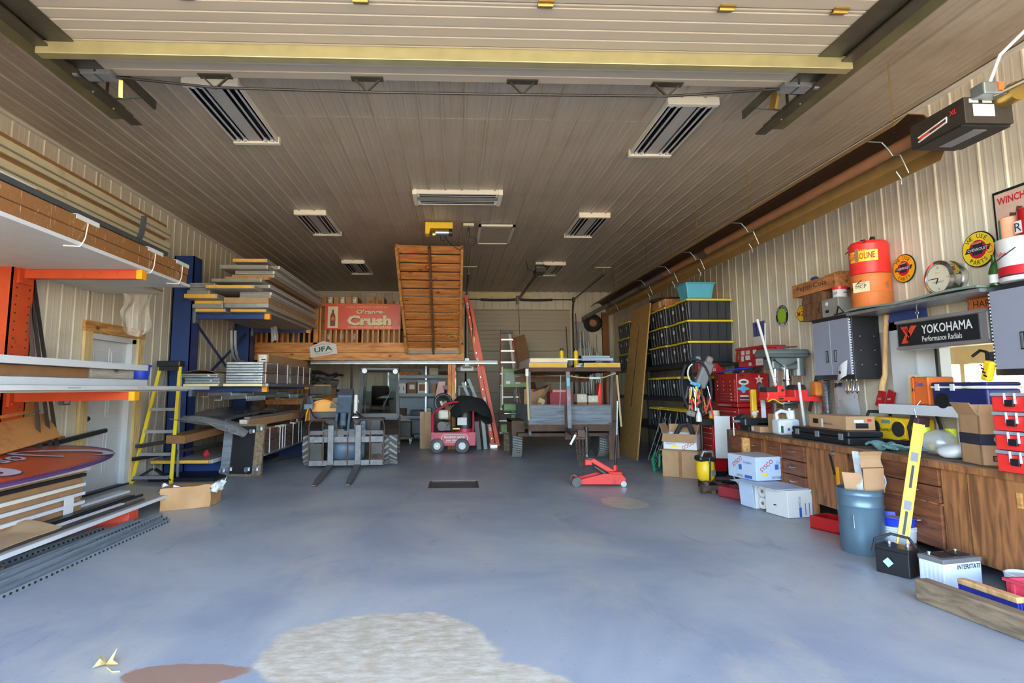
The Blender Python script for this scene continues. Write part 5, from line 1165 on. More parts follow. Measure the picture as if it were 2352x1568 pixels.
b=MB().add([(cx0+.03,cy0,.90),(cx1-.03,cy0,.90),(cx1-.05,cy0+.18,cz1-.03),(cx0+.07,cy0+.18,cz1-.03),(cx0+.03,cy0+.006,.90),(cx1-.03,cy0+.006,.90),(cx1-.05,cy0+.186,cz1-.03),(cx0+.07,cy0+.186,cz1-.03)],[(0,1,2,3),(7,6,5,4),(0,4,5,1),(1,5,6,2),(2,6,7,3),(3,7,4,0)]);lp(b,'windscreen','glass_dark')
lp(MB().box(cx0,cy0+.2,.78,cx1,cy1,.80),'cab_floor','loader_black');lp(MB().box(cx0+.05,cy1-.03,.80,cx1-.05,cy1,1.30),'cab_rear','loader_black')
b=MB().box(.28,1.6,.90,.68,1.95,1.02);b.box(.30,1.9,1.0,.66,2.02,1.42);lp(b,'seat','black_cloth',bev=.04)
w_=lp(MB().tube(arc((.60,1.28,1.16),.15,0,2*pi,20,'XY')[:-1],.014,8,True),'steering_wheel','black',smooth=1);lp(MB().bar((.60,1.28,1.16),(.58,1.15,.82),.05,.05),'steering_column','black',w_)
lp(MB().bar((.50,1.18,1.17),(.70,1.18,1.20),.04,.07),'dashboard','black_plastic')
b=MB().bar((cx1-.10,cy0-.005,1.40),(cx1-.28,cy0-.02,1.02),.012,.012);lp(b,'wiper','black')
b=MB().box(cx1-.01,cy0+.1,.36,cx1+.04,cy1-.2,.80);lp(b,'side_door','rusty',bev=.01);lp(MB().box(cx1+.0,cy0+.16,.86,cx1+.012,cy1-.15,1.66),'side_window','glass_dark')
for p in((cx0+.09,cy0+.10,1.70),(cx1-.06,cy0+.10,1.69),(cx0-.04,cy0-.02,1.12)):
    h=lp(MB().cyl((p[0],p[1]+.05,p[2]),(p[0],p[1],p[2]),.045,.055,n=16),'work_lamp','black_plastic',smooth=1);lp(MB().cyl((p[0],p[1]-.006,p[2]),(p[0],p[1],p[2]),.048,n=16),'lamp_lens','white_plastic',h,smooth=1)
b=MB().bar((-.80,.95,1.20),(-.72,.85,1.02),.05,.12);b.box(-.86,.8,.98,-.70,.88,1.08);lp(b,'mirror_arm','loader_grey',bev=.01)
lp(MB().tube([(-.76,.82,1.02),(-.68,.76,.86),(-.50,.72,.74),(-.28,.6,.66)],.016,8),'lift_hose','black_rubber',smooth=1)
# chevron tyres
def tyre(x,y,r,w,par):
    t=lp(MB().lathe((x,y,r),[(r*.62,-w/2),(r*.92,-w/2),(r*.95,-w/2+.02),(r*.95,w/2-.02),(r*.92,w/2),(r*.62,w/2)],32,'X'),'wheel','tyre',par,smooth=1)
    b=MB();nl=20
    for k in range(nl):
        for s in(-1,1):
            a=2*pi*(k+(.5 if s>0 else 0))/nl;a2=a+.26
            p=V(x+s*.01,y+cos(a)*r*.965,r+sin(a)*r*.965);q=V(x+s*(w/2-.01),y+cos(a2)*r*.965,r+sin(a2)*r*.965);b.bar(p,q,.035,.03,(0,cos(a),sin(a)))
    lp(b,'tread_lugs',mat('lug',(150,148,142),.85,var=.15),t)
    lp(MB().lathe((x,y,r),[(.03,-w/2+.05),(r*.62,-w/2+.02),(r*.63,w/2-.02),(.03,w/2-.06)],24,'X'),'rim','grey_plastic',t,smooth=1)
for x in(-.62,.72):tyre(x,.55,.365,.30,ld)
for x in(-.52,.76):tyre(x,2.35,.365,.28,ld)
for x in(-.62,.72):lp(MB().strip([(.55+.42*cos(a),.37+.42*sin(a))for a in[pi*.15+i*pi*.7/8 for i in range(9)]],'X',x-.16,x+.16,.012),'mudguard','loader_black')

# ================================================================ pressure washer under its black cover
pw=thing('pressure_washer','red four-wheeled pressure washer half under a black cover','pressure washer',(0,12.55,0))
MB().box(-.49,12.28,.15,.46,12.85,.42).mk('chassis_box','red_washer',pw,bev=.006);MB().box(-.49,12.275,.40,.46,12.86,.43).mk('top_lip','red_washer',pw)
for x in(-.36,.17):
    for y in(12.24,12.90):
        w_=MB().lathe((x,y,.155),[(.085,-.05),(.135,-.05),(.155,-.03),(.155,.03),(.135,.05),(.085,.05)],24,'Y').mk('wheel','tyre',pw,smooth=1);MB().lathe((x,y,.155),[(.02,-.052),(.075,-.05),(.09,-.03),(.09,.03),(.02,.04)],20,'Y').mk('hub','white_paint',w_,smooth=1);MB().cyl((x,y-.06,.155),(x,y+.05,.155),.02,n=10).mk('axle_nut','zinc',w_)
for y in(12.32,12.82):MB().tube([(-.46,y,.42),(-.46,y,.78),(-.43,y,.86),(-.12,y,1.04),(.0,y,1.07),(.34,y,1.07),(.41,y,1.0),(.41,y,.42)],.022,8).mk('roll_frame','red_washer',pw,smooth=1)
b=MB().box(-.36,12.4,.44,-.06,12.75,.66);b.mk('engine','dark_steel',pw,bev=.03);MB().box(-.34,12.36,.70,-.08,12.68,.90).mk('fuel_tank','off_white',pw,bev=.05,seg=3);MB().cyl((-.26,12.36,.56),(-.26,12.30,.56),.10,n=18).mk('recoil','dark_steel',pw,smooth=1)
b=MB().tube([(-.2,12.32,.52),(-.1,12.30,.62),(-.12,12.32,.9),(.0,12.34,1.02)],.012,6);b.cyl((-.02,12.36,.50),(.12,12.36,.50),.04);b.mk('pump','brass',pw,smooth=1)
c_=MB().cyl((.23,12.55,.50),(.23,12.55,.96),.20,n=24).mk('boiler','dark_metal',pw,smooth=1);MB().cyl((.23,12.55,.43),(.23,12.55,.50),.21,n=24).mk('boiler_base','red_washer',pw,smooth=1);MB().rbox((.17,12.345,.66),(.20,.004,.16)).mk('boiler_label','white_print',c_)
b=MB().prism([(-.27,.27),(-.23,.22),(.24,.22),(.29,.27),(.29,.34),(.24,.39),(-.23,.39),(-.27,.34)],'Y',12.273,12.279);b.mk('name_plate','white_print',pw);MB().prism([(-.255,.272),(-.225,.23),(.235,.23),(.275,.272),(.275,.338),(.235,.38),(-.225,.38),(-.255,.338)],'Y',12.271,12.2735).mk('plate_field','red_washer',pw)
text(pw,'MAGNUM GOLD','white_print',(.01,12.2695,.333),'F',h=.055,w=.44,bold=.03);text(pw,'4000 SERIES','white_print',(-.03,12.2695,.262),'F',h=.04,w=.30,bold=.02)
def cov(u,v):
    a=2*pi*u;R=(.16+.84*sin(pi*.5*min(1,v*1.15)));x=.28+(.36+.18*max(0,cos(a)))*R*cos(a);y=12.55+.42*R*sin(a)
    z=1.20-.10*v-.42*max(0,v-.3)**1.2*(1.0+.35*sin(a*2+.6))+.02*sin(9*a)*v-.16*max(0,cos(a))*v
    return(x,y,z)
MB().sheet(cov,40,12,.01).wob(.03,4.5).mk('black_cover','black_cloth',None,'crumpled black cloth cover thrown over the pressure washer','cover',smooth=1)
t=thing('wheel_disc','black dished wheel disc with a torn card tag behind the pressure washer','wheel',(-.27,13.1,.78))
MB().lathe((-.25,13.08,1.04),[(.0,-.02),(.13,-.03),(.16,-.05),(.195,-.05),(.215,-.03),(.215,.06),(.19,.08),(0,.08)],36,'Y').mk('disc','black_plastic',t,smooth=1);MB().tube(arc((-.25,13.03,1.04),.205,0,2*pi,36,'XZ')[:-1],.012,8,True).mk('rim_band','dark_metal',t,smooth=1)
MB().rbox((-.17,13.0,.95),(.10,.012,.26),(0,-.45,0)).mk('card_tag','cardboard',t);MB().rbox((-.28,13.0,1.0),(.05,.012,.16),(0,-.3,0)).mk('hub_plate','off_white',t);MB().cyl((-.25,13.12,.95),(-.25,13.12,1.14),.03).mk('spindle','dark_metal',t);MB().box(-.30,13.12,0,-.20,13.2,.97).mk('stand','dark_metal',t)
for i,(x,w,h,m,lab)in enumerate(((.48,.10,.62,'black_plastic','black case standing right of the pressure washer'),(.62,.08,.75,'grey_track','grey panel leaning beside the orange ladder foot'))):MB().rbox((x+.05,13.05,h/2+.005),(w,.25,h),(0,-.1,0)).mk('leaning_case',m,None,lab,'case')

# ================================================================ green pipe machine
t=thing('green_machine','green pipe threading machine behind the trailer','machine',(1.3,13.0,0))
MB().box(1.08,12.7,1.38,1.64,12.95,1.80).mk('control_box','green_machine',t,bev=.015);MB().box(1.14,12.692,1.45,1.34,12.70,1.70).mk('panel_face',mat('panel_green',(120,140,130),.4,var=.1),t);rect(t,'white_print',(1.20,12.690,1.49),.09,.06,'F','notice');rect(t,'white_print',(1.42,12.697,1.55),.11,.17,'F','notice')
MB().cyl((1.07,12.68,1.0),(1.07,12.68,1.84),.018,n=10).mk('guide_rod','off_white',t)
b=MB().box(1.10,12.75,.86,1.66,13.1,1.02);b.mk('bed','green_machine',t,bev=.02);MB().cyl((1.12,12.78,.80),(1.66,12.78,.80),.025).mk('shaft','chrome',t,smooth=1);b=MB().box(1.28,12.9,.0,1.40,13.1,.86);b.box(1.2,12.85,.58,1.6,13.1,.70);b.mk('pedestal','green_machine',t,bev=.01)
MB().box(1.04,12.8,.38,1.30,13.0,.56).mk('lower_case','green_machine',t,bev=.02);MB().box(1.10,12.75,.0,1.32,13.0,.36).mk('timber_foot','old_timber',t)
b=MB()
for x in(1.05,1.62):b.bar((x,12.85,1.38),(x,12.85,.9),.03,.03)
b.mk('frame_leg','green_machine',t)

# ================================================================ trailer with rack
tr=thing('utility_trailer','weathered utility trailer with plywood sides and a rusty overhead rack','trailer',(2.15,11.9,0))
for x0,x1 in((1.38,2.06),(2.14,2.92)):MB().box(x0,10.60,.70,x1,10.62,1.05).mk('front_board','grey_ply',tr)
MB().box(1.37,10.585,.57,2.93,10.61,.69).mk('front_sill','rusty',tr);MB().box(1.37,10.60,.66,2.93,13.4,.70).mk('bed','old_timber',tr);MB().box(1.37,10.59,1.04,2.93,10.63,1.06).mk('top_edge','dark_steel',tr)
for x in(1.37,2.91):MB().box(x,10.62,.70,x+.02,13.4,1.05).mk('side_board','grey_ply',tr)
MB().box(2.05,10.57,.42,2.15,10.60,1.06).mk('centre_brace','rusty',tr)
for x in(1.40,2.90):
    for y in(10.63,13.3):MB().bar((x,y,.5),(x+.06*(x>2),y,1.68),.05,.05).mk('rack_post','dark_steel',tr)
for y in(10.60,12.0,13.35):MB().box(1.33,y-.03,1.67,3.12,y+.03,1.745).mk('rack_beam','rusty',tr,bev=.004)
for x in(1.36,3.09):MB().box(x-.03,10.6,1.68,x+.03,13.4,1.74).mk('rack_rail','rusty',tr)
MB().box(1.36,12.6,1.50,3.0,12.66,1.62).mk('inner_beam','brown_post',tr)
for i,(p,q)in enumerate((((1.45,11.2,1.60),(2.1,12.4,1.66)),((1.5,11.0,1.30),(2.1,12.8,1.42)))):MB().bar(p,q,.03,.03).mk('loose_stick','crate_wood',None,('upper' if i==0 else 'lower')+' orange stick slung inside the trailer rack','stick')
MB().box(1.20,10.8,.46,2.95,11.9,.52).mk('axle_beam','rusty',tr)
def ctyre(x,y,r,w,par):
    t=MB().lathe((x,y,r),[(r*.6,-w/2),(r*.93,-w/2),(r,-w/2+.025),(r,w/2-.025),(r*.93,w/2),(r*.6,w/2)],36,'X').mk('wheel','tyre',par,smooth=1)
    b=MB()
    for k in range(44):
        a=2*pi*k/44
        for j,xx in enumerate((-.36,-.12,.12,.36)):b.bar(V(x+xx*w-.02,y+cos(a+.03*j)*r,r+sin(a+.03*j)*r),V(x+xx*w+.02,y+cos(a+.06+.03*j)*r,r+sin(a+.06+.03*j)*r),.022,.012,(0,cos(a),sin(a)))
    b.mk('tread_blocks','lug',t);MB().lathe((x,y,r),[(.03,-w/2+.04),(r*.6,-w/2+.01),(r*.6,w/2-.01),(.03,w/2-.04)],20,'X').mk('rim','rusty',t,smooth=1)
ctyre(1.235,11.55,.34,.20,tr);ctyre(2.945,11.55,.34,.20,tr)
for x in(1.13,2.94):MB().box(x-.02,11.1,.70,x+.24,12.1,.735).mk('fender_top','rusty',tr); 
MB().box(1.11,11.08,.46,1.36,11.10,.735).mk('fender_front','rusty',tr);MB().box(1.11,11.10,.46,1.13,12.1,.735).mk('fender_side','rusty',tr)
MB().bar((2.10,10.6,.60),(1.84,8.55,.66),.08,.08).mk('tongue','dark_steel',tr)
b=MB().box(1.76,8.36,.62,1.92,8.62,.72);b.box(1.79,8.28,.66,1.89,8.40,.76);b.ball((1.84,8.34,.70),.055);b.mk('coupler','rusty',tr,smooth=False);MB().rbox((1.72,8.32,.62),(.03,.03,.16),(0,.5,0)).mk('plug','zinc',tr)
j_=MB().cyl((1.94,8.40,.38),(1.94,8.40,.80),.032,n=14).mk('tongue_jack','black_plastic',tr,smooth=1);MB().cyl((1.93,8.38,.31),(1.93,8.38,.40),.022,n=12).mk('jack_foot','zinc',j_,smooth=1)
def chain(pts,nm='safety_chain'):
    b=MB();P=[V(p)for p in pts];L_=0
    for i in range(len(P)-1):
        n_=max(1,int((P[i+1]-P[i]).length/.034));d=(P[i+1]-P[i]).normalized()
        for k in range(n_):
            c=P[i].lerp(P[i+1],(k+.5)/n_);a=V(1,0,0)if k%2 else V(0,1,0)
            b.tube([c-d*.022-a*.009,c+d*.022-a*.009,c+d*.022+a*.009,c-d*.022+a*.009],.0042,5,True)
    return b.mk(nm,'rusty',tr)
chain([(1.78,8.38,.66),(1.79,8.36,.40),(1.82,8.34,.22),(1.87,8.35,.36),(1.88,8.38,.64)]);chain([(1.82,8.36,.64),(1.82,8.32,.36),(1.86,8.30,.20),(1.91,8.33,.30),(1.92,8.38,.62)])
t=thing('steel_post','rusty steel post standing on the trailer tongue up to the rack','post',(2.0,9.9,.66));MB().bar((2.075,10.3,.645),(2.06,10.3,1.66),.07,.05,(0,1,0)).mk('post','steel_worn',t);MB().bar((2.061,10.272,1.40),(2.060,10.272,1.55),.055,.004,(0,1,0)).mk('blue_sticker','tote_blue',t)
t=thing('ratchet_strap','beige tie strap stretched under the trailer rack','strap',(2.6,10.5,1.5));b=MB().tube([(2.06,10.52,1.60),(2.3,10.5,1.56),(2.6,10.5,1.545),(2.75,10.5,1.55),(3.02,10.56,1.64)],.012,6);b.mk('webbing','rope',t);b=MB().box(2.50,10.48,1.53,2.70,10.51,1.565);b.mk('ratchet','zinc',t)
for k,(p,q,lab)in enumerate((((1.345,10.5,1.62),(1.365,10.5,.78),'pale strap hanging at the left trailer post'),((3.02,10.5,1.60),(3.06,10.45,.66),'pale strap hanging at the right trailer post'))):MB().bar(p,q,.035,.008,(0,1,0)).mk('hanging_strap','rope',None,lab,'strap')
b=MB().box(1.31,10.46,1.58,1.37,10.52,1.72);b.mk('spring_clamp','white_plastic',None,'white spring clamp on the left corner of the trailer rack','clamp',bev=.01)
MB().bar((1.97,10.5,1.60),(1.94,10.48,1.02),.012,.012,(0,1,0)).mk('black_rod','stud_dark',None,'thin rod hanging in the middle of the trailer front','rod')
for k,x in enumerate((3.02,3.08,3.15,3.24)):MB().bar((x-.05,10.9+.1*k,.0),(x-.02,11.1+.1*k,1.62),.05+.01*k,.03,(0,1,0)).mk('leaning_board','brown_post',None,('first','second','third','fourth')[k]+' brown board from the left leaning beside the right trailer wheel','board','brown boards beside the trailer')
# on the trailer rack
for k,(x0,x1,z0,z1,y0,lab)in enumerate(((1.39,2.10,1.748,1.83,10.55,'lower foam panel on the left of the trailer rack'),(1.40,2.11,1.835,1.915,10.5,'upper foam panel on the left of the trailer rack'),(2.42,3.10,1.748,1.83,10.52,'foam panel on the right of the trailer rack'))):
    t=thing('insulated_panel',lab,'panel',((x0+x1)/2,11.4,z0),group='foam panels on the trailer rack');MB().box(x0,y0+.01,z0,x1,12.2,z1).mk('panel_body','panel_pale',t);MB().box(x0+.01,y0,z0+.01,x1-.01,y0+.01,z1-.01).mk('end_face','foam_yellow' if k!=1 else 'foam_cream',t,bev=.004)
for k in range(3):MB().bar((2.30+.02*k,10.5,1.762+.024*k),(2.95,11.6,1.845+.02*k if k else 1.79),.08,.02).mk('white_trim','galvanised' if k else 'white_paint',None,('lowest','middle','top')[k]+' pale trim length on the trailer rack','trim','trim lengths on the trailer rack')
b=MB();b.tube([(2.40,10.6,1.90),(2.7,10.7,1.905),(3.0,10.65,1.90)],.03,8);b.tube([(2.42,10.7,1.95),(2.7,10.75,1.96),(2.95,10.7,1.95)],.022,8);b.mk('bagged_rod',mat('pale_blue',(176,196,216),.4,var=.1),None,'pale blue plastic bags lying on the right foam panel','bag',smooth=1)
for k,x in enumerate((2.09,2.37)):
    t=thing('spray_can',('left' if k==0 else 'right')+' yellow spray can standing behind the foam panels','can',(x,11.0,1.75),group='spray cans on the trailer rack');MB().lathe((x,11.0,1.75),[(.04,0),(.045,.01),(.045,.30),(.03,.34)],16).mk('can_body','yellow',t,smooth=1);MB().cyl((x,11.0,2.09),(x,11.0,2.13),.035,n=14).mk('cap','black_plastic',t,smooth=1)
MB().box(2.16,10.95,1.90,2.55,11.0,1.93).mk('grey_bar','galvanised',None,'short grey bar behind the spray cans','bar')
MB().ball((2.62,11.4,1.80),.24,14,8,(1,.8,.8)).wob(.05,5).mk('dark_bag','black_cloth',None,'dark bag behind the right foam panel on the rack','bag',smooth=1)
# in the trailer bed
for k,(x0,lab)in enumerate(((2.40,'left beige ammunition-style box in the trailer'),(2.62,'right beige ammunition-style box in the trailer'))):
    t=thing('beige_box',lab,'box',(x0+.09,11.2,.71),group='beige boxes in the trailer');MB().box(x0,11.1,.70,x0+.19,11.4,1.22-.03*k).mk('box','cardboard_dark',t);MB().box(x0-.005,11.09,1.08,x0+.195,11.41,1.25-.03*k).mk('lid','beige_box',t,bev=.02);MB().cyl((x0+.09,11.085,1.17-.03*k),(x0+.09,11.1,1.17-.03*k),.025,n=12).mk('knob','white_plastic',t)
b=MB().prism([(2.74,.72),(2.90,.72),(2.92,1.45),(2.86,1.48),(2.82,1.2),(2.74,1.0)],'Y',11.15,11.4);b.mk('jerry_can','red_bright',None,'red fuel can standing in the trailer','fuel can',bev=.02)
t=thing('tool_box','dark red tool box in the middle of the trailer bed','tool box',(2.1,11.5,.71));MB().box(1.9,11.3,.70,2.35,11.7,1.28).mk('box','maroon',t,bev=.01);MB().box(1.95,11.28,1.28,2.30,11.6,1.33).mk('tray','red_tool',t)
MB().bar((1.55,10.8,.95),(2.05,12.2,1.42),.05,.05).mk('wood_handle','axe_handle',None,'wooden handle slanting in the trailer bed','handle');MB().rbox((1.70,11.2,1.12),(.14,.16,.12),(.3,.4,.2)).mk('burlap_bundle','rope',None,'bundle of sacking tied on the wooden handle','bundle',bev=.03)
MB().sheet(lambda u,v:(1.42+.45*u,11.6+.2*u,.72+.62*v),3,3,.01).mk('card_piece','cardboard',None,'cardboard piece standing at the left in the trailer bed','cardboard')
b=MB();random.seed(11)
for i in range(10):b.rbox((2.72+random.uniform(-.1,.15),11.6+random.uniform(-.3,.3),.9+random.uniform(-.1,.25)),(.2,.2,.1),(random.uniform(0,2),random.uniform(0,2),random.uniform(0,2)))
b.wob(.02,6).mk('canvas_heap','black_cloth',None,'dark canvas heap at the right in the trailer bed','canvas',smooth=1)

# ================================================================ red floor jack under the tongue
t=thing('floor_jack','red hydraulic floor jack with a tall upright handle','jack',(2.0,8.15,0),-.06)
for y in(-.12,.12):MB().prism([(-.32,.03),(-.30,.08),(.10,.18),(.34,.17),(.40,.11),(.38,.03)],'Y',y-.012,y+.012).mk('side_plate','red_paint',t,bev=.006)
MB().prism([(-.08,.33),(-.03,.38),(.30,.19),(.28,.12)],'Y',-.05,.05).mk('lift_arm','red_paint',t,bev=.01);MB().box(-.15,-.045,.28,-.05,.045,.36).mk('arm_head','red_paint',t,bev=.01);MB().cyl((-.08,.0,.355),(-.08,.0,.385),.055,n=16).mk('saddle','rusty',t,smooth=1)
MB().cyl((-.02,0,.26),(.20,0,.12),.03,n=12).mk('ram','dark_steel',t,smooth=1);MB().box(.16,-.10,.08,.36,.10,.20).mk('pump_block','red_paint',t,bev=.02);MB().bar((-.30,-.12,.1),(-.30,.12,.1),.03,.03).mk('front_bar','red_paint',t)
for(x,y)in((-.29,-.145),(-.29,.145)):MB().cyl((x,y-.02,.065),(x,y+.02,.065),.065,n=20).mk('front_wheel','dark_steel',t,smooth=1)
for y in(-.13,.13):b=MB().cyl((.36,y-.015,.04),(.36,y+.015,.04),.04,n=16);b.mk('rear_castor','zinc',t,smooth=1)
MB().cyl((.27,0,.19),(.275,0,.28),.035,n=12).mk('handle_socket','red_paint',t,smooth=1);h=MB().cyl((.275,0,.26),(.315,0,.70),.017,n=10).mk('handle','black',t,smooth=1);MB().cyl((.315,0,.70),(.335,0,1.18),.013,n=10).mk('handle_bar','zinc',h,smooth=1)
text(t,'JACK','white_print',(.06,-.134,.10),'F',h=.018)if False else None

# ================================================================ back right corner: steel lengths, lamp reel, stud
random.seed(21)
rods=[(1340,742,1.0,'aluminium'),(1322,700,1.0,'stud_dark'),(1324,745,1,'galvanised'),(1331,738,1,'aluminium'),(1328,770,1,'galvanised'),(1345,765,1,'galvanised'),(1350,768,1,'aluminium'),(1354,778,1,'galvanised'),(1360,782,1,'stud_dark'),(1366,790,1,'galvanised'),(1296,733,1,'stud_dark'),(1370,795,1,'aluminium')]
for k,(px,py,_,m)in enumerate(rods):
    tx,tz=3.55+(px-1320)*.0125,3.55-(py-700)*.0125;ty=16.55-.02*k
    MB().cyl((tx+.05,ty-.25,0),(tx,ty,tz),.016 if k%3 else .024,n=8).mk('steel_rod',m,None,('first','second','third','fourth','fifth','sixth','seventh','eighth','ninth','tenth','eleventh','twelfth')[k]+' rod of the steel lengths standing in the back right corner','rod','steel lengths in the back right corner',smooth=1)
MB().sheet(lambda u,v:(4.06+.16*u+.15*(1-v),16.5-.02*u,0.0+2.4*v),4,8,.01).wob(.02,5).mk('film_sleeve','poly_film',None,'clear plastic sleeve among the steel lengths','plastic film',smooth=1)
t=thing('tyre','black wheel with a copper hub hung on the back wall','wheel',(4.14,16.85,3.05));MB().lathe((4.16,16.86,3.30),[(.12,-.05),(.22,-.08),(.27,-.05),(.27,.04),(.12,.04)],32,'Y').mk('rubber','black_rubber',t,smooth=1);MB().lathe((4.16,16.85,3.30),[(.0,-.06),(.10,-.06),(.125,-.03),(.125,.03),(0,.03)],24,'Y').mk('hub','copper_tube',t,smooth=1);MB().tube(arc((4.16,16.80,3.30),.125,0,2*pi,24,'XZ')[:-1],.012,6,True).mk('hub_ring','chrome',t,smooth=1)
MB().box(4.44,16.80,0,4.62,16.92,3.62).mk('timber_stud',mat('stain_stud',(150,96,52),.6,var=.2),None,'stained timber stud standing in the back right corner','timber')
MB().box(4.27,16.82,0,4.42,16.90,2.95).mk('white_board','off_white',None,'pale board standing under the hung wheel','board')
rr=MB().box(3.62,16.90,2.55,4.05,16.93,3.35).mk('poly_patch','poly_film',None,'sheet of clear plastic taped to the back wall','plastic film')

# ================================================================ right wall: window to the next bay
w1=thing('window_1','pass-through window with a white ledge in the right wall',None,(XR,4.9,WZ0),kind='structure')
for(y0,y1,z0,z1)in((WY1,WY1+.36,WZ0-.02,WZ1+.10),(WY0-.1,WY0,WZ0-.02,WZ1+.10)):MB().box(XR-.035,y0,z0,XR-.012,y1,z1).mk('side_trim','white_paint',w1)
MB().box(XR-.035,WY0-.1,WZ1,XR-.012,WY1+.36,WZ1+.10).mk('head_trim','white_paint',w1)
MB().box(XR-.06,WY1-.02,WZ0,XR+.30,WY1,WZ1).mk('reveal','white_paint',w1);MB().box(XR-.012,WY0,WZ1-.02,XR+.30,WY1-.02,WZ1).mk('reveal_head','white_paint',w1);MB().box(XR+.13,WY1-.05,WZ0,XR+.16,WY1-.02,WZ1-.02).mk('sash_stile','dark_metal',w1)
MB().box(XR-.40,WY0-.1,WZ0-.045,XR+.30,WY1+.12,WZ0-.005).mk('ledge','white_paint',w1);MB().box(XR-.40,WY0-.1,WZ0-.10,XR-.38,WY1+.12,WZ0-.045).mk('ledge_apron','white_paint',w1)
MB().box(XR+.14,WY0,WZ0,XR+.144,WY1-.05,WZ1-.02).mk('pane','glass',w1)
nb=thing('neighbour_bay','cream walled bay seen through the window',None,(7,5,0),kind='structure')
NX=9.2
MB().box(XR+.12,-1,-.1,NX+.1,12.6,0).mk('bay_floor','panel_grey',nb);MB().box(XR+.12,-1,3.4,NX+.1,12.6,3.5).mk('bay_ceiling','off_white',nb)
for(y0,y1,z0,z1)in((-1,12.6,0,1.05),(-1,12.6,1.78,3.4),(-1,8.6,1.05,1.78),(9.95,10.05,1.05,1.78),(11.4,12.6,1.05,1.78)):MB().box(NX,y0,z0,NX+.1,y1,z1).mk('bay_wall','cream',nb)
MB().box(XR+.12,12.5,0,NX,12.6,3.4).mk('bay_end','cream',nb)
b=MB().prism([(4.3,.5),(4.3,.98),(4.9,1.10),(5.5,1.52),(6.6,1.52),(7.0,.98),(7.0,.5)],'X',7.2,8.4);b.mk('parked_car',mat('car_grey',(120,124,128),.3,metal=.4),None,'grey parked car seen through the window','car',bev=.08,seg=3)

# ================================================================ wall signs, clock
def wsign(name,y,z,r,m,rim,lab,x=XR-.02):
    t=thing(name,lab,'sign',(x,y,z-r));MB().cyl((x,y,z),(x-.008,y,z),r,n=40).mk('rim',rim,t,smooth=1);MB().cyl((x-.008,y,z),(x-.012,y,z),r*.94,n=40).mk('face',m,t,smooth=1);return t
def ring_text(t,s,m,x,y,z,r,h,a0,a1,flip=False):
    n=len(s)
    for i,ch in enumerate(s):
        if ch==' ':continue
        a=a0+(a1-a0)*i/max(1,n-1)          # angle clockwise from the top, as seen from the room
        yy=y-r*sin(a);zz=z+r*cos(a);rz=a+(pi if flip else 0)
        R=Euler((pi/2,0,-pi/2)).to_matrix()@Matrix.Rotation(-rz,3,'Z')
        text(t,ch,m,(x,yy,zz),R.to_euler(),h=h)
def chevy(y,z,r,face,lab):
    t=wsign('parts_sign',y,z,r,face,'ink_black',lab);x=XR-.033
    MB().cyl((x+.001,y,z),(x-.001,y,z),r*.52,n=32).mk('red_disc','ink_red',t,smooth=1)
    ring_text(t,'WE USE','ink_black',x-.001,y,z,r*.74,r*.24,-.75,.75);ring_text(t,'PARTS','ink_black',x-.001,y,z,r*.74,r*.24,pi+.62,pi-.62,True)
    MB().prism([(y+r*.78,z-.14*r),(y+r*.62,z+.14*r),(y-r*.80,z+.14*r),(y-r*.66,z-.14*r)],'X',x-.003,x-.001).mk('bow_bar','ink_navy',t);MB().prism([(y+r*.33,z-.30*r),(y+r*.27,z+.30*r),(y-r*.33,z+.30*r),(y-r*.27,z-.30*r)],'X',x-.0025,x-.001).mk('bow_centre','ink_navy',t)
    text(t,'CHEVROLET','white_print',(x-.004,y,z),'R',h=r*.17,w=r*1.2,bold=.02);text(t,'Genuine','white_print',(x-.004,y+.02*r,z+r*.38),'R',h=r*.14,w=r*.55,shear=.3)
    return t
chevy(4.925,2.62,.165,'sign_yellow','yellow round sign reading We use genuine Chevrolet parts, nearest the corner');chevy(5.79,2.625,.152,'sign_amber','amber round Chevrolet parts sign left of the clock')
t=wsign('round_sign',8.08,2.41,.165,'ink_black','white_print','round black and green sign reading Road Runner');MB().cyl((XR-.032,8.08,2.41),(XR-.034,8.08,2.41),.108,n=32).mk('green_disc','lime',t,smooth=1);ring_text(t,'ROAD RUNNER','white_print',XR-.035,8.08,2.41,.132,.036,-1.25,1.25);ring_text(t,'BEEP-BEEP','white_print',XR-.035,8.08,2.41,.132,.036,pi+.85,pi-.85,True)
t=thing('parts_sign','yellow lobed sign half hidden behind the crates','sign',(XR-.02,7.55,2.25));pts=[(7.55+.2*cos(a)*(1+.06*cos(6*a)),2.38+.115*sin(a)*(1+.08*cos(6*a)))for a in[2*pi*k/48 for k in range(48)]];MB().prism(pts,'X',XR-.02,XR-.028).mk('rim','ink_black',t);MB().prism([(7.55+(p[0]-7.55)*.93,2.38+(p[1]-2.38)*.92)for p in pts],'X',XR-.028,XR-.032).mk('face','sign_yellow',t);text(t,'MOPAR','ink_red',(XR-.034,7.55,2.38),'R',h=.07,w=.30,bold=.03);text(t,'USE ONLY','ink_black',(XR-.034,7.55,2.45),'R',h=.025)
t=thing('tin_sign','tall tin Winchester sign with a dark border at the right edge','sign',(XR-.02,4.5,2.5));MB().box(XR-.025,4.22,2.52,XR-.015,4.745,3.08).mk('border','ink_black',t);MB().box(XR-.028,4.24,2.545,XR-.025,4.725,3.055).mk('picture',mat('tin_tan',(206,176,160),.5,var=.12,vs=9),t);text(t,'WINCHESTER','ink_red',(XR-.031,4.48,2.985),'R',h=.065,w=.44,bold=.02)
for(yy,zz,w_,h_)in((4.56,2.80,.11,.10),(4.52,2.86,.05,.07),(4.62,2.77,.07,.03),(4.50,2.75,.04,.05)):MB().rbox((XR-.030,yy,zz),(.002,w_,h_),(.3,0,0)).mk('rider_patch','rusty',t)
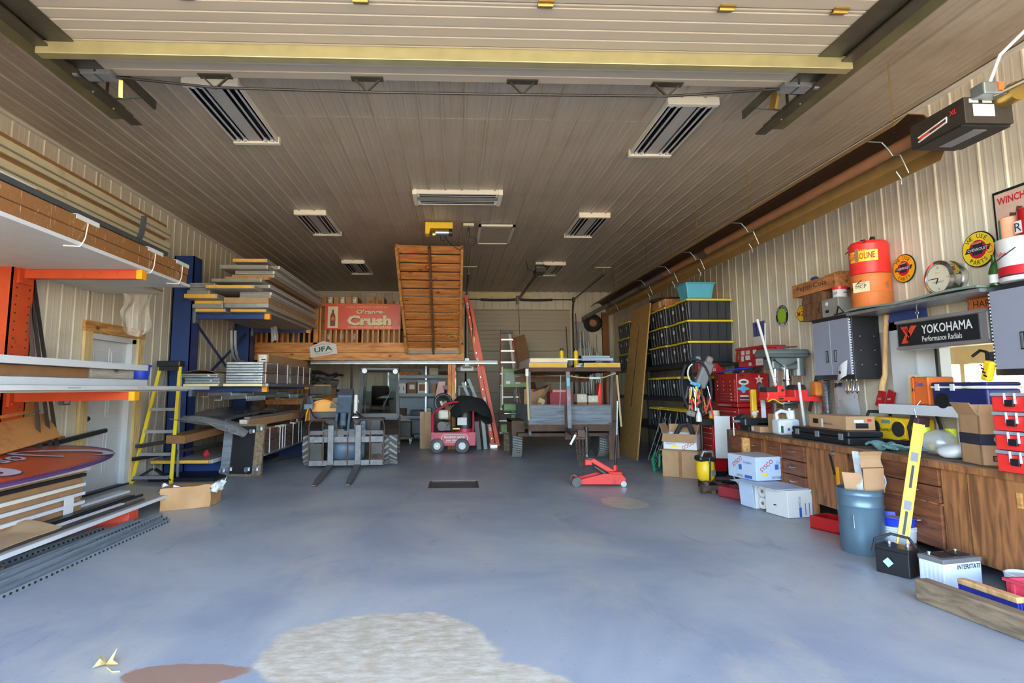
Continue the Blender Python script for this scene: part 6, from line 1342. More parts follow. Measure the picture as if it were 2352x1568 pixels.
t=thing('wall_clock','round chrome clock with a cream face reading Chevrolet','clock',(4.66,5.2,2.24));cy_,cz_=5.215,2.405
MB().lathe((4.80,cy_,cz_),[(.16,0),(.17,-.05),(.155,-.06),(.155,-.085),(.172,-.10),(.172,-.15),(.14,-.165),(.135,-.15),(0,-.15)],40,'X').mk('case','chrome',t,smooth=1);MB().cyl((4.654,cy_,cz_),(4.648,cy_,cz_),.132,n=40).mk('face','clock_face',t,smooth=1)
ring_text(t,'369','ink_black',4.646,cy_,cz_,.105,.024,pi/2,1.5*pi);text(t,'12','ink_black',(4.646,cy_,cz_+.105),'R',h=.024);text(t,'CHEVROLET','ink_black',(4.646,cy_,cz_-.035),'R',h=.016);MB().bar((4.645,cy_,cz_),(4.645,cy_+.085,cz_+.003),.004,.007).mk('minute_hand','ink_black',t);MB().bar((4.644,cy_,cz_),(4.644,cy_+.025,cz_-.05),.004,.008).mk('hour_hand','ink_black',t);text(t,'parts','sign_amber',(4.646,cy_,cz_+.05),'R',h=.02,name='emblem')

# ================================================================ wall cabinets and the shelf between
def cabinet(y0,y1,lab,depth=.36):
    t=thing('wall_cabinet',lab,'cabinet',(XR-depth/2,(y0+y1)/2,1.46),group='grey steel wall cabinets');x=XR-.02-depth+.03
    MB().box(x+.012,y0,1.46,XR-.022,y1,2.20).mk('carcass','cab_black',t,bev=.004);ym=(y0+y1)/2
    for(a,b_,hs)in((y0+.03,ym-.004,1),(ym+.004,y1-.03,-1)):
        d=MB().box(x-.006,a,1.51,x+.012,b_,2.155).mk('door','cab_grey',t,bev=.003);hy=b_-.07 if hs>0 else a+.07
        MB().box(x-.010,hy-.022,1.66,x-.006,hy+.022,1.80).mk('handle_recess','black',d);MB().box(x-.016,hy-.004*hs-.008,1.67,x-.010,hy-.004*hs+.008,1.79).mk('handle','zinc',d)
    b=MB()
    for yy in(y0+.022,y1-.022):
        for k in range(22):b.box(x-.004,yy-.006,1.515+k*.029,x+.012,yy+.006,1.53+k*.029)
    b.mk('edge_slots','white_paint',t,kind='stuff')
    b=MB()
    for yy in(.10,.26):
        for z in(1.62,1.78,1.94):b.cyl((x+yy,y0-.001,z),(x+yy,y0-.004,z),.005,n=8)
    b.mk('shelf_pins','white_paint',t,kind='stuff')
    return t
cabinet(6.22,6.92,'grey two-door wall cabinet under the wooden crates');cabinet(3.86,4.56,'grey two-door wall cabinet at the right edge')
MB().sheet(lambda u,v:(4.40+.38*u,4.57+1.64*v,2.212+.012*sin(9*v)),3,16,.02).mk('shelf_mat',mat('mat_green',(120,134,122),.8,var=.1),None,'grey-green padded mat on the shelf between the cabinets','mat',smooth=1)
MB().box(4.42,4.57,2.165,4.79,6.21,2.196).mk('wall_shelf','galvanised',None,'thin metal shelf between the two wall cabinets','shelf')
MB().box(4.70,5.45,2.06,4.715,6.0,2.155).mk('blue_strip_sign',mat('strip_blue',(52,70,128),.5,var=.15),None,'dark blue strip sign under the shelf','sign');t=thing('orange_strip_sign','rusty orange strip sign under the shelf','sign',(4.71,4.75,2.04));MB().box(4.70,4.58,2.05,4.715,4.98,2.16).mk('plate','rusty_orange',t);text(t,'HARLEY','ink_black',(4.698,4.78,2.105),'R',h=.06,w=.3)
t=thing('lightbox_sign','hanging black and white lightbox sign reading Yokohama Performance Radials','sign',(4.5,5.1,1.74));MB().box(4.50,4.60,1.735,4.66,5.60,2.035).mk('case','aluminium',t,bev=.01);MB().box(4.49,4.68,1.775,4.50,5.57,1.995).mk('panel','ink_black',t)
for z in(1.755,2.015):MB().box(4.485,4.60,z-.012,4.50,5.60,z+.012).mk('frame_lip','aluminium',t)
text(t,'YOKOHAMA','white_print',(4.487,5.005,1.915),'R',h=.085,w=.54,bold=.015);text(t,'Performance Radials','white_print',(4.487,5.06,1.825),'R',h=.052,w=.43,bold=.005)
for k in range(4):
    o=.012+k*.020
    for s in(1,-1):pass
    b=MB();b.prism([(5.545-o*1.1,1.965-.0),(5.525-o*1.1,1.965),(5.46-o*.3,1.885),(5.475-o*1.0+.01,1.885)],'X',4.486,4.489)
    b.prism([(5.475-o*1.0+.01,1.885),(5.46-o*.3,1.885),(5.525-o*1.1,1.80),(5.545-o*1.1,1.80)],'X',4.486,4.489);b.mk('red_chevron','sign_red',t)
b=MB().prism([(5.40,1.965),(5.33,1.965),(5.42,1.86),(5.455,1.885)],'X',4.486,4.489);b.mk('red_chevron','sign_red',t)
for y in(5.42,4.86):MB().tube(arc((4.58,y,2.10),.018,0,2*pi,12,'YZ')[:-1],.004,6,True).mk('chain_link','chrome',t);MB().tube([(4.58,y,2.035),(4.58,y,2.085)],.005).mk('eye_bolt','chrome',t);MB().tube([(4.58,y,2.115),(4.58,y,2.17)],.004).mk('hook','chrome',t)
# things on the cabinets
t=thing('cola_crate','old wooden crate stencilled Pepsi-Cola, on top of the cabinets','crate',(4.6,6.9,2.55)); 
for z in(2.545,2.60,2.655):MB().box(4.50,6.48,z,4.515,7.32,z+.052).mk('side_slat','crate_wood',t)
MB().box(4.515,6.48,2.545,4.76,6.50,2.70).mk('end_board','crate_wood',t);MB().box(4.515,7.30,2.545,4.76,7.32,2.70).mk('end_board','crate_wood',t);MB().box(4.515,6.5,2.545,4.76,7.3,2.56).mk('bottom','crate_wood',t);MB().box(4.60,6.52,2.56,4.72,6.80,2.75).mk('divider','crate_wood',t);text(t,'Pepsi-Cola',mat('stencil',(70,44,32),.8),(4.497,6.92,2.63),'R',h=.085,w=.60);text(t,'enjoy','stencil',(4.497,6.78,2.568),'R',h=.022)
t=thing('wooden_box','dark wooden box supporting the stencilled crate','crate',(4.6,7.0,2.2));MB().box(4.50,6.72,2.203,4.76,7.12,2.54).mk('box','brown_post',t); 
for z in(2.28,2.42):MB().box(4.492,6.72,z,4.50,7.12,z+.05).mk('slat','brown_post',t)
t=thing('fan_heater','small grey metal heater box with a dial on the cabinet','heater',(4.56,6.5,2.2));MB().box(4.47,6.40,2.203,4.66,6.70,2.42).mk('box',mat('heater_grey',(140,136,126),.5,var=.1),t,bev=.01);MB().cyl((4.466,6.60,2.36),(4.47,6.60,2.36),.025,n=16).mk('dial','white_plastic',t);rect(t,'ink_black',(4.468,6.60,2.27),.06,.035,'R','name_plate');MB().tube([(4.46,6.42,2.22),(4.44,6.36,2.30),(4.46,6.3,2.22),(4.45,6.45,2.21)],.008,6).mk('cord','black',t)
t=thing('white_tin','white and red tin standing on the grey heater box','tin',(4.56,6.50,2.42));MB().lathe((4.57,6.50,2.422),[(.075,0),(.075,.125)],24).mk('body','white_print',t,smooth=1);MB().lathe((4.57,6.50,2.515),[(.077,0),(.077,.035),(.06,.036)],24).mk('red_band','red_bright',t,smooth=1);text(t,'CO-OP','ink_navy',(4.492,6.50,2.47),'R',h=.03)
b=MB().ball((4.62,7.02,2.74),.05,10,8,(1,1.3,.8));b.mk('tape_measure','blue_rack',None,'small blue tape measure on the stencilled crate','tape measure',bev=0)
t=thing('oil_drum','rusty orange pail labelled MCP at the end of the shelf','pail',(4.6,6.1,2.22));MB().lathe((4.60,6.03,2.222),[(.185,0),(.192,.01),(.192,.16),(.197,.17),(.192,.18),(.192,.36),(.198,.37),(.18,.375),(0,.36)],32).mk('body','rusty_orange',t,smooth=1);MB().rbox((4.425,5.945,2.45),(.004,.17,.11),(0,0,.45)).mk('label_sheet','cream',t);text(t,'MCP','ink_black',(4.420,5.943,2.455),(pi/2,0,-pi/2+.45),h=.04);text(t,'Allspeeds','ink_black',(4.420,5.943,2.49),(pi/2,0,-pi/2+.45),h=.02);MB().tube([(4.42,6.22,2.44),(4.395,6.1,2.42),(4.41,5.92,2.52)],.004,5).mk('bail','dark_metal',t)
t=thing('gasoline_can','red and yellow gasoline can stacked on the orange pail','can',(4.6,6.03,2.6));MB().lathe((4.60,6.03,2.60),[(.185,0),(.19,.01),(.19,.32),(.195,.33),(.17,.36),(0,.37)],32).mk('body','red_bright',t,smooth=1)
MB().add([(4.600-.193*cos(a),6.03+.193*sin(a),2.73+(.15*(i/8)if False else 0))for i,a in enumerate([-1.35+1.5*k/8 for k in range(9)])]+[(4.600-.193*cos(a),6.03+.193*sin(a),2.85)for a in[-1.35+1.5*k/8 for k in range(9)]],[(i,i+1,10+i,9+i)for i in range(8)]).mk('yellow_band','sign_yellow',t);text(t,'GASOLINE','ink_red',(4.437,5.92,2.79),(pi/2,0,-pi/2+.6),h=.07,w=.25,bold=.01)
for(y_,r_)in((6.1,.035),(5.96,.028)):MB().lathe((4.60,y_,2.965),[(r_,0),(r_,.03),(r_*.7,.05),(0,.05)],14).mk('cap','dark_metal',t,smooth=1)
MB().tube([(4.44,6.18,2.87),(4.42,6.02,2.90),(4.46,5.88,2.94)],.005,5).mk('bail','dark_metal',t);MB().rbox((4.402,5.95,2.80),(.004,.05,.14),(.06,0,0)).mk('paper_tag','cardboard',t);text(t,'KEEP','sign_yellow',(4.425,5.90,2.84),(pi/2,0,-pi/2+.55),h=.03)
t=thing('grease_pail','big white red and blue grease pail on the right cabinet','pail',(4.55,4.3,2.2));MB().lathe((4.60,4.30,2.203),[(.18,0),(.19,.01),(.195,.33),(.2,.345),(.18,.35),(0,.345)],32).mk('body','white_print',t,smooth=1);MB().lathe((4.60,4.30,2.204),[(.183,0),(.1925,.05)],32).mk('navy_band','ink_navy',t,smooth=1);MB().lathe((4.60,4.30,2.254),[(.1935,0),(.1945,.07)],32).mk('red_band','ink_red',t,smooth=1);text(t,'lube.','ink_red',(4.402,4.33,2.43),(pi/2,0,-pi/2),h=.035);MB().tube([(4.41,4.44,2.36),(4.40,4.34,2.40),(4.41,4.22,2.46)],.004,5).mk('bail','dark_metal',t);MB().tube(arc((4.408,4.43,2.50),.03,0,2*pi,16,'YZ')[:-1],.003,5,True).mk('badge','ink_red',t)
t=thing('oil_tin','small green and pink tin on the grease pail','tin',(4.6,4.42,2.55));MB().lathe((4.60,4.42,2.553),[(.075,0),(.075,.20),(.06,.21),(0,.21)],24).mk('body','salmon',t,smooth=1);MB().add([(4.60-.0765*cos(a),4.42+.0765*sin(a),z)for z in(2.56,2.74)for a in(.2,.5,.8,1.1,1.4,1.7)],[(i,i+1,7+i,6+i)for i in range(5)]).mk('green_side','teal',t)
t=thing('oil_tin','red tin with a letter R on the grease pail','tin',(4.6,4.24,2.55));MB().lathe((4.60,4.25,2.553),[(.085,0),(.085,.23),(.07,.24),(0,.24)],24).mk('body','red_tool',t,smooth=1);rect(t,'white_print',(4.513,4.28,2.64),.06,.10,'R','badge');text(t,'R','ink_navy',(4.511,4.28,2.64),'R',h=.07)
t=thing('green_bottle','green glass bottle with a pale label on the right cabinet','bottle',(4.5,4.52,2.2));MB().lathe((4.50,4.50,2.203),[(.038,0),(.04,.01),(.04,.12),(.018,.19),(.014,.25),(.017,.26),(.0,.26)],18).mk('glass','glass_green',t,smooth=1);MB().lathe((4.50,4.50,2.225),[(.0408,0),(.0408,.07)],18).mk('label_sheet','white_print',t,smooth=1)
t=thing('dark_bottle','dark bottle behind the green bottle on the right cabinet','bottle',(4.62,4.50,2.2));MB().lathe((4.66,4.50,2.203),[(.034,0),(.034,.12),(.014,.19),(.014,.24),(0,.24)],16).mk('glass',mat('amber_glass',(70,44,24),.1),t,smooth=1)
MB().prism([(4.66,2.215),(4.56,2.28),(4.60,2.35),(4.70,2.29)],'X',4.70,4.71).mk('road_badge','sign_amber',None,'small yellow diamond badge behind the green bottle','sign')
# hung below the left cabinet
t=thing('foil_duct','crimped bright metal duct hanging below the cabinet','duct',(4.62,6.98,1.0));pr=[(.06,0)]
for k in range(30):pr+=[(.062,.005+k*.0145),(.056,.012+k*.0145)]
MB().lathe((4.62,6.95,1.02),pr+[(.05,.445)],20).mk('pipe','chrome',t,smooth=False);MB().tube([(4.62,6.95,1.46),(4.62,6.95,1.40)],.01).mk('hanger','dark_metal',t)
t=thing('parts_bag','clear bag of chrome fittings hanging below the cabinet','bag',(4.6,6.5,1.0));MB().sheet(lambda u,v:(4.60-.05*sin(pi*u)*sin(pi*v),6.75-.40*u,1.45-.42*v),8,8,.004).wob(.015,8).mk('bag','poly_film',t,smooth=1);MB().lathe((4.60,6.58,1.26),[(.035,-.02),(.06,-.02),(.065,.02),(.035,.02)],20,'X').mk('ring','chrome',t,smooth=1);MB().cyl((4.58,6.42,1.26),(4.62,6.42,1.26),.03,n=14).mk('plug','chrome',t,smooth=1);MB().box(4.58,6.60,1.36,4.64,6.72,1.42).mk('buckle','black_plastic',t)
for k,(y,lab)in enumerate(((6.42,'left brass snap hook hanging below the cabinet'),(6.34,'middle snap hook hanging below the cabinet'),(6.26,'largest pale carabiner hanging below the cabinet'))):t=thing('snap_hook',lab,'hook',(4.52,y,1.30),group='snap hooks below the cabinet');MB().tube([(4.52,y-.018,1.42),(4.52,y-.026,1.33),(4.52,y,1.30),(4.52,y+.026,1.33),(4.52,y+.018,1.42),(4.52,y,1.44)],.006,6,True).mk('loop','chrome' if k else 'brass',t,smooth=1);MB().tube([(4.52,y,1.44),(4.52,y,1.46)],.006).mk('eye','brass',t)
b=MB().box(4.50,6.96,1.26,4.60,7.08,1.44);b.mk('orange_pouch',mat('pouch',(210,120,40),.7,var=.3,c2=(40,40,60),c2s=8),None,'orange and black pouch hanging left of the duct','pouch',bev=.02)
t=thing('paper_note','curled white paper stuck on the left cabinet door','paper',(4.42,6.3,1.4));MB().sheet(lambda u,v:(4.435-.04*sin(pi*u*.8),6.46-.20*u-.03*v,1.40+.10*u+.17*v),6,5,.002).mk('sheet','white_print',t,smooth=1);MB().cyl((4.405,6.345,1.535),(4.395,6.345,1.535),.018,n=14).mk('magnet','black',t)
# axe on the wall
t=thing('axe','double-headed axe with a pale handle and red sheaths hung on the wall','axe',(4.7,6.0,1.1));MB().tube([(4.70,5.96,2.15),(4.70,6.00,2.0),(4.70,6.03,1.75),(4.70,6.06,1.5),(4.70,6.11,1.40),(4.70,6.12,1.33)],[.03,.026,.022,.026,.034,.034],10).mk('handle','axe_handle',t,smooth=1)
for s,y in((1,6.15),(-1,6.01)):MB().rbox((4.70,y,1.24),(.03,.09,.19),(.42,0,0)).mk('sheath','red_tool',t,bev=.008);text(t,'Wetterlings' if False else 'AXE','white_print',(4.683,y,1.24),(pi/2,-.42 if False else 0,-pi/2),h=.02)
# on the window ledge
LZ=WZ0-.005
t=thing('licence_plate','cream licence plate reading LCH 589 standing on end','licence plate',(4.7,5.68,LZ));MB().rbox((4.70,5.68,LZ+.15),(.004,.155,.30),(0,.06,0)).mk('plate','cream',t,bev=.0);text(t,'LCH-589','ink_red',(4.694,5.665,LZ+.15),(Euler((pi/2,0,-pi/2)).to_matrix()@Matrix.Rotation(pi/2,3,'Z')).to_euler(),h=.07,w=.26,bold=.01)
t=thing('round_sign','round blue sign with red lettering leaning behind the orange fridge','sign',(4.6,5.5,LZ));MB().cyl((4.62,5.50,LZ+.115),(4.61,5.50,LZ+.115),.11,n=32).mk('disc','blue_plastic',t,smooth=1);text(t,'PEPSI','ink_red',(4.607,5.50,LZ+.115),'R',h=.05,w=.18,bold=.03)
t=thing('mini_fridge','small orange retro fridge with a blue logo on the ledge','fridge',(4.6,5.2,LZ));MB().box(4.46,5.22,LZ+.003,4.72,5.40,LZ+.27).mk('cabinet','tool_orange',t,bev=.03,seg=3);MB().box(4.44,5.20,LZ+.004,4.70,5.222,LZ+.268).mk('door','tool_orange',t,bev=.01);MB().box(4.455,5.395,LZ+.004,4.70,5.42,LZ+.26).mk('back','tool_orange',t)
text(t,'Crush','ink_blue',(4.456,5.32,LZ+.20),'R',h=.04,w=.09,bold=.04);MB().box(4.445,5.385,LZ+.13,4.46,5.395,LZ+.16).mk('latch','chrome',t)
t=thing('cool_box','navy cool box with a white stripe and latches on the ledge','cool box',(4.55,4.85,LZ));MB().box(4.43,4.60,LZ+.002,4.73,5.15,LZ+.16).mk('body','navy_cooler',t,bev=.015);MB().box(4.425,4.595,LZ+.162,4.735,5.155,LZ+.178).mk('stripe','white_plastic',t);MB().box(4.425,4.595,LZ+.18,4.735,5.155,LZ+.215).mk('lid','navy_cooler',t,bev=.015)
for y in(5.08,4.92):MB().box(4.415,y-.02,LZ+.14,4.426,y+.02,LZ+.20).mk('latch','white_plastic',t)
MB().cyl((4.43,5.03,LZ+.05),(4.415,5.03,LZ+.05),.07,n=24).mk('round_speaker','black',t,smooth=1)
t=thing('yellow_tool','yellow and black tool hanging at the right cabinet corner','tool',(4.45,4.62,1.4));MB().rbox((4.46,4.60,1.50),(.06,.07,.17),(.3,0,0)).mk('body','yellow',t,bev=.015); 
for k in range(4):MB().rbox((4.428,4.60+.01*k,1.46+.03*k),(.004,.03,.012),(.5,0,0)).mk('dark_rib','black',t)
MB().tube([(4.46,4.60,1.58),(4.50,4.64,1.66),(4.52,4.72,1.68),(4.5,4.78,1.63)],.012,6).mk('cable','black',t);MB().box(4.50,4.56,1.58,4.56,4.66,1.66).mk('bracket','dark_steel',t)
MB().box(4.50,4.10,LZ+.002,4.74,4.52,LZ+.10).mk('ledge_tray','grey_plastic',None,'grey tray of small things on the ledge behind the red cases','tray',bev=.01)

# poster, red bin and small signs near the tool chest
t=thing('wall_calendar','blue and white palm tree calendar on the right wall','calendar',(XR-.02,8.75,1.97));MB().box(XR-.022,8.58,2.17,XR-.017,8.92,2.40).mk('picture',mat('cal_blue',(92,90,150),.6,var=.3,vs=8),t);MB().box(XR-.023,8.58,1.95,XR-.017,8.92,2.17).mk('sheet','white_print',t)
for y in(8.68,8.80):b=MB().bar((XR-.024,y,2.17),(XR-.024,y+.01,2.33),.012,.002);[b.bar((XR-.024,y+.01,2.33),(XR-.024,y+.01+.07*cos(a),2.33+.06*sin(a)),.01,.002)for a in(.2,.9,1.6,2.3,3.0)];b.mk('palm_print','ink_navy',t)
t=thing('red_wall_bin','red plastic wall bin covered in stickers','bin',(4.65,8.4,1.66));MB().box(4.50,8.05,1.67,4.78,8.85,1.96).mk('bin','red_tool',t,bev=.015);MB().box(4.46,8.03,1.94,4.79,8.87,1.98).mk('rim','red_tool',t,bev=.01)
for i,(y,z,w,h,m)in enumerate(((8.70,1.90,.10,.07,'off_white'),(8.55,1.90,.12,.06,'beige_box'),(8.35,1.90,.10,.06,'white_print'),(8.72,1.81,.08,.08,'white_print'),(8.56,1.82,.14,.07,'white_print'),(8.30,1.80,.10,.08,'maroon'),(8.50,1.72,.08,.05,'beige_box'))):rect(t,m,(4.497,y,z),w,h,'R','sticker')
rect(t,'white_print',(4.49,8.22,1.74),.20,.10,(pi/2,-.0,-pi/2),'snap_sticker');text(t,'Snap-on','ink_red',(4.487,8.22,1.74),'R',h=.03)
t=thing('oval_plaque','orange and red oval plaque on the wall beside the red bin','sign',(XR-.03,9.3,1.7));MB().prism([(9.36+.15*cos(a),1.86+.175*sin(a))for a in[2*pi*k/36 for k in range(36)]],'X',XR-.02,XR-.03).mk('rim','maroon',t);MB().prism([(9.36+.135*cos(a),1.86+.16*sin(a))for a in[2*pi*k/36 for k in range(36)]],'X',XR-.03,XR-.034).mk('face','sign_red',t);MB().prism([(9.36+.06*cos(a),1.86+.06*sin(a))for a in[2*pi*k/20 for k in range(20)]],'X',XR-.034,XR-.036).mk('centre_patch','beige_box',t)
MB().bar((4.74,7.5,1.05),(4.77,7.02,2.25),.05,.012,(1,0,0)).mk('flat_rail','stud_dark',None,'grey flat rail leaning beside the left cabinet','rail')

# ================================================================ black totes with yellow lids on steel shelving
def tote(loc,lab,tagged=True):
    """tote .78 deep (X) .50 wide (Y) .36 high; its narrow end faces the hall"""
    t=thing('storage_tote',lab,'storage tote',loc,0.0,'black totes with yellow lids')
    b=MB();n=[(-.35,-.22),(.35,-.22),(.35,.22),(-.35,.22)];top=[(-.375,-.24),(.375,-.24),(.375,.24),(-.375,.24)]
    b.add([(x,y,0)for x,y in n]+[(x,y,.325)for x,y in top],[(3,2,1,0),(4,5,6,7),(0,1,5,4),(1,2,6,5),(2,3,7,6),(3,0,4,7)]);b.mk('tub','tote_black',t,bev=.012)
    b=MB()
    for i in range(5):
        x=-.30+.15*i;b.add([(x-.02,-.222,.02),(x+.02,-.222,.02),(x+.022,-.246,.30),(x-.022,-.246,.30),(x-.012,-.236,.02),(x+.012,-.236,.02),(x+.014,-.258,.30),(x-.014,-.258,.30)],[(0,1,5,4),(1,2,6,5),(2,3,7,6),(3,0,4,7),(4,5,6,7)])
    for i in range(3):
        y=-.15+.15*i;b.add([(-.352,y-.018,.02),(-.352,y+.018,.02),(-.378,y+.02,.30),(-.378,y-.02,.30),(-.364,y-.01,.02),(-.364,y+.01,.02),(-.39,y+.012,.30),(-.39,y-.012,.30)],[(0,4,5,1),(1,5,6,2),(2,6,7,3),(3,7,4,0),(4,7,6,5)])
    b.mk('moulded_rib','tote_black',t)
    l=MB().box(-.40,-.25,.322,.40,.25,.356);lo=l.mk('lid','lid_yellow',t,bev=.01);MB().box(-.34,-.19,.356,.34,.19,.366).mk('lid_crown','lid_yellow',lo,bev=.006)
    MB().rbox((-.392,-.06,.20),(.003,.07,.065),(0,-.075,0)).mk('label_sheet','white_print',t)
    return t
BX=4.36;Z3=[1.80,2.163,2.526];nm=['bottom','middle','top']
t0=tote((BX,9.72,Z3[0]),'bottom tote of the near column on the rack top, under the blue tub')
cols=[(9.72,'near'),(10.24,'second'),(10.76,'third'),(11.28,'fourth'),(13.0,'second farthest'),(13.52,'farthest')]
for c,(y,cn_)in enumerate(cols):
    for k in range(3):
        if c==0 and k==0:continue
        dup(t0,(BX+.03*(c%2),y,Z3[k]),nm[k]+' tote of the '+cn_+' column on top of the tote rack')
for lvl,z in(('upper',1.20),('lower',.62)):
    for c,(y,cn_)in enumerate(cols[:4]): 
        if lvl=='upper' and c==0:continue
        dup(t0,(BX,y,z),cn_+' tote on the '+lvl+' shelf of the tote rack')
t=thing('tote_rack','black steel shelving holding the totes along the right wall','shelf',(4.4,11.5,0))
for z in(.57,1.15,1.74):MB().box(3.98,9.42,z,4.78,13.9,z+.05).mk('shelf','dark_metal',t);MB().box(3.965,9.42,z-.03,3.98,13.9,z+.05).mk('shelf_beam','cab_black',t)
for y in(9.42,11.6,13.85):
    for x in(3.99,4.75):MB().box(x-.025,y-.025,0,x+.025,y+.025,1.78).mk('upright','cab_black',t)
t=thing('blue_tub','light blue plastic tub on top of the near totes','tub',(4.30,9.72,2.89));b=MB();z0=2.896
b.add([(4.02,9.55,z0),(4.44,9.55,z0),(4.44,9.88,z0),(4.02,9.88,z0),(3.98,9.50,z0+.26),(4.48,9.50,z0+.26),(4.48,9.93,z0+.26),(3.98,9.93,z0+.26)],[(3,2,1,0),(0,1,5,4),(1,2,6,5),(2,3,7,6),(3,0,4,7),(4,5,6,7)]);b.mk('tub','tote_blue',t,bev=.015);MB().box(3.965,9.485,z0+.25,4.495,9.945,z0+.275).mk('rim','tote_blue',t,bev=.008);MB().box(4.0,9.6,z0+.262,4.46,9.82,z0+.277).mk('hollow','blue_rack',t)
t=thing('long_carton','orange-brown carton with a cream label on the third totes','carton',(4.3,10.9,2.89));MB().box(3.99,10.55,2.895,4.5,11.25,3.05).mk('box','crate_wood',t,bev=.008);rect(t,'cream',(3.987,10.78,2.97),.16,.12,'R','label_sheet');rect(t,'cream',(3.987,10.60,2.98),.08,.10,'R','label_sheet')
MB().tube(arc((4.30,11.15,3.09),.34,0,2*pi,28,'XY')[:-1],.035,8,True).mk('rubber_hose','black_rubber',None,'coiled dark hose lying on the carton over the totes','hose',smooth=1)
b=MB().ball((4.25,11.35,3.05),.16,12,8,(.8,1.3,1)).wob(.04,6);b.mk('brown_sack','crate_wood',None,'brown sack on the fourth totes behind the chipboard','sack',smooth=1)
for k in range(2):MB().box(4.02,9.6+.9*k,.0,4.7,10.3+.9*k,.30).mk('floor_tote','tote_black',None,('near' if k==0 else 'far')+' lidless black tote on the floor under the tote rack','storage tote',bev=.02)
# leaning chipboard sheet
p=[V(3.45,12.05,0),V(3.46,10.86,0),V(3.93,11.18,3.07),V(3.93,12.32,3.05)];n_=V(.025,.0,-.004)
t=thing('chipboard_sheet','tall chipboard sheet leaning against the totes','board',(3.7,11.5,0));MB().add(p+[q+n_ for q in p],[(0,3,2,1),(4,5,6,7),(0,1,5,4),(1,2,6,5),(2,3,7,6),(3,0,4,7)]).mk('sheet','osb',t)
q=[lerp(p[0],p[1],.42),lerp(p[0],p[1],.46),lerp(p[3],p[2],.55),lerp(p[3],p[2],.52)];a,b_=[V(lerp(q[0],q[3],s))for s in(.32,.86)],[V(lerp(q[1],q[2],s))for s in(.32,.86)];off=V(-.003,0,0)
MB().add([a[0]+off,b_[0]+off,b_[1]+off,a[1]+off],[(0,1,2,3)]).mk('tar_streak',mat('tar',(50,40,32),.8,var=.3),t)
# folded chairs against the rack
for k in range(3):
    t=thing('folding_chair',('nearest','middle','farthest')[k]+' folded black metal chair leaning at the tote rack','chair',(3.75,10.1+.35*k,0),group='folded chairs at the tote rack');y=10.05+.33*k
    for dy in(-.17,.17):
        MB().tube([(3.58+.05*k,y+dy,0),(3.80+.04*k,y+dy,.55),(3.90+.03*k,y+dy*.9,.92)],.013,8).mk('front_leg','black_plastic',t,smooth=1);MB().tube([(3.70+.05*k,y+dy*.85,0),(3.80+.04*k,y+dy*.85,.45),(3.86+.03*k,y+dy*.85,.80)],.012,8).mk('rear_leg','dark_metal',t,smooth=1)
    MB().bar((3.90+.03*k,y-.16,.88),(3.90+.03*k,y+.16,.88),.02,.14).mk('backrest','black_plastic',t,bev=.01);MB().rbox((3.80+.04*k,y,.48),(.02,.34,.36),(0,.3,0)).mk('seat','cab_black',t,bev=.01);MB().bar((3.62+.05*k,y-.17,.10),(3.62+.05*k,y+.17,.10),.018,.018).mk('cross_bar','dark_metal',t)
# small green and yellow machines on the floor behind the cartons
t=thing('green_hose_reel','small green plastic frame on the floor by the folded chairs','frame',(3.32,9.45,0));MB().tube([(3.28,9.40,.02),(3.25,9.38,.20),(3.32,9.45,.30),(3.42,9.52,.28),(3.40,9.5,.05)],.025,8,True).mk('frame',mat('reel_green',(30,130,90),.4),t,smooth=1)
t=thing('yellow_tool','yellow and black power tool on the floor behind the plain carton','tool',(3.5,9.4,0));MB().box(3.42,9.25,.06,3.6,9.45,.22).mk('body','yellow',t,bev=.03);MB().cyl((3.44,9.22,.05),(3.58,9.22,.05),.05).mk('wheel','black',t);MB().box(3.45,9.3,.22,3.58,9.42,.42).mk('handle','black_plastic',t,bev=.02)

# ================================================================ cartons on the floor
t=thing('plain_carton','big plain brown carton on the floor under the open box','carton',(3.60,8.92,0),radians(-40));MB().box(-.27,-.24,.002,.27,.24,.40).mk('box','cardboard',t,bev=.006);MB().box(-.02,-.243,.002,.03,-.24,.40).mk('tape','cardboard_dark',t);MB().box(-.30,-.27,.402,.29,.24,.412).mk('top_flap','cardboard',t)
t=thing('open_box','open white Sysco box upside down with brown flaps on the plain carton','carton',(3.58,8.93,.415),radians(-34));MB().box(-.25,-.20,.0,.25,.20,.012).mk('bottom','cardboard',t)
for(x0,y0,x1,y1)in((-.25,-.20,.25,-.19),(-.25,.19,.25,.20),(-.25,-.20,-.24,.20),(.24,-.20,.25,.20)):MB().box(x0,y0,.01,x1,y1,.24).mk('wall','white_print',t)
for(p,q,w,d)in(((-.25,-.20,.24),(.25,-.20,.24),(0,-.10,-.11),0),((-.25,.20,.24),(.25,.20,.24),(0,.02,.13),0),((-.25,-.20,.24),(-.25,.20,.24),(-.05,0,.15),0),((.25,-.20,.24),(.25,.20,.24),(.04,0,.16),0)):
    p,q,w=V(p),V(q),V(w);MB().sheet(lambda u,v:p.lerp(q,u)+w*v,2,2,.006).mk('flap','cardboard',t)
text(t,'SYSCO','ink_red',(.12,-.203,.075),(Euler((pi/2,0,0)).to_matrix()@Matrix.Rotation(pi+.55,3,'Z')).to_euler(),h=.055,w=.20,bold=.01);text(t,'Complete','ink_blue',(-.14,-.203,.09),(Euler((pi/2,0,0)).to_matrix()@Matrix.Rotation(pi,3,'Z')).to_euler(),h=.035);rect(t,'sign_yellow',(-.08,-.2025,.055),.09,.03,'F','print_patch')
b=MB().tube([(-.12,-.05,.16),(-.02,0,.36),(.10,.02,.38),(.18,0,.16)],.04,8);b.mk('machine_part','black_rubber',t,smooth=1)
MB().sheet(lambda u,v:(3.90+.22*u,8.50-.04*u,.32+.62*v),2,2,.008).mk('white_board','white_print',None,'white paper board standing right of the open box','board')
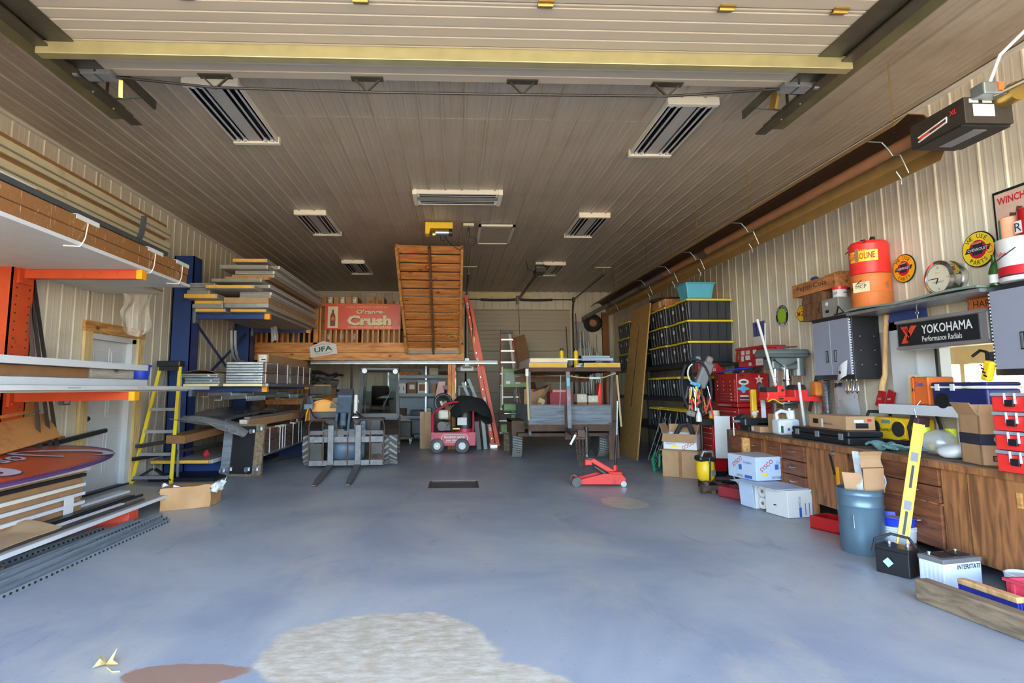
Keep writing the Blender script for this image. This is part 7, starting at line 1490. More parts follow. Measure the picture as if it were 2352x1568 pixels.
# Sysco boxes
t=thing('sysco_box','closed white Sysco box on top by the bench','carton',(3.66,6.84,.30),radians(12));MB().box(-.26,-.26,.0,.24,.22,.265).mk('box','sysco_blue',t,bev=.006);MB().box(-.262,-.262,.262,.242,.222,.268).mk('lid',mat('dusty_lid',(188,190,192),.7,var=.1),t)
text(t,'SYSCO','ink_red',(-.12,-.2625,.17),(Euler((pi/2,0,0)).to_matrix()@Matrix.Rotation(.6,3,'Z')).to_euler(),h=.05,w=.20,bold=.01);text(t,'Complete','ink_blue',(.10,-.2625,.20),'F',h=.045,w=.17);rect(t,'ink_blue',(.02,-.2625,.15),.05,.06,'F','print_patch');text(t,'XL TOWEL ROLL','ink_blue',(.13,-.2625,.14),'F',h=.014);text(t,'09738','ink_navy',(.00,-.2625,.03),'F',h=.03);rect(t,'ink_blue',(.14,-.2622,.03),.16,.04,'F','barcode');rect(t,'sign_yellow',(-.15,-.2622,.07),.07,.035,'F','print_patch')
text(t,'SYSCO','ink_red',(-.2625,.05,.19),(Euler((pi/2,0,-pi/2)).to_matrix()@Matrix.Rotation(.6,3,'Z')).to_euler(),h=.05,w=.19,bold=.01);text(t,'Complete','ink_blue',(-.2625,-.12,.19),'R',h=.04,w=.14);text(t,'09738','ink_navy',(-.2625,.02,.03),'R',h=.028);rect(t,'ink_blue',(-.2625,-.13,.03),.12,.035,'R','barcode');rect(t,'ink_blue',(-.2625,.0,.13),.05,.06,'R','print_patch')
t=thing('sysco_box','lower Sysco box of towel rolls with its side open','carton',(3.56,6.28,0),radians(12));MB().box(-.12,-.26,.004,.27,.06,.285).mk('box','white_print',t,bev=.005);MB().box(-.10,.24,.004,.27,.46,.285).mk('inner_wall','white_print',t);MB().sheet(lambda u,v:(-.13-.02*v,.44-.22*u,.02+.27*v),2,2,.006).mk('side_flap','sysco_blue',t);MB().sheet(lambda u,v:(-.22+.48*u,-.22+.72*v,.289+.004*sin(5*u)),4,3,.005).mk('top_flap','sysco_blue',t)
for z in(.08,.21):MB().cyl((-.08,.15,z),(.16,.15,z),.063,n=20).mk('towel_roll','white_print',t,smooth=1);MB().cyl((-.083,.15,z),(-.08,.15,z),.02,n=12).mk('roll_core','cardboard_dark',t)
text(t,'01268','ink_navy',(.03,-.2625,.17),(Euler((pi/2,0,0)).to_matrix()@Matrix.Rotation(-pi/2,3,'Z')).to_euler(),h=.028,w=.10);rect(t,'ink_blue',(.035,-.2622,.06),.03,.10,'F','barcode');text(t,'SYSCO','ink_green',(.21,-.2625,.22),(Euler((pi/2,0,0)).to_matrix()@Matrix.Rotation(-1.05,3,'Z')).to_euler(),h=.04,w=.12,bold=.01);rect(t,'sign_yellow',(.235,-.2622,.16),.025,.04,'F','print_patch')
for x in(.10,.15,.19):rect(t,'ink_blue',(x,-.2622,.09),.008,.12,'F','print_line')
rect(t,'ink_black',(-.1225,-.08,.11),.04,.012,'R','hand_slot')
# picture frame, red crates, brass fitting heap
t=thing('picture_frame','white framed certificate leaning at the bench end','picture',(3.75,7.55,0));c_=V(3.78,7.45,.28)
for(sz_,m,dx)in(((.02,.34,.42),'white_paint',0),((.004,.28,.36),'ink_black',-.012),((.004,.18,.22),'white_print',-.015)):MB().rbox(c_+V(dx,0,0),sz_,(.45,.15,0)).mk('frame' if dx==0 else('mount' if m=='ink_black' else 'sheet'),m,t)
t=thing('red_crate','low red wooden crate with a black part in it by the Sysco boxes','crate',(3.55,7.1,0),radians(-62))
def openbox(t,L_,W_,H_,m,th=.015):
    MB().box(-L_/2,-W_/2,.003,L_/2,W_/2,.015).mk('bottom',m,t)
    for(x0,y0,x1,y1)in((-L_/2,-W_/2,L_/2,-W_/2+th),(-L_/2,W_/2-th,L_/2,W_/2),(-L_/2,-W_/2+th,-L_/2+th,W_/2-th),(L_/2-th,-W_/2+th,L_/2,W_/2-th)):MB().box(x0,y0,.003,x1,y1,H_).mk('side_board',m,t)
openbox(t,.46,.24,.13,'maroon');MB().box(-.15,-.06,.02,.15,.06,.12).mk('black_part','black_plastic',t,bev=.02)
t=thing('red_crate','red wooden crate on the floor left of the steel drum','crate',(3.68,5.45,0),radians(-68));openbox(t,.44,.26,.125,'red_tool');MB().rbox((.24,0,.03),(.03,.08,.05)).mk('corner_block','rusty',t)
t=thing('brass_fitting','worn brass pipe fitting on the floor','fitting',(3.35,7.5,0));b=MB().cyl((3.22,7.48,.05),(3.62,7.55,.05),.045,n=14);b.cyl((3.34,7.50,.05),(3.34,7.38,.03),.03,n=12);b.cyl((3.30,7.50,.04),(3.30,7.50,.15),.035,n=12);b.mk('casting','rusty',t,smooth=1);MB().lathe((3.24,7.48,.05),[(.03,-.02),(.06,-.02),(.06,.02),(.03,.02)],16,'X').mk('flange','rusty',t,smooth=1)
t=thing('shop_vacuum','yellow and black portable vacuum standing on the floor','vacuum',(3.45,7.85,0));b=MB().lathe((3.45,7.85,.10),[(.08,0),(.115,.04),(.125,.14),(.115,.25),(.08,.29),(0,.30)],24);b.mk('tank','yellow',t,smooth=1);MB().box(3.33,7.75,.36,3.57,7.95,.44).mk('head','black_plastic',t,bev=.03);MB().tube([(3.37,7.78,.43),(3.39,7.76,.50),(3.51,7.76,.50),(3.53,7.78,.43)],.018,8).mk('handle','zinc',t,smooth=1);MB().tube([(3.45,7.72,.12),(3.455,7.715,.30),(3.46,7.73,.42)],.012,6).mk('black_strap','black',t);MB().rbox((3.51,7.735,.22),(.07,.012,.07),(0,0,.5)).mk('label_sheet','olive_shelf',t);MB().box(3.36,7.78,.0,3.54,7.92,.10).mk('base','black_plastic',t,bev=.02)
for x in(3.36,3.54):MB().cyl((x-.015,7.76,.04),(x+.015,7.76,.04),.04).mk('wheel','black',t)
t=thing('floor_cables','tangle of black cables on the floor behind the vacuum','cable',(3.8,7.9,0));random.seed(4)
for k in range(3):MB().tube([(3.65+.35*random.random(),7.7+.5*random.random(),.02+.03*k)for _ in range(7)],.014,6).mk('cable','black_rubber',t,smooth=1)

# ================================================================ red tool chests
t=thing('tool_chest','tall red tool chest with stickers on its side','tool chest',(4.5,8.8,0));CX=4.25
MB().box(CX,8.45,.12,4.76,9.20,1.06).mk('lower_cabinet','red_tool',t,bev=.008);MB().box(CX-.01,8.44,1.07,4.77,9.21,1.13).mk('middle_tray','red_tool',t,bev=.006);MB().box(CX,8.46,1.135,4.74,9.19,1.58).mk('top_box','red_tool',t,bev=.008)
for z,h in((.16,.15),(.33,.12),(.47,.10),(.59,.10),(.71,.07),(.80,.07),(.89,.07),(.97,.06)):
    d=MB().box(CX-.014,8.50,z,CX-.001,9.15,z+h-.015).mk('drawer','red_tool',t,bev=.004);MB().box(CX-.026,8.52,z+h-.035,CX-.014,9.13,z+h-.022).mk('drawer_pull','aluminium',d)
for k,z in enumerate((1.16,1.205,1.25)):d=MB().box(CX-.012,8.52,z,CX-.001,9.12,z+.04).mk('drawer','red_tool',t);MB().box(CX-.022,8.62,z+.015,CX-.012,8.95,z+.022).mk('drawer_pull','chrome',d)
for z in(1.30,1.365,1.43):
    for y0,y1 in((8.51,8.72),(8.73,8.93),(8.94,9.13)):d=MB().box(CX-.012,y0,z,CX-.001,y1,z+.055).mk('drawer','red_tool',t);MB().ball((CX-.02,(y0+y1)/2,z+.03),.013,8,6).mk('knob','chrome',d)
for x in(4.32,4.70):
    for y in(8.55,9.1):MB().cyl((x-.02,y,.06),(x+.02,y,.06),.06).mk('castor','black_rubber',t)
text(t,'MASTERCRAFT','white_print',(CX-.028,8.82,1.095),'R',h=.025,w=.45)
yf=8.457
MB().prism([(4.36+.08*cos(a),1.45+.045*sin(a))for a in[2*pi*k/24 for k in range(24)]],'Y',yf,yf-.002).mk('oval_sticker','white_print',t);MB().prism([(4.36+.05*cos(a),1.45+.02*sin(a))for a in[2*pi*k/16 for k in range(16)]],'Y',yf-.002,yf-.003).mk('oval_print','rusty',t)
st_=[(4.60+(.075 if k%2==0 else .032)*sin(k*pi/5),1.49+(.075 if k%2==0 else .032)*cos(k*pi/5))for k in range(10)];MB().prism(st_,'Y',yf,yf-.002).mk('star_sticker','white_print',t);text(t,'R','ink_red',(4.60,yf-.003,1.485),'F',h=.05)
MB().prism([(4.35+.07*cos(a)*(1+.3*cos(4*a)),1.35+.05*sin(a)*(1+.3*cos(4*a)))for a in[2*pi*k/32 for k in range(32)]],'Y',yf,yf-.002).mk('wings_sticker','tote_blue',t)
rect(t,'white_print',(4.36,yf-.001,1.24),.13,.02,'F','stripe_sticker');rect(t,'ink_navy',(4.36,yf-.001,1.21),.14,.02,'F','stripe_sticker');rect(t,'tote_blue',(4.36,yf-.001,1.185),.14,.016,'F','stripe_sticker');rect(t,'ink_navy',(4.33,yf-.001,1.545),.08,.03,'F','dark_sticker')
t=thing('tool_chest','narrow red drawer cabinet left of the tall tool chest','tool chest',(4.1,9.0,0));MB().box(4.02,8.82,.08,4.22,9.28,.90).mk('cabinet','red_tool',t,bev=.006)
for z,h in((.12,.20),(.33,.16),(.50,.10),(.61,.07),(.69,.07),(.77,.06),(.84,.05)):d=MB().box(4.006,8.84,z,4.019,9.26,z+h-.012).mk('drawer','red_tool',t);MB().box(3.994,8.86,z+h-.03,4.006,9.24,z+h-.018).mk('drawer_pull','aluminium',d)
MB().box(4.05,8.83,.0,4.2,9.27,.08).mk('plinth','black',t)
t=thing('oil_case','red motor oil case reading GOLD standing behind the tool tower','case',(4.25,9.35,1.59));MB().prism([(4.02,1.60),(4.45,1.60),(4.45,1.66),(4.34,1.77),(4.02,1.77)],'Y',9.24,9.40).mk('case','red_tool',t,bev=.01);text(t,'GOLD','white_print',(4.22,9.236,1.66),'F',h=.045,bold=.01);MB().box(4.0,9.24,1.585,4.46,9.40,1.60).mk('base','black',t)
b=MB();random.seed(9)
for i in range(12):b.tube([(4.30+random.uniform(0,.4),8.5+random.uniform(0,.6),1.60+random.uniform(0,.03)),(4.35+random.uniform(0,.35),8.5+random.uniform(0,.6),1.60+random.uniform(.01,.06))],.014,6)
t=thing('chest_clutter','loose spanners and parts lying on top of the tall tool chest','tools',(4.5,8.8,1.585));b.v=[(p[0],p[1],max(p[2],1.586))for p in b.v];b.mk('parts','dark_steel',t,smooth=1);MB().tube([(4.28,9.1,1.61),(4.38,8.7,1.65),(4.62,8.5,1.68)],.013,8).mk('blue_lead','blue_plastic',t,smooth=1);MB().cyl((4.36,8.46,1.61),(4.40,8.52,1.62),.015).mk('red_tip','red_bright',t)
# tool tower: hose loop, grey plastic body and hung tools in front of the chests
t=thing('tool_tower','stand crowded with hung tools under a looped black hose','tool stand',(3.75,8.6,0));MB().cyl((3.80,8.72,.02),(3.80,8.72,1.50),.02,n=10).mk('pole','dark_metal',t,smooth=1);MB().cyl((3.80,8.72,0),(3.80,8.72,.03),.14,n=20).mk('base','dark_metal',t,smooth=1)
pts=[(3.69+.225*cos(a)-.02*sin(a),8.58,1.37+.43*sin(a))for a in[pi*.62-i*2*pi/30*1.06 for i in range(28)]];MB().tube(pts,.022,10).mk('black_hose','black_rubber',t,smooth=1)
MB().lathe((3.73,8.60,1.80),[(.0,-.03),(.045,-.025),(.045,.02),(0,.03)],16,'Y').mk('hose_coupling','grey_plastic',t,smooth=1)
MB().rbox((3.83,8.63,1.56),(.17,.12,.42),(0,.42,0)).mk('grey_housing','grey_plastic',t,bev=.03,seg=3);MB().rbox((3.90,8.70,1.66),(.10,.10,.40),(0,.42,0)).mk('grey_back',mat('grey_lite',(136,132,124),.6),t,bev=.03)
MB().tube([(3.68+.11*cos(a),8.60,1.58+.15*sin(a))for a in[pi*.6+i*pi*1.1/12 for i in range(13)]],.012,8).mk('white_hose','off_white',t,smooth=1)
MB().rbox((3.66,8.55,1.42),(.16,.02,.05),(0,.3,0)).mk('blue_glove','tote_blue',t,bev=.01);MB().rbox((3.68,8.55,1.36),(.05,.02,.12),(0,.1,0)).mk('blue_glove_cuff','tote_blue',t,bev=.01)
random.seed(12)
cl=['red_bright','chrome','brass','tool_orange','dark_steel','yellow','red_paint','chrome','dark_metal','white_plastic','brass','rusty']
for k in range(26):
    x=3.56+random.random()*.32;z=1.02+random.random()*.30;l=.10+random.random()*.18;a=random.uniform(-.35,.35);y=8.52+random.random()*.10
    MB().bar((x,y,z+l/2),(x+l*sin(a),y-.01,z-l/2),.014+.018*random.random(),.016,(0,1,0)).mk('hung_tool',cl[k%len(cl)],t,bev=.004)
MB().cyl((3.62,8.5,1.02),(3.64,8.5,1.34),.010,n=8).mk('white_rod','white_plastic',t); 
for k in range(5):MB().rbox((3.55+.03*k,8.52,1.12+.05*(k%3)),(.05,.03,.03),(0,.4*k,.3)).mk('orange_grip','red_bright' if k%2 else 'black_rubber',t,bev=.008)
b=MB().lathe((3.67,8.5,.86),[(.04,0),(.045,.05),(.03,.12),(.012,.16),(.012,.20),(0,.2)],14);b.mk('spray_bottle','white_plastic',t,smooth=1)
MB().rbox((3.85,8.56,1.12),(.02,.02,.24),(0,.35,0)).mk('pliers_handle','red_bright',t,bev=.006);MB().rbox((3.90,8.56,1.02),(.022,.02,.30),(0,-.2,0)).mk('pliers_handle','red_bright',t,bev=.006)
MB().rbox((3.57,8.55,.98),(.14,.08,.09),(.1,.3,.2)).mk('grey_glove',mat('gloves',(130,128,116),.9,var=.2),t,bev=.03);MB().cyl((3.98,8.66,.90),(3.98,8.66,1.02),.075,n=18).mk('beige_pot','beige_box',t,smooth=1);MB().cyl((3.98,8.66,.90),(3.98,8.66,.945),.078,n=18).mk('yellow_band','yellow',t,smooth=1)
MB().box(3.72,8.60,.80,4.0,8.8,.89).mk('tool_tray','dark_metal',t)

# ================================================================ workbench
BT=.80;FX=3.80
t=thing('workbench','long worn timber workbench with drawers along the right wall','workbench',(4.3,5.8,0))
MB().box(FX-.03,3.0,BT-.06,4.78,7.72,BT).mk('worktop','bench_top',t,bev=.006);MB().box(FX-.035,3.0,BT-.062,FX-.03,7.72,BT-.012).mk('front_edge','bench_wood',t)
MB().box(FX+.03,4.36,.10,4.76,5.50,BT-.06).mk('carcass','bench_front',t);MB().box(FX+.03,2.9,.10,4.76,4.34,BT-.06).mk('carcass','bench_front',t);MB().box(FX+.03,6.10,.24,4.76,6.94,BT-.06).mk('carcass','bench_front',t);MB().box(FX+.06,6.95,.52,4.76,7.66,BT-.06).mk('carcass','bench_front',t)
for(y0,y1,z0)in((7.60,7.68,0),(6.88,6.98,0),(6.02,6.12,0),(5.44,5.50,0),(4.28,4.40,.02),(4.18,4.275,.08)):MB().box(FX,y0,z0,FX+.05,y1,BT-.06).mk('post','bench_wood',t)
def drawer(y0,y1,z0,z1,pulls=1,out=0.0):
    d=MB().box(FX-.012-out,y0,z0,FX+.03,y1,z1).mk('drawer','bench_front',t,bev=.003)
    for k in range(pulls):
        y=y0+(y1-y0)*(k+.5)/pulls;z=(z0+z1)/2+.01;w_=.05
        MB().tube([(FX-.012-out,y-w_,z),(FX-.034-out,y-w_*.8,z-.003),(FX-.036-out,y,z-.005),(FX-.034-out,y+w_*.8,z-.003),(FX-.012-out,y+w_,z)],.006,6).mk('pull','chrome',d,smooth=1)
    return d
drawer(7.30,7.58,.53,.735,1,.10);drawer(7.00,7.27,.54,.73);drawer(6.58,6.86,.56,.735);drawer(6.14,6.55,.56,.735);drawer(6.14,6.55,.40,.55);drawer(6.14,6.55,.25,.39);drawer(6.58,6.86,.25,.55)
MB().box(FX-.11,7.30,.53,FX-.09,7.58,.54).mk('drawer_bottom','pine_y',t);MB().box(FX-.10,7.29,.54,FX+.03,7.30,.72).mk('drawer_side','pine_y',t)
drawer(4.42,5.42,.595,.735,2);drawer(4.42,5.42,.465,.585,2);drawer(4.42,5.42,.12,.445,2)
MB().box(FX-.005,4.40,.447,FX+.03,5.44,.462).mk('drawer_divider','bench_wood',t)
for(y0,y1)in((5.52,6.0),):MB().box(FX,y0,.16,FX+.03,y1,.735).mk('panel','bench_wood',t)
for k,(y0,y1)in enumerate(((3.72,4.165),(3.25,3.71))):
    d=MB().box(FX-.010,y0,.10,FX+.03,y1,.735).mk('door','bench_wood',t,bev=.004);MB().bar((FX-.016,y0+.05 if k==0 else y1-.05,.56),(FX-.016,y0+.05 if k==0 else y1-.05,.66),.03,.012,(1,0,0)).mk('handle','pine_y',d)
    for z in(.22,.66):MB().box(FX-.016,y1-.012 if k==0 else y0,z,FX-.008,y1+.004 if k==0 else y0+.016,z+.06).mk('hinge','brass',d)
b=MB();b.bar((FX-.004,5.72,.70),(FX-.006,5.66,.50),.03,.006,(1,0,0));b.mk('burn_mark','black',t);MB().cyl((FX,5.66,.71),(FX-.03,5.66,.71),.02).mk('knob','zinc',t);MB().box(FX-.006,5.60,.36,FX,5.64,.58).mk('yellow_smear','rack_tip',t)
MB().box(FX-.08,7.68,.42,FX-.02,7.74,BT).mk('end_bracket','rusty',t)
# things on the bench top, far end first
t=thing('bench_vice','black steel bench vice at the far end of the bench','vice',(3.95,7.6,BT));MB().box(3.86,7.42,BT,4.10,7.66,BT+.06).mk('base','black_rubber',t,bev=.015);MB().box(3.80,7.40,BT+.06,4.20,7.60,BT+.17).mk('body','black_plastic',t,bev=.02);MB().lathe((3.86,7.56,BT+.14),[(.0,-.08),(.07,-.07),(.085,0),(.07,.07),(0,.08)],18,'Y').mk('anvil_end','black_rubber',t,smooth=1);MB().cyl((3.70,7.52,BT+.12),(3.82,7.52,BT+.12),.02).mk('screw','zinc',t);MB().cyl((3.71,7.52,BT-.13),(3.71,7.52,BT+.16),.009,n=8).mk('handle_bar','aluminium',t);MB().ball((3.71,7.52,BT+.165),.018,8,6).mk('handle_knob','chrome',t,smooth=1)
def bcarton(x0,x1,y0,y1,h,lab,name='small_carton',m='cardboard'):
    t=thing(name,lab,'carton',((x0+x1)/2,(y0+y1)/2,BT));MB().box(x0,y0,BT+.001,x1,y1,BT+h).mk('box',m,t,bev=.005);return t
t=bcarton(3.86,4.06,7.14,7.36,.075,'small low carton with a white label beside the vice');rect(t,'white_print',(3.857,7.31,BT+.04),.05,.05,'R','label_sheet')
t=bcarton(3.95,4.14,6.98,7.11,.24,'tall narrow carton left of the white jug');rect(t,'cardboard_dark',(4.04,6.977,BT+.12),.03,.23,'F','tape')
t=thing('plastic_jug','white plastic jug with a green label on the bench','jug',(4.0,6.85,BT));b=MB().box(3.87,6.72,BT+.001,4.13,6.90,BT+.19);b.mk('body','white_plastic',t,bev=.035,seg=3);MB().tube([(3.90,6.81,BT+.18),(3.89,6.81,BT+.255),(3.95,6.81,BT+.285),(4.03,6.81,BT+.27),(4.05,6.81,BT+.18)],.022,10).mk('handle','white_plastic',t,smooth=1);MB().cyl((4.08,6.81,BT+.18),(4.08,6.81,BT+.26),.035,n=16).mk('neck','white_plastic',t,smooth=1);MB().cyl((4.08,6.81,BT+.26),(4.08,6.81,BT+.29),.032,n=16).mk('cap','white_plastic',t,smooth=1)
rect(t,'white_print',(3.95,6.716,BT+.10),.12,.15,'F','label_sheet');rect(t,'ink_green',(3.90,6.714,BT+.07),.03,.08,'F','green_print');rect(t,'sign_yellow',(3.98,6.713,BT+.135),.06,.008,'F','yellow_line');rect(t,'ink_blue',(3.98,6.713,BT+.07),.03,.03,'F','barcode');rect(t,mat('label_blue',(170,196,220),.5),(4.07,6.716,BT+.10),.08,.13,'F','side_label');rect(t,'sign_yellow',(4.07,6.713,BT+.135),.07,.008,'F','yellow_line')
# drill press
t=thing('drill_press','grey bench drill press standing at the wall','drill press',(4.34,7.3,BT));MB().box(4.14,7.1,BT+.001,4.52,7.5,BT+.05).mk('base','drill_grey',t,bev=.01);MB().cyl((4.36,7.32,BT+.05),(4.36,7.32,1.70),.042,n=20).mk('column','chrome',t,smooth=1);MB().cyl((4.22,7.22,1.165),(4.22,7.22,1.185),.20,n=32).mk('table','dark_steel',t,smooth=1);MB().box(4.2,7.18,1.10,4.4,7.34,1.165).mk('table_arm','dark_steel',t,bev=.01)
MB().box(4.0,7.16,1.75,4.60,7.46,1.86).mk('belt_cover','drill_grey',t,bev=.045,seg=4);MB().box(4.0,7.158,1.79,4.60,7.162,1.80).mk('cover_seam','dark_metal',t);MB().box(4.10,7.2,1.60,4.44,7.42,1.75).mk('head','drill_grey',t,bev=.02);MB().cyl((4.51,7.32,1.52),(4.51,7.32,1.745),.085,n=24).mk('motor','drill_grey',t,smooth=1)
b=MB().cyl((4.15,7.24,1.56),(4.15,7.24,1.68),.03,n=16);b.cyl((4.15,7.24,1.50),(4.15,7.24,1.56),.025,n=16);b.cyl((4.15,7.24,1.43),(4.15,7.24,1.49),.03,.022,n=16);b.cyl((4.15,7.24,1.38),(4.15,7.24,1.43),.012,n=10);b.mk('chuck','chrome',t,smooth=1)
MB().lathe((4.22,7.17,1.62),[(.0,-.03),(.035,-.03),(.035,.03),(0,.03)],16,'Y').mk('feed_hub','zinc',t,smooth=1)
for a in(.4,2.5,4.6):MB().cyl((4.22,7.14,1.62),(4.22+.16*cos(a),7.13,1.62+.16*sin(a)),.006,n=8).mk('feed_lever','chrome',t);MB().ball((4.22+.165*cos(a),7.13,1.62+.165*sin(a)),.018,8,6).mk('lever_knob','black',t,smooth=1)
MB().lathe((4.36,7.32,1.45),[(.05,0),(.055,.02),(.05,.04)],20).mk('collar','chrome',t,smooth=1);MB().bar((4.22,7.3,1.885),(4.50,7.3,1.90),.02,.02).mk('flat_bar','dark_steel',t)
t=thing('press_fixture','red and black casting on the drill press table','fixture',(4.25,7.2,1.185));MB().prism([(3.93,1.205),(4.60,1.19),(4.66,1.20),(4.58,1.26),(4.32,1.255),(4.2,1.25),(3.95,1.25)],'Y',7.08,7.28).mk('bed','red_bright',t,bev=.008);MB().box(3.95,7.08,1.24,4.10,7.28,1.31).mk('left_block','red_bright',t,bev=.01);MB().box(3.95,7.09,1.31,4.08,7.27,1.37).mk('black_jaw','black_rubber',t,bev=.008);MB().prism([(4.09,1.25),(4.19,1.25),(4.20,1.32),(4.16,1.40),(4.10,1.39)],'Y',7.10,7.24).mk('clamp_post','red_bright',t,bev=.008);MB().cyl((4.155,7.095,1.33),(4.155,7.10,1.33),.016,n=14).mk('bolt_hole','black',t);MB().box(4.30,7.08,1.24,4.47,7.28,1.34).mk('right_block','red_bright',t,bev=.01);MB().prism([(4.30,1.34),(4.47,1.34),(4.45,1.40),(4.32,1.40)],'Y',7.09,7.27).mk('black_cap','black_rubber',t,bev=.01);rect(t,'ink_black',(4.12,7.078,1.225),.06,.02,'F','badge')
MB().sheet(lambda u,v:(3.93+.20*u,7.03+.05*v,1.19+.03*sin(5*u)),6,2,.008).mk('yellow_rag','yellow',None,'yellow rag on the drill press table','rag',smooth=1)
for k,(p,q,lab)in enumerate((((3.88,7.1,2.24),(4.12,7.17,1.36),'tall bright tube slanting in front of the drill press'),((4.54,8.1,2.30),(4.53,8.12,1.70),'shorter bright tube behind the tall one'),((4.30,6.98,1.43),(4.34,6.98,BT+.052),'bright tube standing on the bench right of the drill press'))):
    MB().cyl(p,q,.017 if k!=1 else .012,n=12).mk('bright_tube','panel_pale',None,lab,'tube',smooth=1)
t=thing('yellow_stand','yellow stand with a pale steel rule at the chest side','stand',(4.05,7.5,BT));MB().box(4.03,7.62,BT+.10,4.10,7.68,1.34).mk('stand','yellow',t,bev=.01);MB().box(4.06,7.45,BT+.09,4.12,7.46,1.28).mk('rule',mat('rule',(206,214,220),.4),t);MB().lathe((4.11,7.52,1.36),[(.02,-.02),(.05,-.02),(.05,.02),(.02,.02)],16,'Y').mk('ring','dark_steel',t,smooth=1);MB().box(3.98,7.40,BT+.001,4.16,7.70,BT+.10).mk('base','dark_steel',t)
t=thing('brass_part','small brass valve part on the vice','fitting',(4.0,7.5,BT+.17));b=MB().ball((3.99,7.5,BT+.22),.04,10,8);b.cyl((3.95,7.5,BT+.23),(4.04,7.5,BT+.25),.015);b.cyl((3.99,7.5,BT+.17),(3.99,7.5,BT+.22),.02);b.mk('valve','beige_box',t,smooth=1)
t=thing('safety_mask','black goggles and respirator lying on the bench edge','mask',(4.05,6.5,BT));MB().ball((4.0,6.55,BT+.05),.055,12,8,(1,1,.8)).mk('respirator','black_rubber',t,smooth=1);b=MB()
for k in range(4):b.tube(arc((4.06+.02*k,6.45,BT+.045),.042,.2,pi-.2,8,'YZ'),.006,6)
b.mk('vent_rib','black_plastic',t);MB().ball((4.09,6.45,BT+.04),.05,12,8,(1,1,.75)).mk('cup','black_plastic',t,smooth=1)
t=thing('welding_helmet','dark grey welding helmet on the bench','helmet',(4.5,6.75,BT)); 
def helm(u,v):a=-.6+3.0*u;r=.15*(1-.25*v*v);return(4.52+r*cos(a)*1.0-.02*v,6.78+r*sin(a)*.95-.12*v,BT+.01+.28*v*(1-.25*sin(pi*u)))
MB().sheet(helm,16,8,.01).mk('shell',mat('helmet_grey',(92,94,94),.4,var=.25),t,smooth=1);MB().rbox((4.42,6.66,BT+.20),(.13,.012,.09),(.5,0,-.5)).mk('visor',mat('visor',(120,140,140),.15,metal=.3),t);MB().ball((4.54,6.78,BT+.02),.13,12,6,(1,1,.15)).mk('lining','black',t)
t=thing('tool_case','black plastic tool case at the bench edge','case',(4.05,5.9,BT));MB().box(3.83,5.48,BT+.002,4.20,6.42,BT+.075).mk('lower_shell','black_plastic',t,bev=.015);MB().box(3.835,5.485,BT+.078,4.195,6.415,BT+.135).mk('upper_shell','black_plastic',t,bev=.015)
for y in(5.58,5.95,6.3):MB().box(3.822,y-.03,BT+.05,3.832,y+.03,BT+.11).mk('latch','grey_plastic',t)
t=thing('flat_carton','flat brown carton with a printed label on the black tool case','carton',(4.1,5.95,BT+.14));z0=BT+.137;MB().box(3.92,5.62,z0,4.22,6.22,z0+.14).mk('box','cardboard',t,bev=.006);text(t,'Quik Drive','ink_black',(3.917,5.90,z0+.05),'R',h=.028);rect(t,'ink_black',(3.918,6.10,z0+.07),.09,.05,'R','print_block');rect(t,'white_print',(3.917,5.99,z0+.055),.03,.085,'R','paper_tag');rect(t,'white_print',(4.05,5.617,z0+.09),.10,.03,'F','label_sheet');rect(t,'ink_black',(4.08,5.617,z0+.045),.13,.05,'F','picture_label');rect(t,'red_paint',(4.16,5.617,z0+.10),.04,.025,'F','print_block')
t=thing('work_radio','yellow and black DeWalt jobsite radio with roll bars','radio',(4.55,5.75,BT));MB().box(4.44,5.45,BT+.04,4.70,5.98,BT+.26).mk('body','yellow',t,bev=.03,seg=3);MB().prism([(5.50,BT+.06),(5.60,BT+.04),(5.85,BT+.04),(5.95,BT+.06),(5.95,BT+.20),(5.84,BT+.26),(5.62,BT+.26),(5.50,BT+.20)],'X',4.425,4.44).mk('face','yellow',t,bev=.006)
for y in(5.58,5.90):MB().lathe((4.43,y,BT+.15),[(.0,-.012),(.05,-.018),(.075,-.018),(.075,.01)],24,'X').mk('speaker','black_rubber',t,smooth=1)
MB().box(4.42,5.68,BT+.20,4.426,5.80,BT+.235).mk('display','olive_shelf',t);text(t,'DeWALT','ink_black',(4.419,5.74,BT+.135),'R',h=.028,w=.15,bold=.02)
for y in(5.42,6.02):MB().tube([(4.42,y,BT+.02),(4.40,y,BT+.18),(4.46,y,BT+.31),(4.68,y,BT+.31),(4.72,y,BT+.18),(4.72,y,BT+.02)],.016,8).mk('roll_bar','black_rubber',t,smooth=1)
MB().tube([(4.46,5.42,BT+.31),(4.46,6.02,BT+.31)],.016,8).mk('roll_bar','black_rubber',t,smooth=1);MB().tube([(4.42,5.42,BT+.02),(4.42,6.02,BT+.02)],.016,8).mk('roll_bar','black_rubber',t,smooth=1)
t=thing('vinyl_binder','dark maroon vinyl binder standing right of the radio','binder',(4.45,5.36,BT));MB().rbox((4.45,5.34,BT+.14),(.16,.05,.28),(.15,0,.3)).mk('cover','vinyl_maroon',t,bev=.008);MB().tube([(4.42,5.34,BT+.27),(4.42,5.36,BT+.36),(4.50,5.30,BT+.50)],.006,6).mk('wire','zinc',t)
MB().box(4.40,6.0,BT+.27,4.44,6.06,BT+.32).mk('small_caulk','white_plastic',None,'small white bottle top behind the flat carton','bottle',bev=.01)if False else None
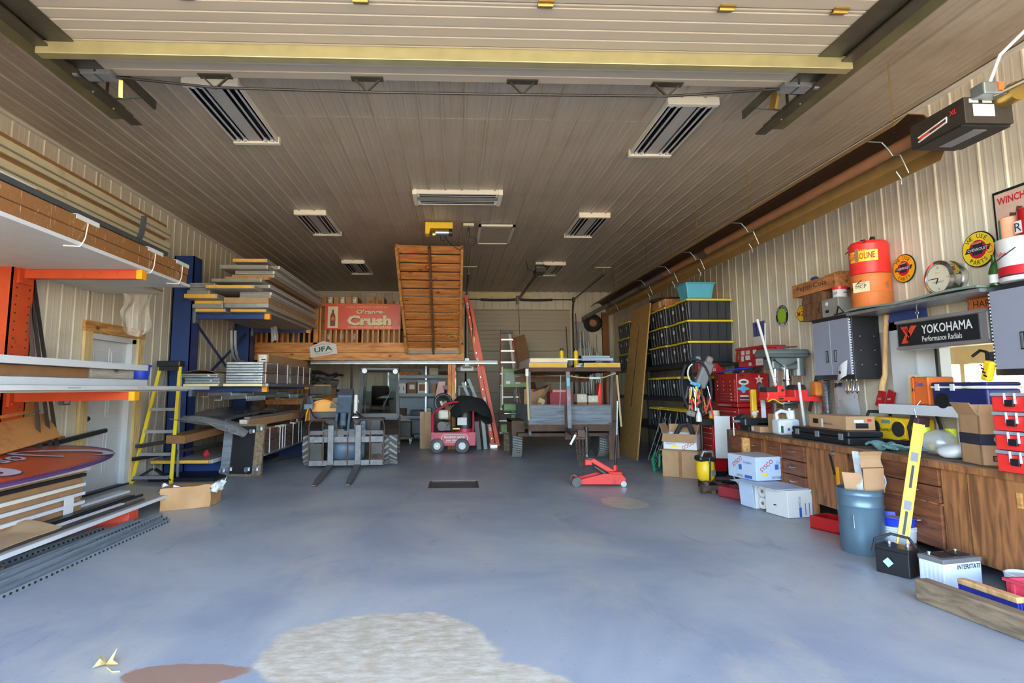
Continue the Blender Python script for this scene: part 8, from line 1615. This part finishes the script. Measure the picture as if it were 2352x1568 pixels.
for k,(x,y,lab)in enumerate(((4.22,5.02,'blue can with a lime cap beside the yellow level'),(4.30,4.84,'lime capped can half hidden behind the yellow level'))):
    t=thing('spray_can',lab,'can',(x,y,BT),group='lime capped cans on the bench');MB().cyl((x,y,BT+.001),(x,y,BT+.14),.038,n=18).mk('can_body',mat('can_blue',(120,190,220),.35),t,smooth=1);MB().lathe((x,y,BT+.075),[(.0385,0),(.0385,.05)],18).mk('yellow_label','sign_yellow',t,smooth=1);MB().lathe((x,y,BT+.14),[(.041,0),(.041,.065),(.038,.07),(0,.07)],18).mk('cap',mat('cap_lime',(214,220,40),.4),t,smooth=1)
t=thing('work_gloves','teal work gloves lying at the front of the bench','gloves',(3.95,5.05,BT));MB().sheet(lambda u,v:(3.86+.22*v,5.30-.30*u,BT+.03+.025*sin(7*u)+.015*sin(6*v)),10,6,.02).wob(.012,9).mk('palm','glove_teal',t,smooth=1)
for k in range(4):MB().tube([(3.90+.02*k,5.10-.03*k,BT+.03),(3.84+.01*k,5.03-.03*k,BT+.05),(3.85,4.98-.03*k,BT+.03)],.012,6).mk('finger','glove_teal',t,smooth=1)
t=thing('clear_bag','clear plastic bag of small parts on the bench','bag',(4.1,4.75,BT));MB().ball((4.08,4.72,BT+.10),.13,14,10,(1,.9,.8)).wob(.03,6).mk('bag','poly_film',t,smooth=1)
for k in range(6):MB().rbox((4.06+.03*(k%3),4.68+.03*k,BT+.03+.01*k),(.05,.04,.03),(k,k*.5,k*.3)).mk('part',['sign_yellow','grey_plastic','white_plastic'][k%3],t)
t=thing('spray_bottle','white spray bottle behind the clear bag','bottle',(4.45,4.78,BT));MB().lathe((4.45,4.78,BT+.001),[(.035,0),(.04,.02),(.04,.12),(.015,.17),(.012,.20)],16).mk('bottle','white_plastic',t,smooth=1);MB().box(4.42,4.765,BT+.20,4.49,4.795,BT+.235).mk('trigger_head','ink_green',t)
b=MB().ball((3.98,4.48,BT+.06),.10,14,10,(.9,1,.65)).wob(.03,7);b.mk('white_sack','white_plastic',None,'small white plastic sack left of the tall carton','bag',smooth=1)
MB().bar((4.05,4.42,BT+.16),(4.35,4.70,BT+.24),.05,.04).mk('white_roll','white_plastic',None,'white plastic roll leaning behind the tall carton','roll',bev=.015)
MB().box(3.80,4.35,BT+.001,4.15,4.95,BT+.018).mk('rubber_pad','black_rubber',None,'black rubber pad at the front of the bench','pad',bev=.005)if False else MB().box(4.16,4.35,BT+.001,4.6,4.95,BT+.014).mk('rubber_pad','black_rubber',None,'black rubber pad on the bench top','pad',bev=.005)
t=thing('tall_carton','tall open brown carton with a dark band reading Bobcat','carton',(3.98,4.13,BT),radians(-15)); 
for(x0,y0,x1,y1)in((-.13,-.10,.17,-.09),(-.13,.13,.17,.14),(-.13,-.10,-.12,.14),(.16,-.10,.17,.14)):MB().box(x0,y0,.002,x1,y1,.36).mk('wall','cardboard',t)
MB().box(-.12,-.09,.002,.16,.13,.02).mk('bottom','cardboard',t);MB().box(-.133,-.103,.145,.173,.143,.225).mk('dark_band','ink_navy',t);text(t,'Bobcat','cardboard',(.085,-.1045,.185),'F',h=.035,w=.13,bold=.02)
MB().prism([(-.045,.205),(-.035,.195),(-.02,.195),(-.01,.205),(-.008,.18),(-.018,.168),(-.037,.168),(-.047,.18)],'Y',-.1035,-.1045).mk('cat_emblem','cardboard',t);MB().box(-.06,-.1015,.03,.045,-.1005,.07).mk('barcode_frame','ink_black',t);MB().box(-.052,-.1025,.037,.037,-.1012,.063).mk('barcode','cardboard_dark',t);rect(t,'white_print',(.09,-.102,.335),.12,.035,'F','label_sheet')
for(p,q,w)in(((-.13,-.10,.36),(.17,-.10,.36),(.01,-.005,.08)),((-.13,-.10,.36),(-.13,.14,.36),(-.05,0,.09)),((-.13,.14,.36),(.17,.14,.36),(0,.06,.07))):
    p,q,w=V(p),V(q),V(w);MB().sheet(lambda u,v:p.lerp(q,u)+w*v,2,2,.006).mk('flap','cardboard',t)
# red organiser cases
zz=BT+.002
for k in range(4):
    h=.128 if k else .145;lab=('bottom','second','third','top')[k]+' red organiser case of the stack on the bench'
    t=thing('organiser_case',lab,'organiser',(3.88,3.62,zz),group='red organiser cases');x0,y0,y1=3.68,3.30,3.80
    MB().box(x0,y0,zz,x0+.36,y1,zz+h-.028).mk('tub','red_bright',t,bev=.012);MB().box(x0-.004,y0-.004,zz+h-.027,x0+.364,y1+.004,zz+h-.003).mk('clear_lid',mat('smoke_lid',(150,150,160),.25,coat=.4),t,bev=.006)
    for yy in(3.66,3.42):
        for dy in(-.035,.035):MB().box(x0-.012,yy+dy-.004,zz+h-.075,x0-.001,yy+dy+.004,zz+h-.005).mk('latch_bail','white_plastic',t)
        MB().box(x0-.018,yy-.03,zz+h-.095,x0-.002,yy+.03,zz+h-.05).mk('latch','black',t,bev=.004)
    for dy in range(4):MB().box(x0-.005,3.52+.014*dy,zz+.02,x0,3.526+.014*dy,zz+h-.04).mk('tub_rib','red_bright',t)
    zz+=h
b=MB().box(4.10,3.9,BT+.001,4.5,4.05,BT+.02);b=None

# ================================================================ on the floor in front of the bench
t=thing('steel_drum','grey-blue steel drum with a carton standing in it','drum',(3.42,4.80,0));MB().lathe((3.42,4.80,0),[(.150,0),(.155,.008),(.162,.15),(.166,.375),(.172,.385),(.166,.395),(.167,.465),(.173,.475),(.167,.485),(.170,.515),(.176,.522),(.163,.525),(.158,.50),(0,.49)],40).mk('barrel','barrel_blue',t,smooth=1);MB().rbox((3.285,4.70,.27),(.003,.05,.10),(0,0,-.55)).mk('label_sheet','white_print',t)
t=thing('bent_carton','bent brown carton sticking out of the steel drum','carton',(3.43,4.80,.49)); 
MB().sheet(lambda u,v:(3.40+.19*u,4.71+.02*u,.495+.20*v),2,2,.006).mk('front_side','cardboard',t);MB().sheet(lambda u,v:(3.30+.10*u-.02*v,4.80-.09*u,.495+.16*v),2,2,.006).mk('left_side','cardboard',t);MB().sheet(lambda u,v:(3.385+.205*u,4.71+.02*u+.10*v*(1-v),.70+.13*v),3,4,.006).mk('top_flap','cardboard',t);MB().sheet(lambda u,v:(3.36+.03*u,4.74+.03*v-.04*u,.50+.33*v),2,6,.008).wob(.008,9).mk('silver_foil','galvanised',t);MB().sheet(lambda u,v:(3.40+.14*u,4.735+.08*v,.497+.02*sin(6*u)),4,3,.004).mk('paper_scrap','white_print',t);MB().sheet(lambda u,v:(3.60+.03*sin(3*v),4.76+.05*u,.50+.14*v),3,4,.01).wob(.01,8).mk('blue_glove','sysco_blue',t,smooth=1)
t=thing('white_bucket','white pail with red print holding a blue bucket','bucket',(3.70,4.78,0));MB().lathe((3.70,4.78,0),[(.12,0),(.125,.006),(.138,.19),(.146,.195),(.139,.205),(.146,.215),(.14,.225),(.13,.225),(.12,.02),(0,.02)],36).mk('pail','white_plastic',t,smooth=1);MB().add([(3.70+.1315*cos(a)*1.005,4.78+.1315*sin(a)*1.005,z)for z in(.05,.15)for a in[3.6+1.9*k/8 for k in range(9)]],[(i,i+1,10+i,9+i)for i in range(8)]).mk('red_label','maroon',t);MB().tube([(3.56,4.78,.20),(3.555,4.74,.10),(3.60,4.66,.04)],.004,5).mk('bail','zinc',t)
t=thing('blue_bucket','blue rubber bucket nested in the white pail','bucket',(3.70,4.78,.20));MB().lathe((3.70,4.78,.21),[(.125,0),(.142,.075),(.155,.083),(.155,.092),(.145,.09),(.13,.03),(0,.03)],36).mk('tub','blue_plastic',t,smooth=1);MB().lathe((3.70,4.78,.25),[(.125,0),(.10,.03),(0,.02)],24).wob(.01,12).mk('grey_powder','panel_grey',t,smooth=1)
p,q=V(3.37,4.36,.004),V(3.74,4.50,1.07)
t=thing('spirit_level','long yellow spirit level leaning against the bench','spirit level',(3.4,4.38,0));MB().bar(p,q,.012,.062,(-1,.6,0)).mk('web','yellow',t);d=(q-p).normalized();sd=d.cross(V(-1,.6,0)).normalized();up_=sd.cross(d)
for s in(-1,1):MB().bar(p+up_*s*.032,q+up_*s*.032,.026,.010,tuple(up_)).mk('flange','yellow',t)
for k in(.18,.42,.76):c_=p.lerp(q,k);MB().bar(c_-d*.035,c_+d*.035,.022,.045,tuple(up_)).mk('vial','grey_plastic',t)
for k in(.30,.62):c_=p.lerp(q,k);MB().bar(c_-d*.09,c_+d*.09,.016,.018,tuple(up_)).mk('grip_slot','black',t)
MB().bar(p,p+d*.02,.028,.076,tuple(up_)).mk('end_cap','black_rubber',t)
def battery(name,lab,loc,rz,m,L_,W_,H_):
    t=thing(name,lab,'battery',loc,rz);MB().box(-L_/2,-W_/2,.002,L_/2,W_/2,H_-.03).mk('case',m,t,bev=.006)
    MB().box(-L_/2-.004,-W_/2-.004,H_-.029,L_/2+.004,W_/2+.004,H_).mk('lid','black_plastic' if m!='battery_white' else mat('lid_grey',(110,108,108),.6),t,bev=.004)
    for x in(-L_/2+.05,L_/2-.05):MB().cyl((x,W_/2-.04,H_),(x,W_/2-.04,H_+.022),.012,n=12).mk('terminal','galvanised',t,smooth=1)
    return t
t=battery('car_battery','black car battery with a rubber carry strap',(3.27,4.24,0),radians(-62),'black_plastic',.22,.15,.20);MB().tube([(-.12,-.085,.15),(-.10,-.085,.24),(-.02,-.02,.285),(.06,.06,.26),(.11,.085,.17)],.011,8).mk('carry_strap','black_rubber',t,smooth=1);MB().rbox((-.02,-.0885,.09),(.05,.002,.05),(0,.78,0)).mk('badge',mat('mint',(180,220,210),.4),t)
t=battery('car_battery','dirty white car battery lettered Interstate',(3.46,4.0,0),radians(12),'battery_white',.34,.17,.20);text(t,'INTERSTATE','ink_black',(.055,-.0875,.145),'F',h=.030,w=.215,bold=.015,shear=.25)
for x in(-.07,.07):MB().box(x-.055,-.05,.20,x+.055,.05,.212).mk('vent_cap','black_plastic',t,bev=.004)
for k in range(5):MB().box(-.172,-.06+.03*k,.01,-.168,-.05+.03*k,.155).mk('case_rib','battery_white',t)
t=thing('paint_pail','white paint pail with red print and drips','pail',(3.72,3.84,0));MB().lathe((3.72,3.72,0),[(.095,0),(.10,.006),(.105,.145),(.11,.15),(.10,.155),(.09,.14),(0,.14)],32).mk('pail','battery_white',t,smooth=1);MB().add([(3.72+.1025*cos(a),3.72+.1025*sin(a),z)for z in(.02,.09)for a in[3.3+2.4*k/9 for k in range(10)]],[(i,i+1,11+i,10+i)for i in range(9)]).mk('red_band','red_tool',t);text(t,'paint','ink_red',(3.81,3.733,.118),(pi/2,0,-.2),h=.02)
MB().bar((3.03,3.74,.068),(3.15,2.9,.068),.10,.135).mk('timber_beam','old_timber',None,'heavy weathered timber beam lying on the floor at the lower right','timber',bev=.01)
t=thing('push_broom','broom head with blue bristles behind the timber beam','broom',(3.32,3.55,0));MB().bar((3.30,3.74,.115),(3.34,3.38,.115),.06,.035).mk('block','axe_handle',t,bev=.006);b=MB()
for k in range(26):
    u=(k+.5)/26
    for j in(-1,0,1):c_=V(3.30+.04*u+.018*j,3.74-.36*u,0);b.bar(c_+V(0,0,.002),c_+V(.0,0,.10),.010,.010)
b.mk('bristles',mat('bristle',(40,50,150),.8,var=.3),t,kind='stuff')
t=thing('milk_crate','pinkish red plastic milk crate at the lower right edge','crate',(3.62,3.25,0));x0,x1,y0,y1,H_=3.42,3.78,3.18,3.56,.19
for(a,b_,c_,d_)in((x0,y0,x0+.014,y1),(x1-.014,y0,x1,y1),(x0,y0,x1,y0+.014),(x0,y1-.014,x1,y1)):MB().box(a,b_,.055,c_,d_,H_-.02).mk('side','red_crate',t,bev=.004)
for(a,b_,c_,d_)in((x0-.008,y0-.008,x0+.02,y1+.008),(x1-.02,y0-.008,x1+.008,y1+.008),(x0,y0-.008,x1,y0+.02),(x0,y1-.02,x1,y1+.008)):MB().box(a,b_,H_-.02,c_,d_,H_).mk('rim','red_crate',t,bev=.004)
for k in range(8):MB().box(x0,y0+.01+k*.048,.003,x0+.014,y0+.035+k*.048,.055).mk('lattice','red_crate',t);MB().box(x0+.01+k*.046,y1-.014,.003,x0+.033+k*.046,y1,.055).mk('lattice','red_crate',t)
MB().box(x0,y0,.003,x1,y1,.015).mk('bottom','red_crate',t)
for y in(y0+.06,y1-.06):MB().bar((x0-.006,y,.06),(x0-.006,y,H_-.02),.02,.012,(1,0,0)).mk('corner_rib','red_crate',t)
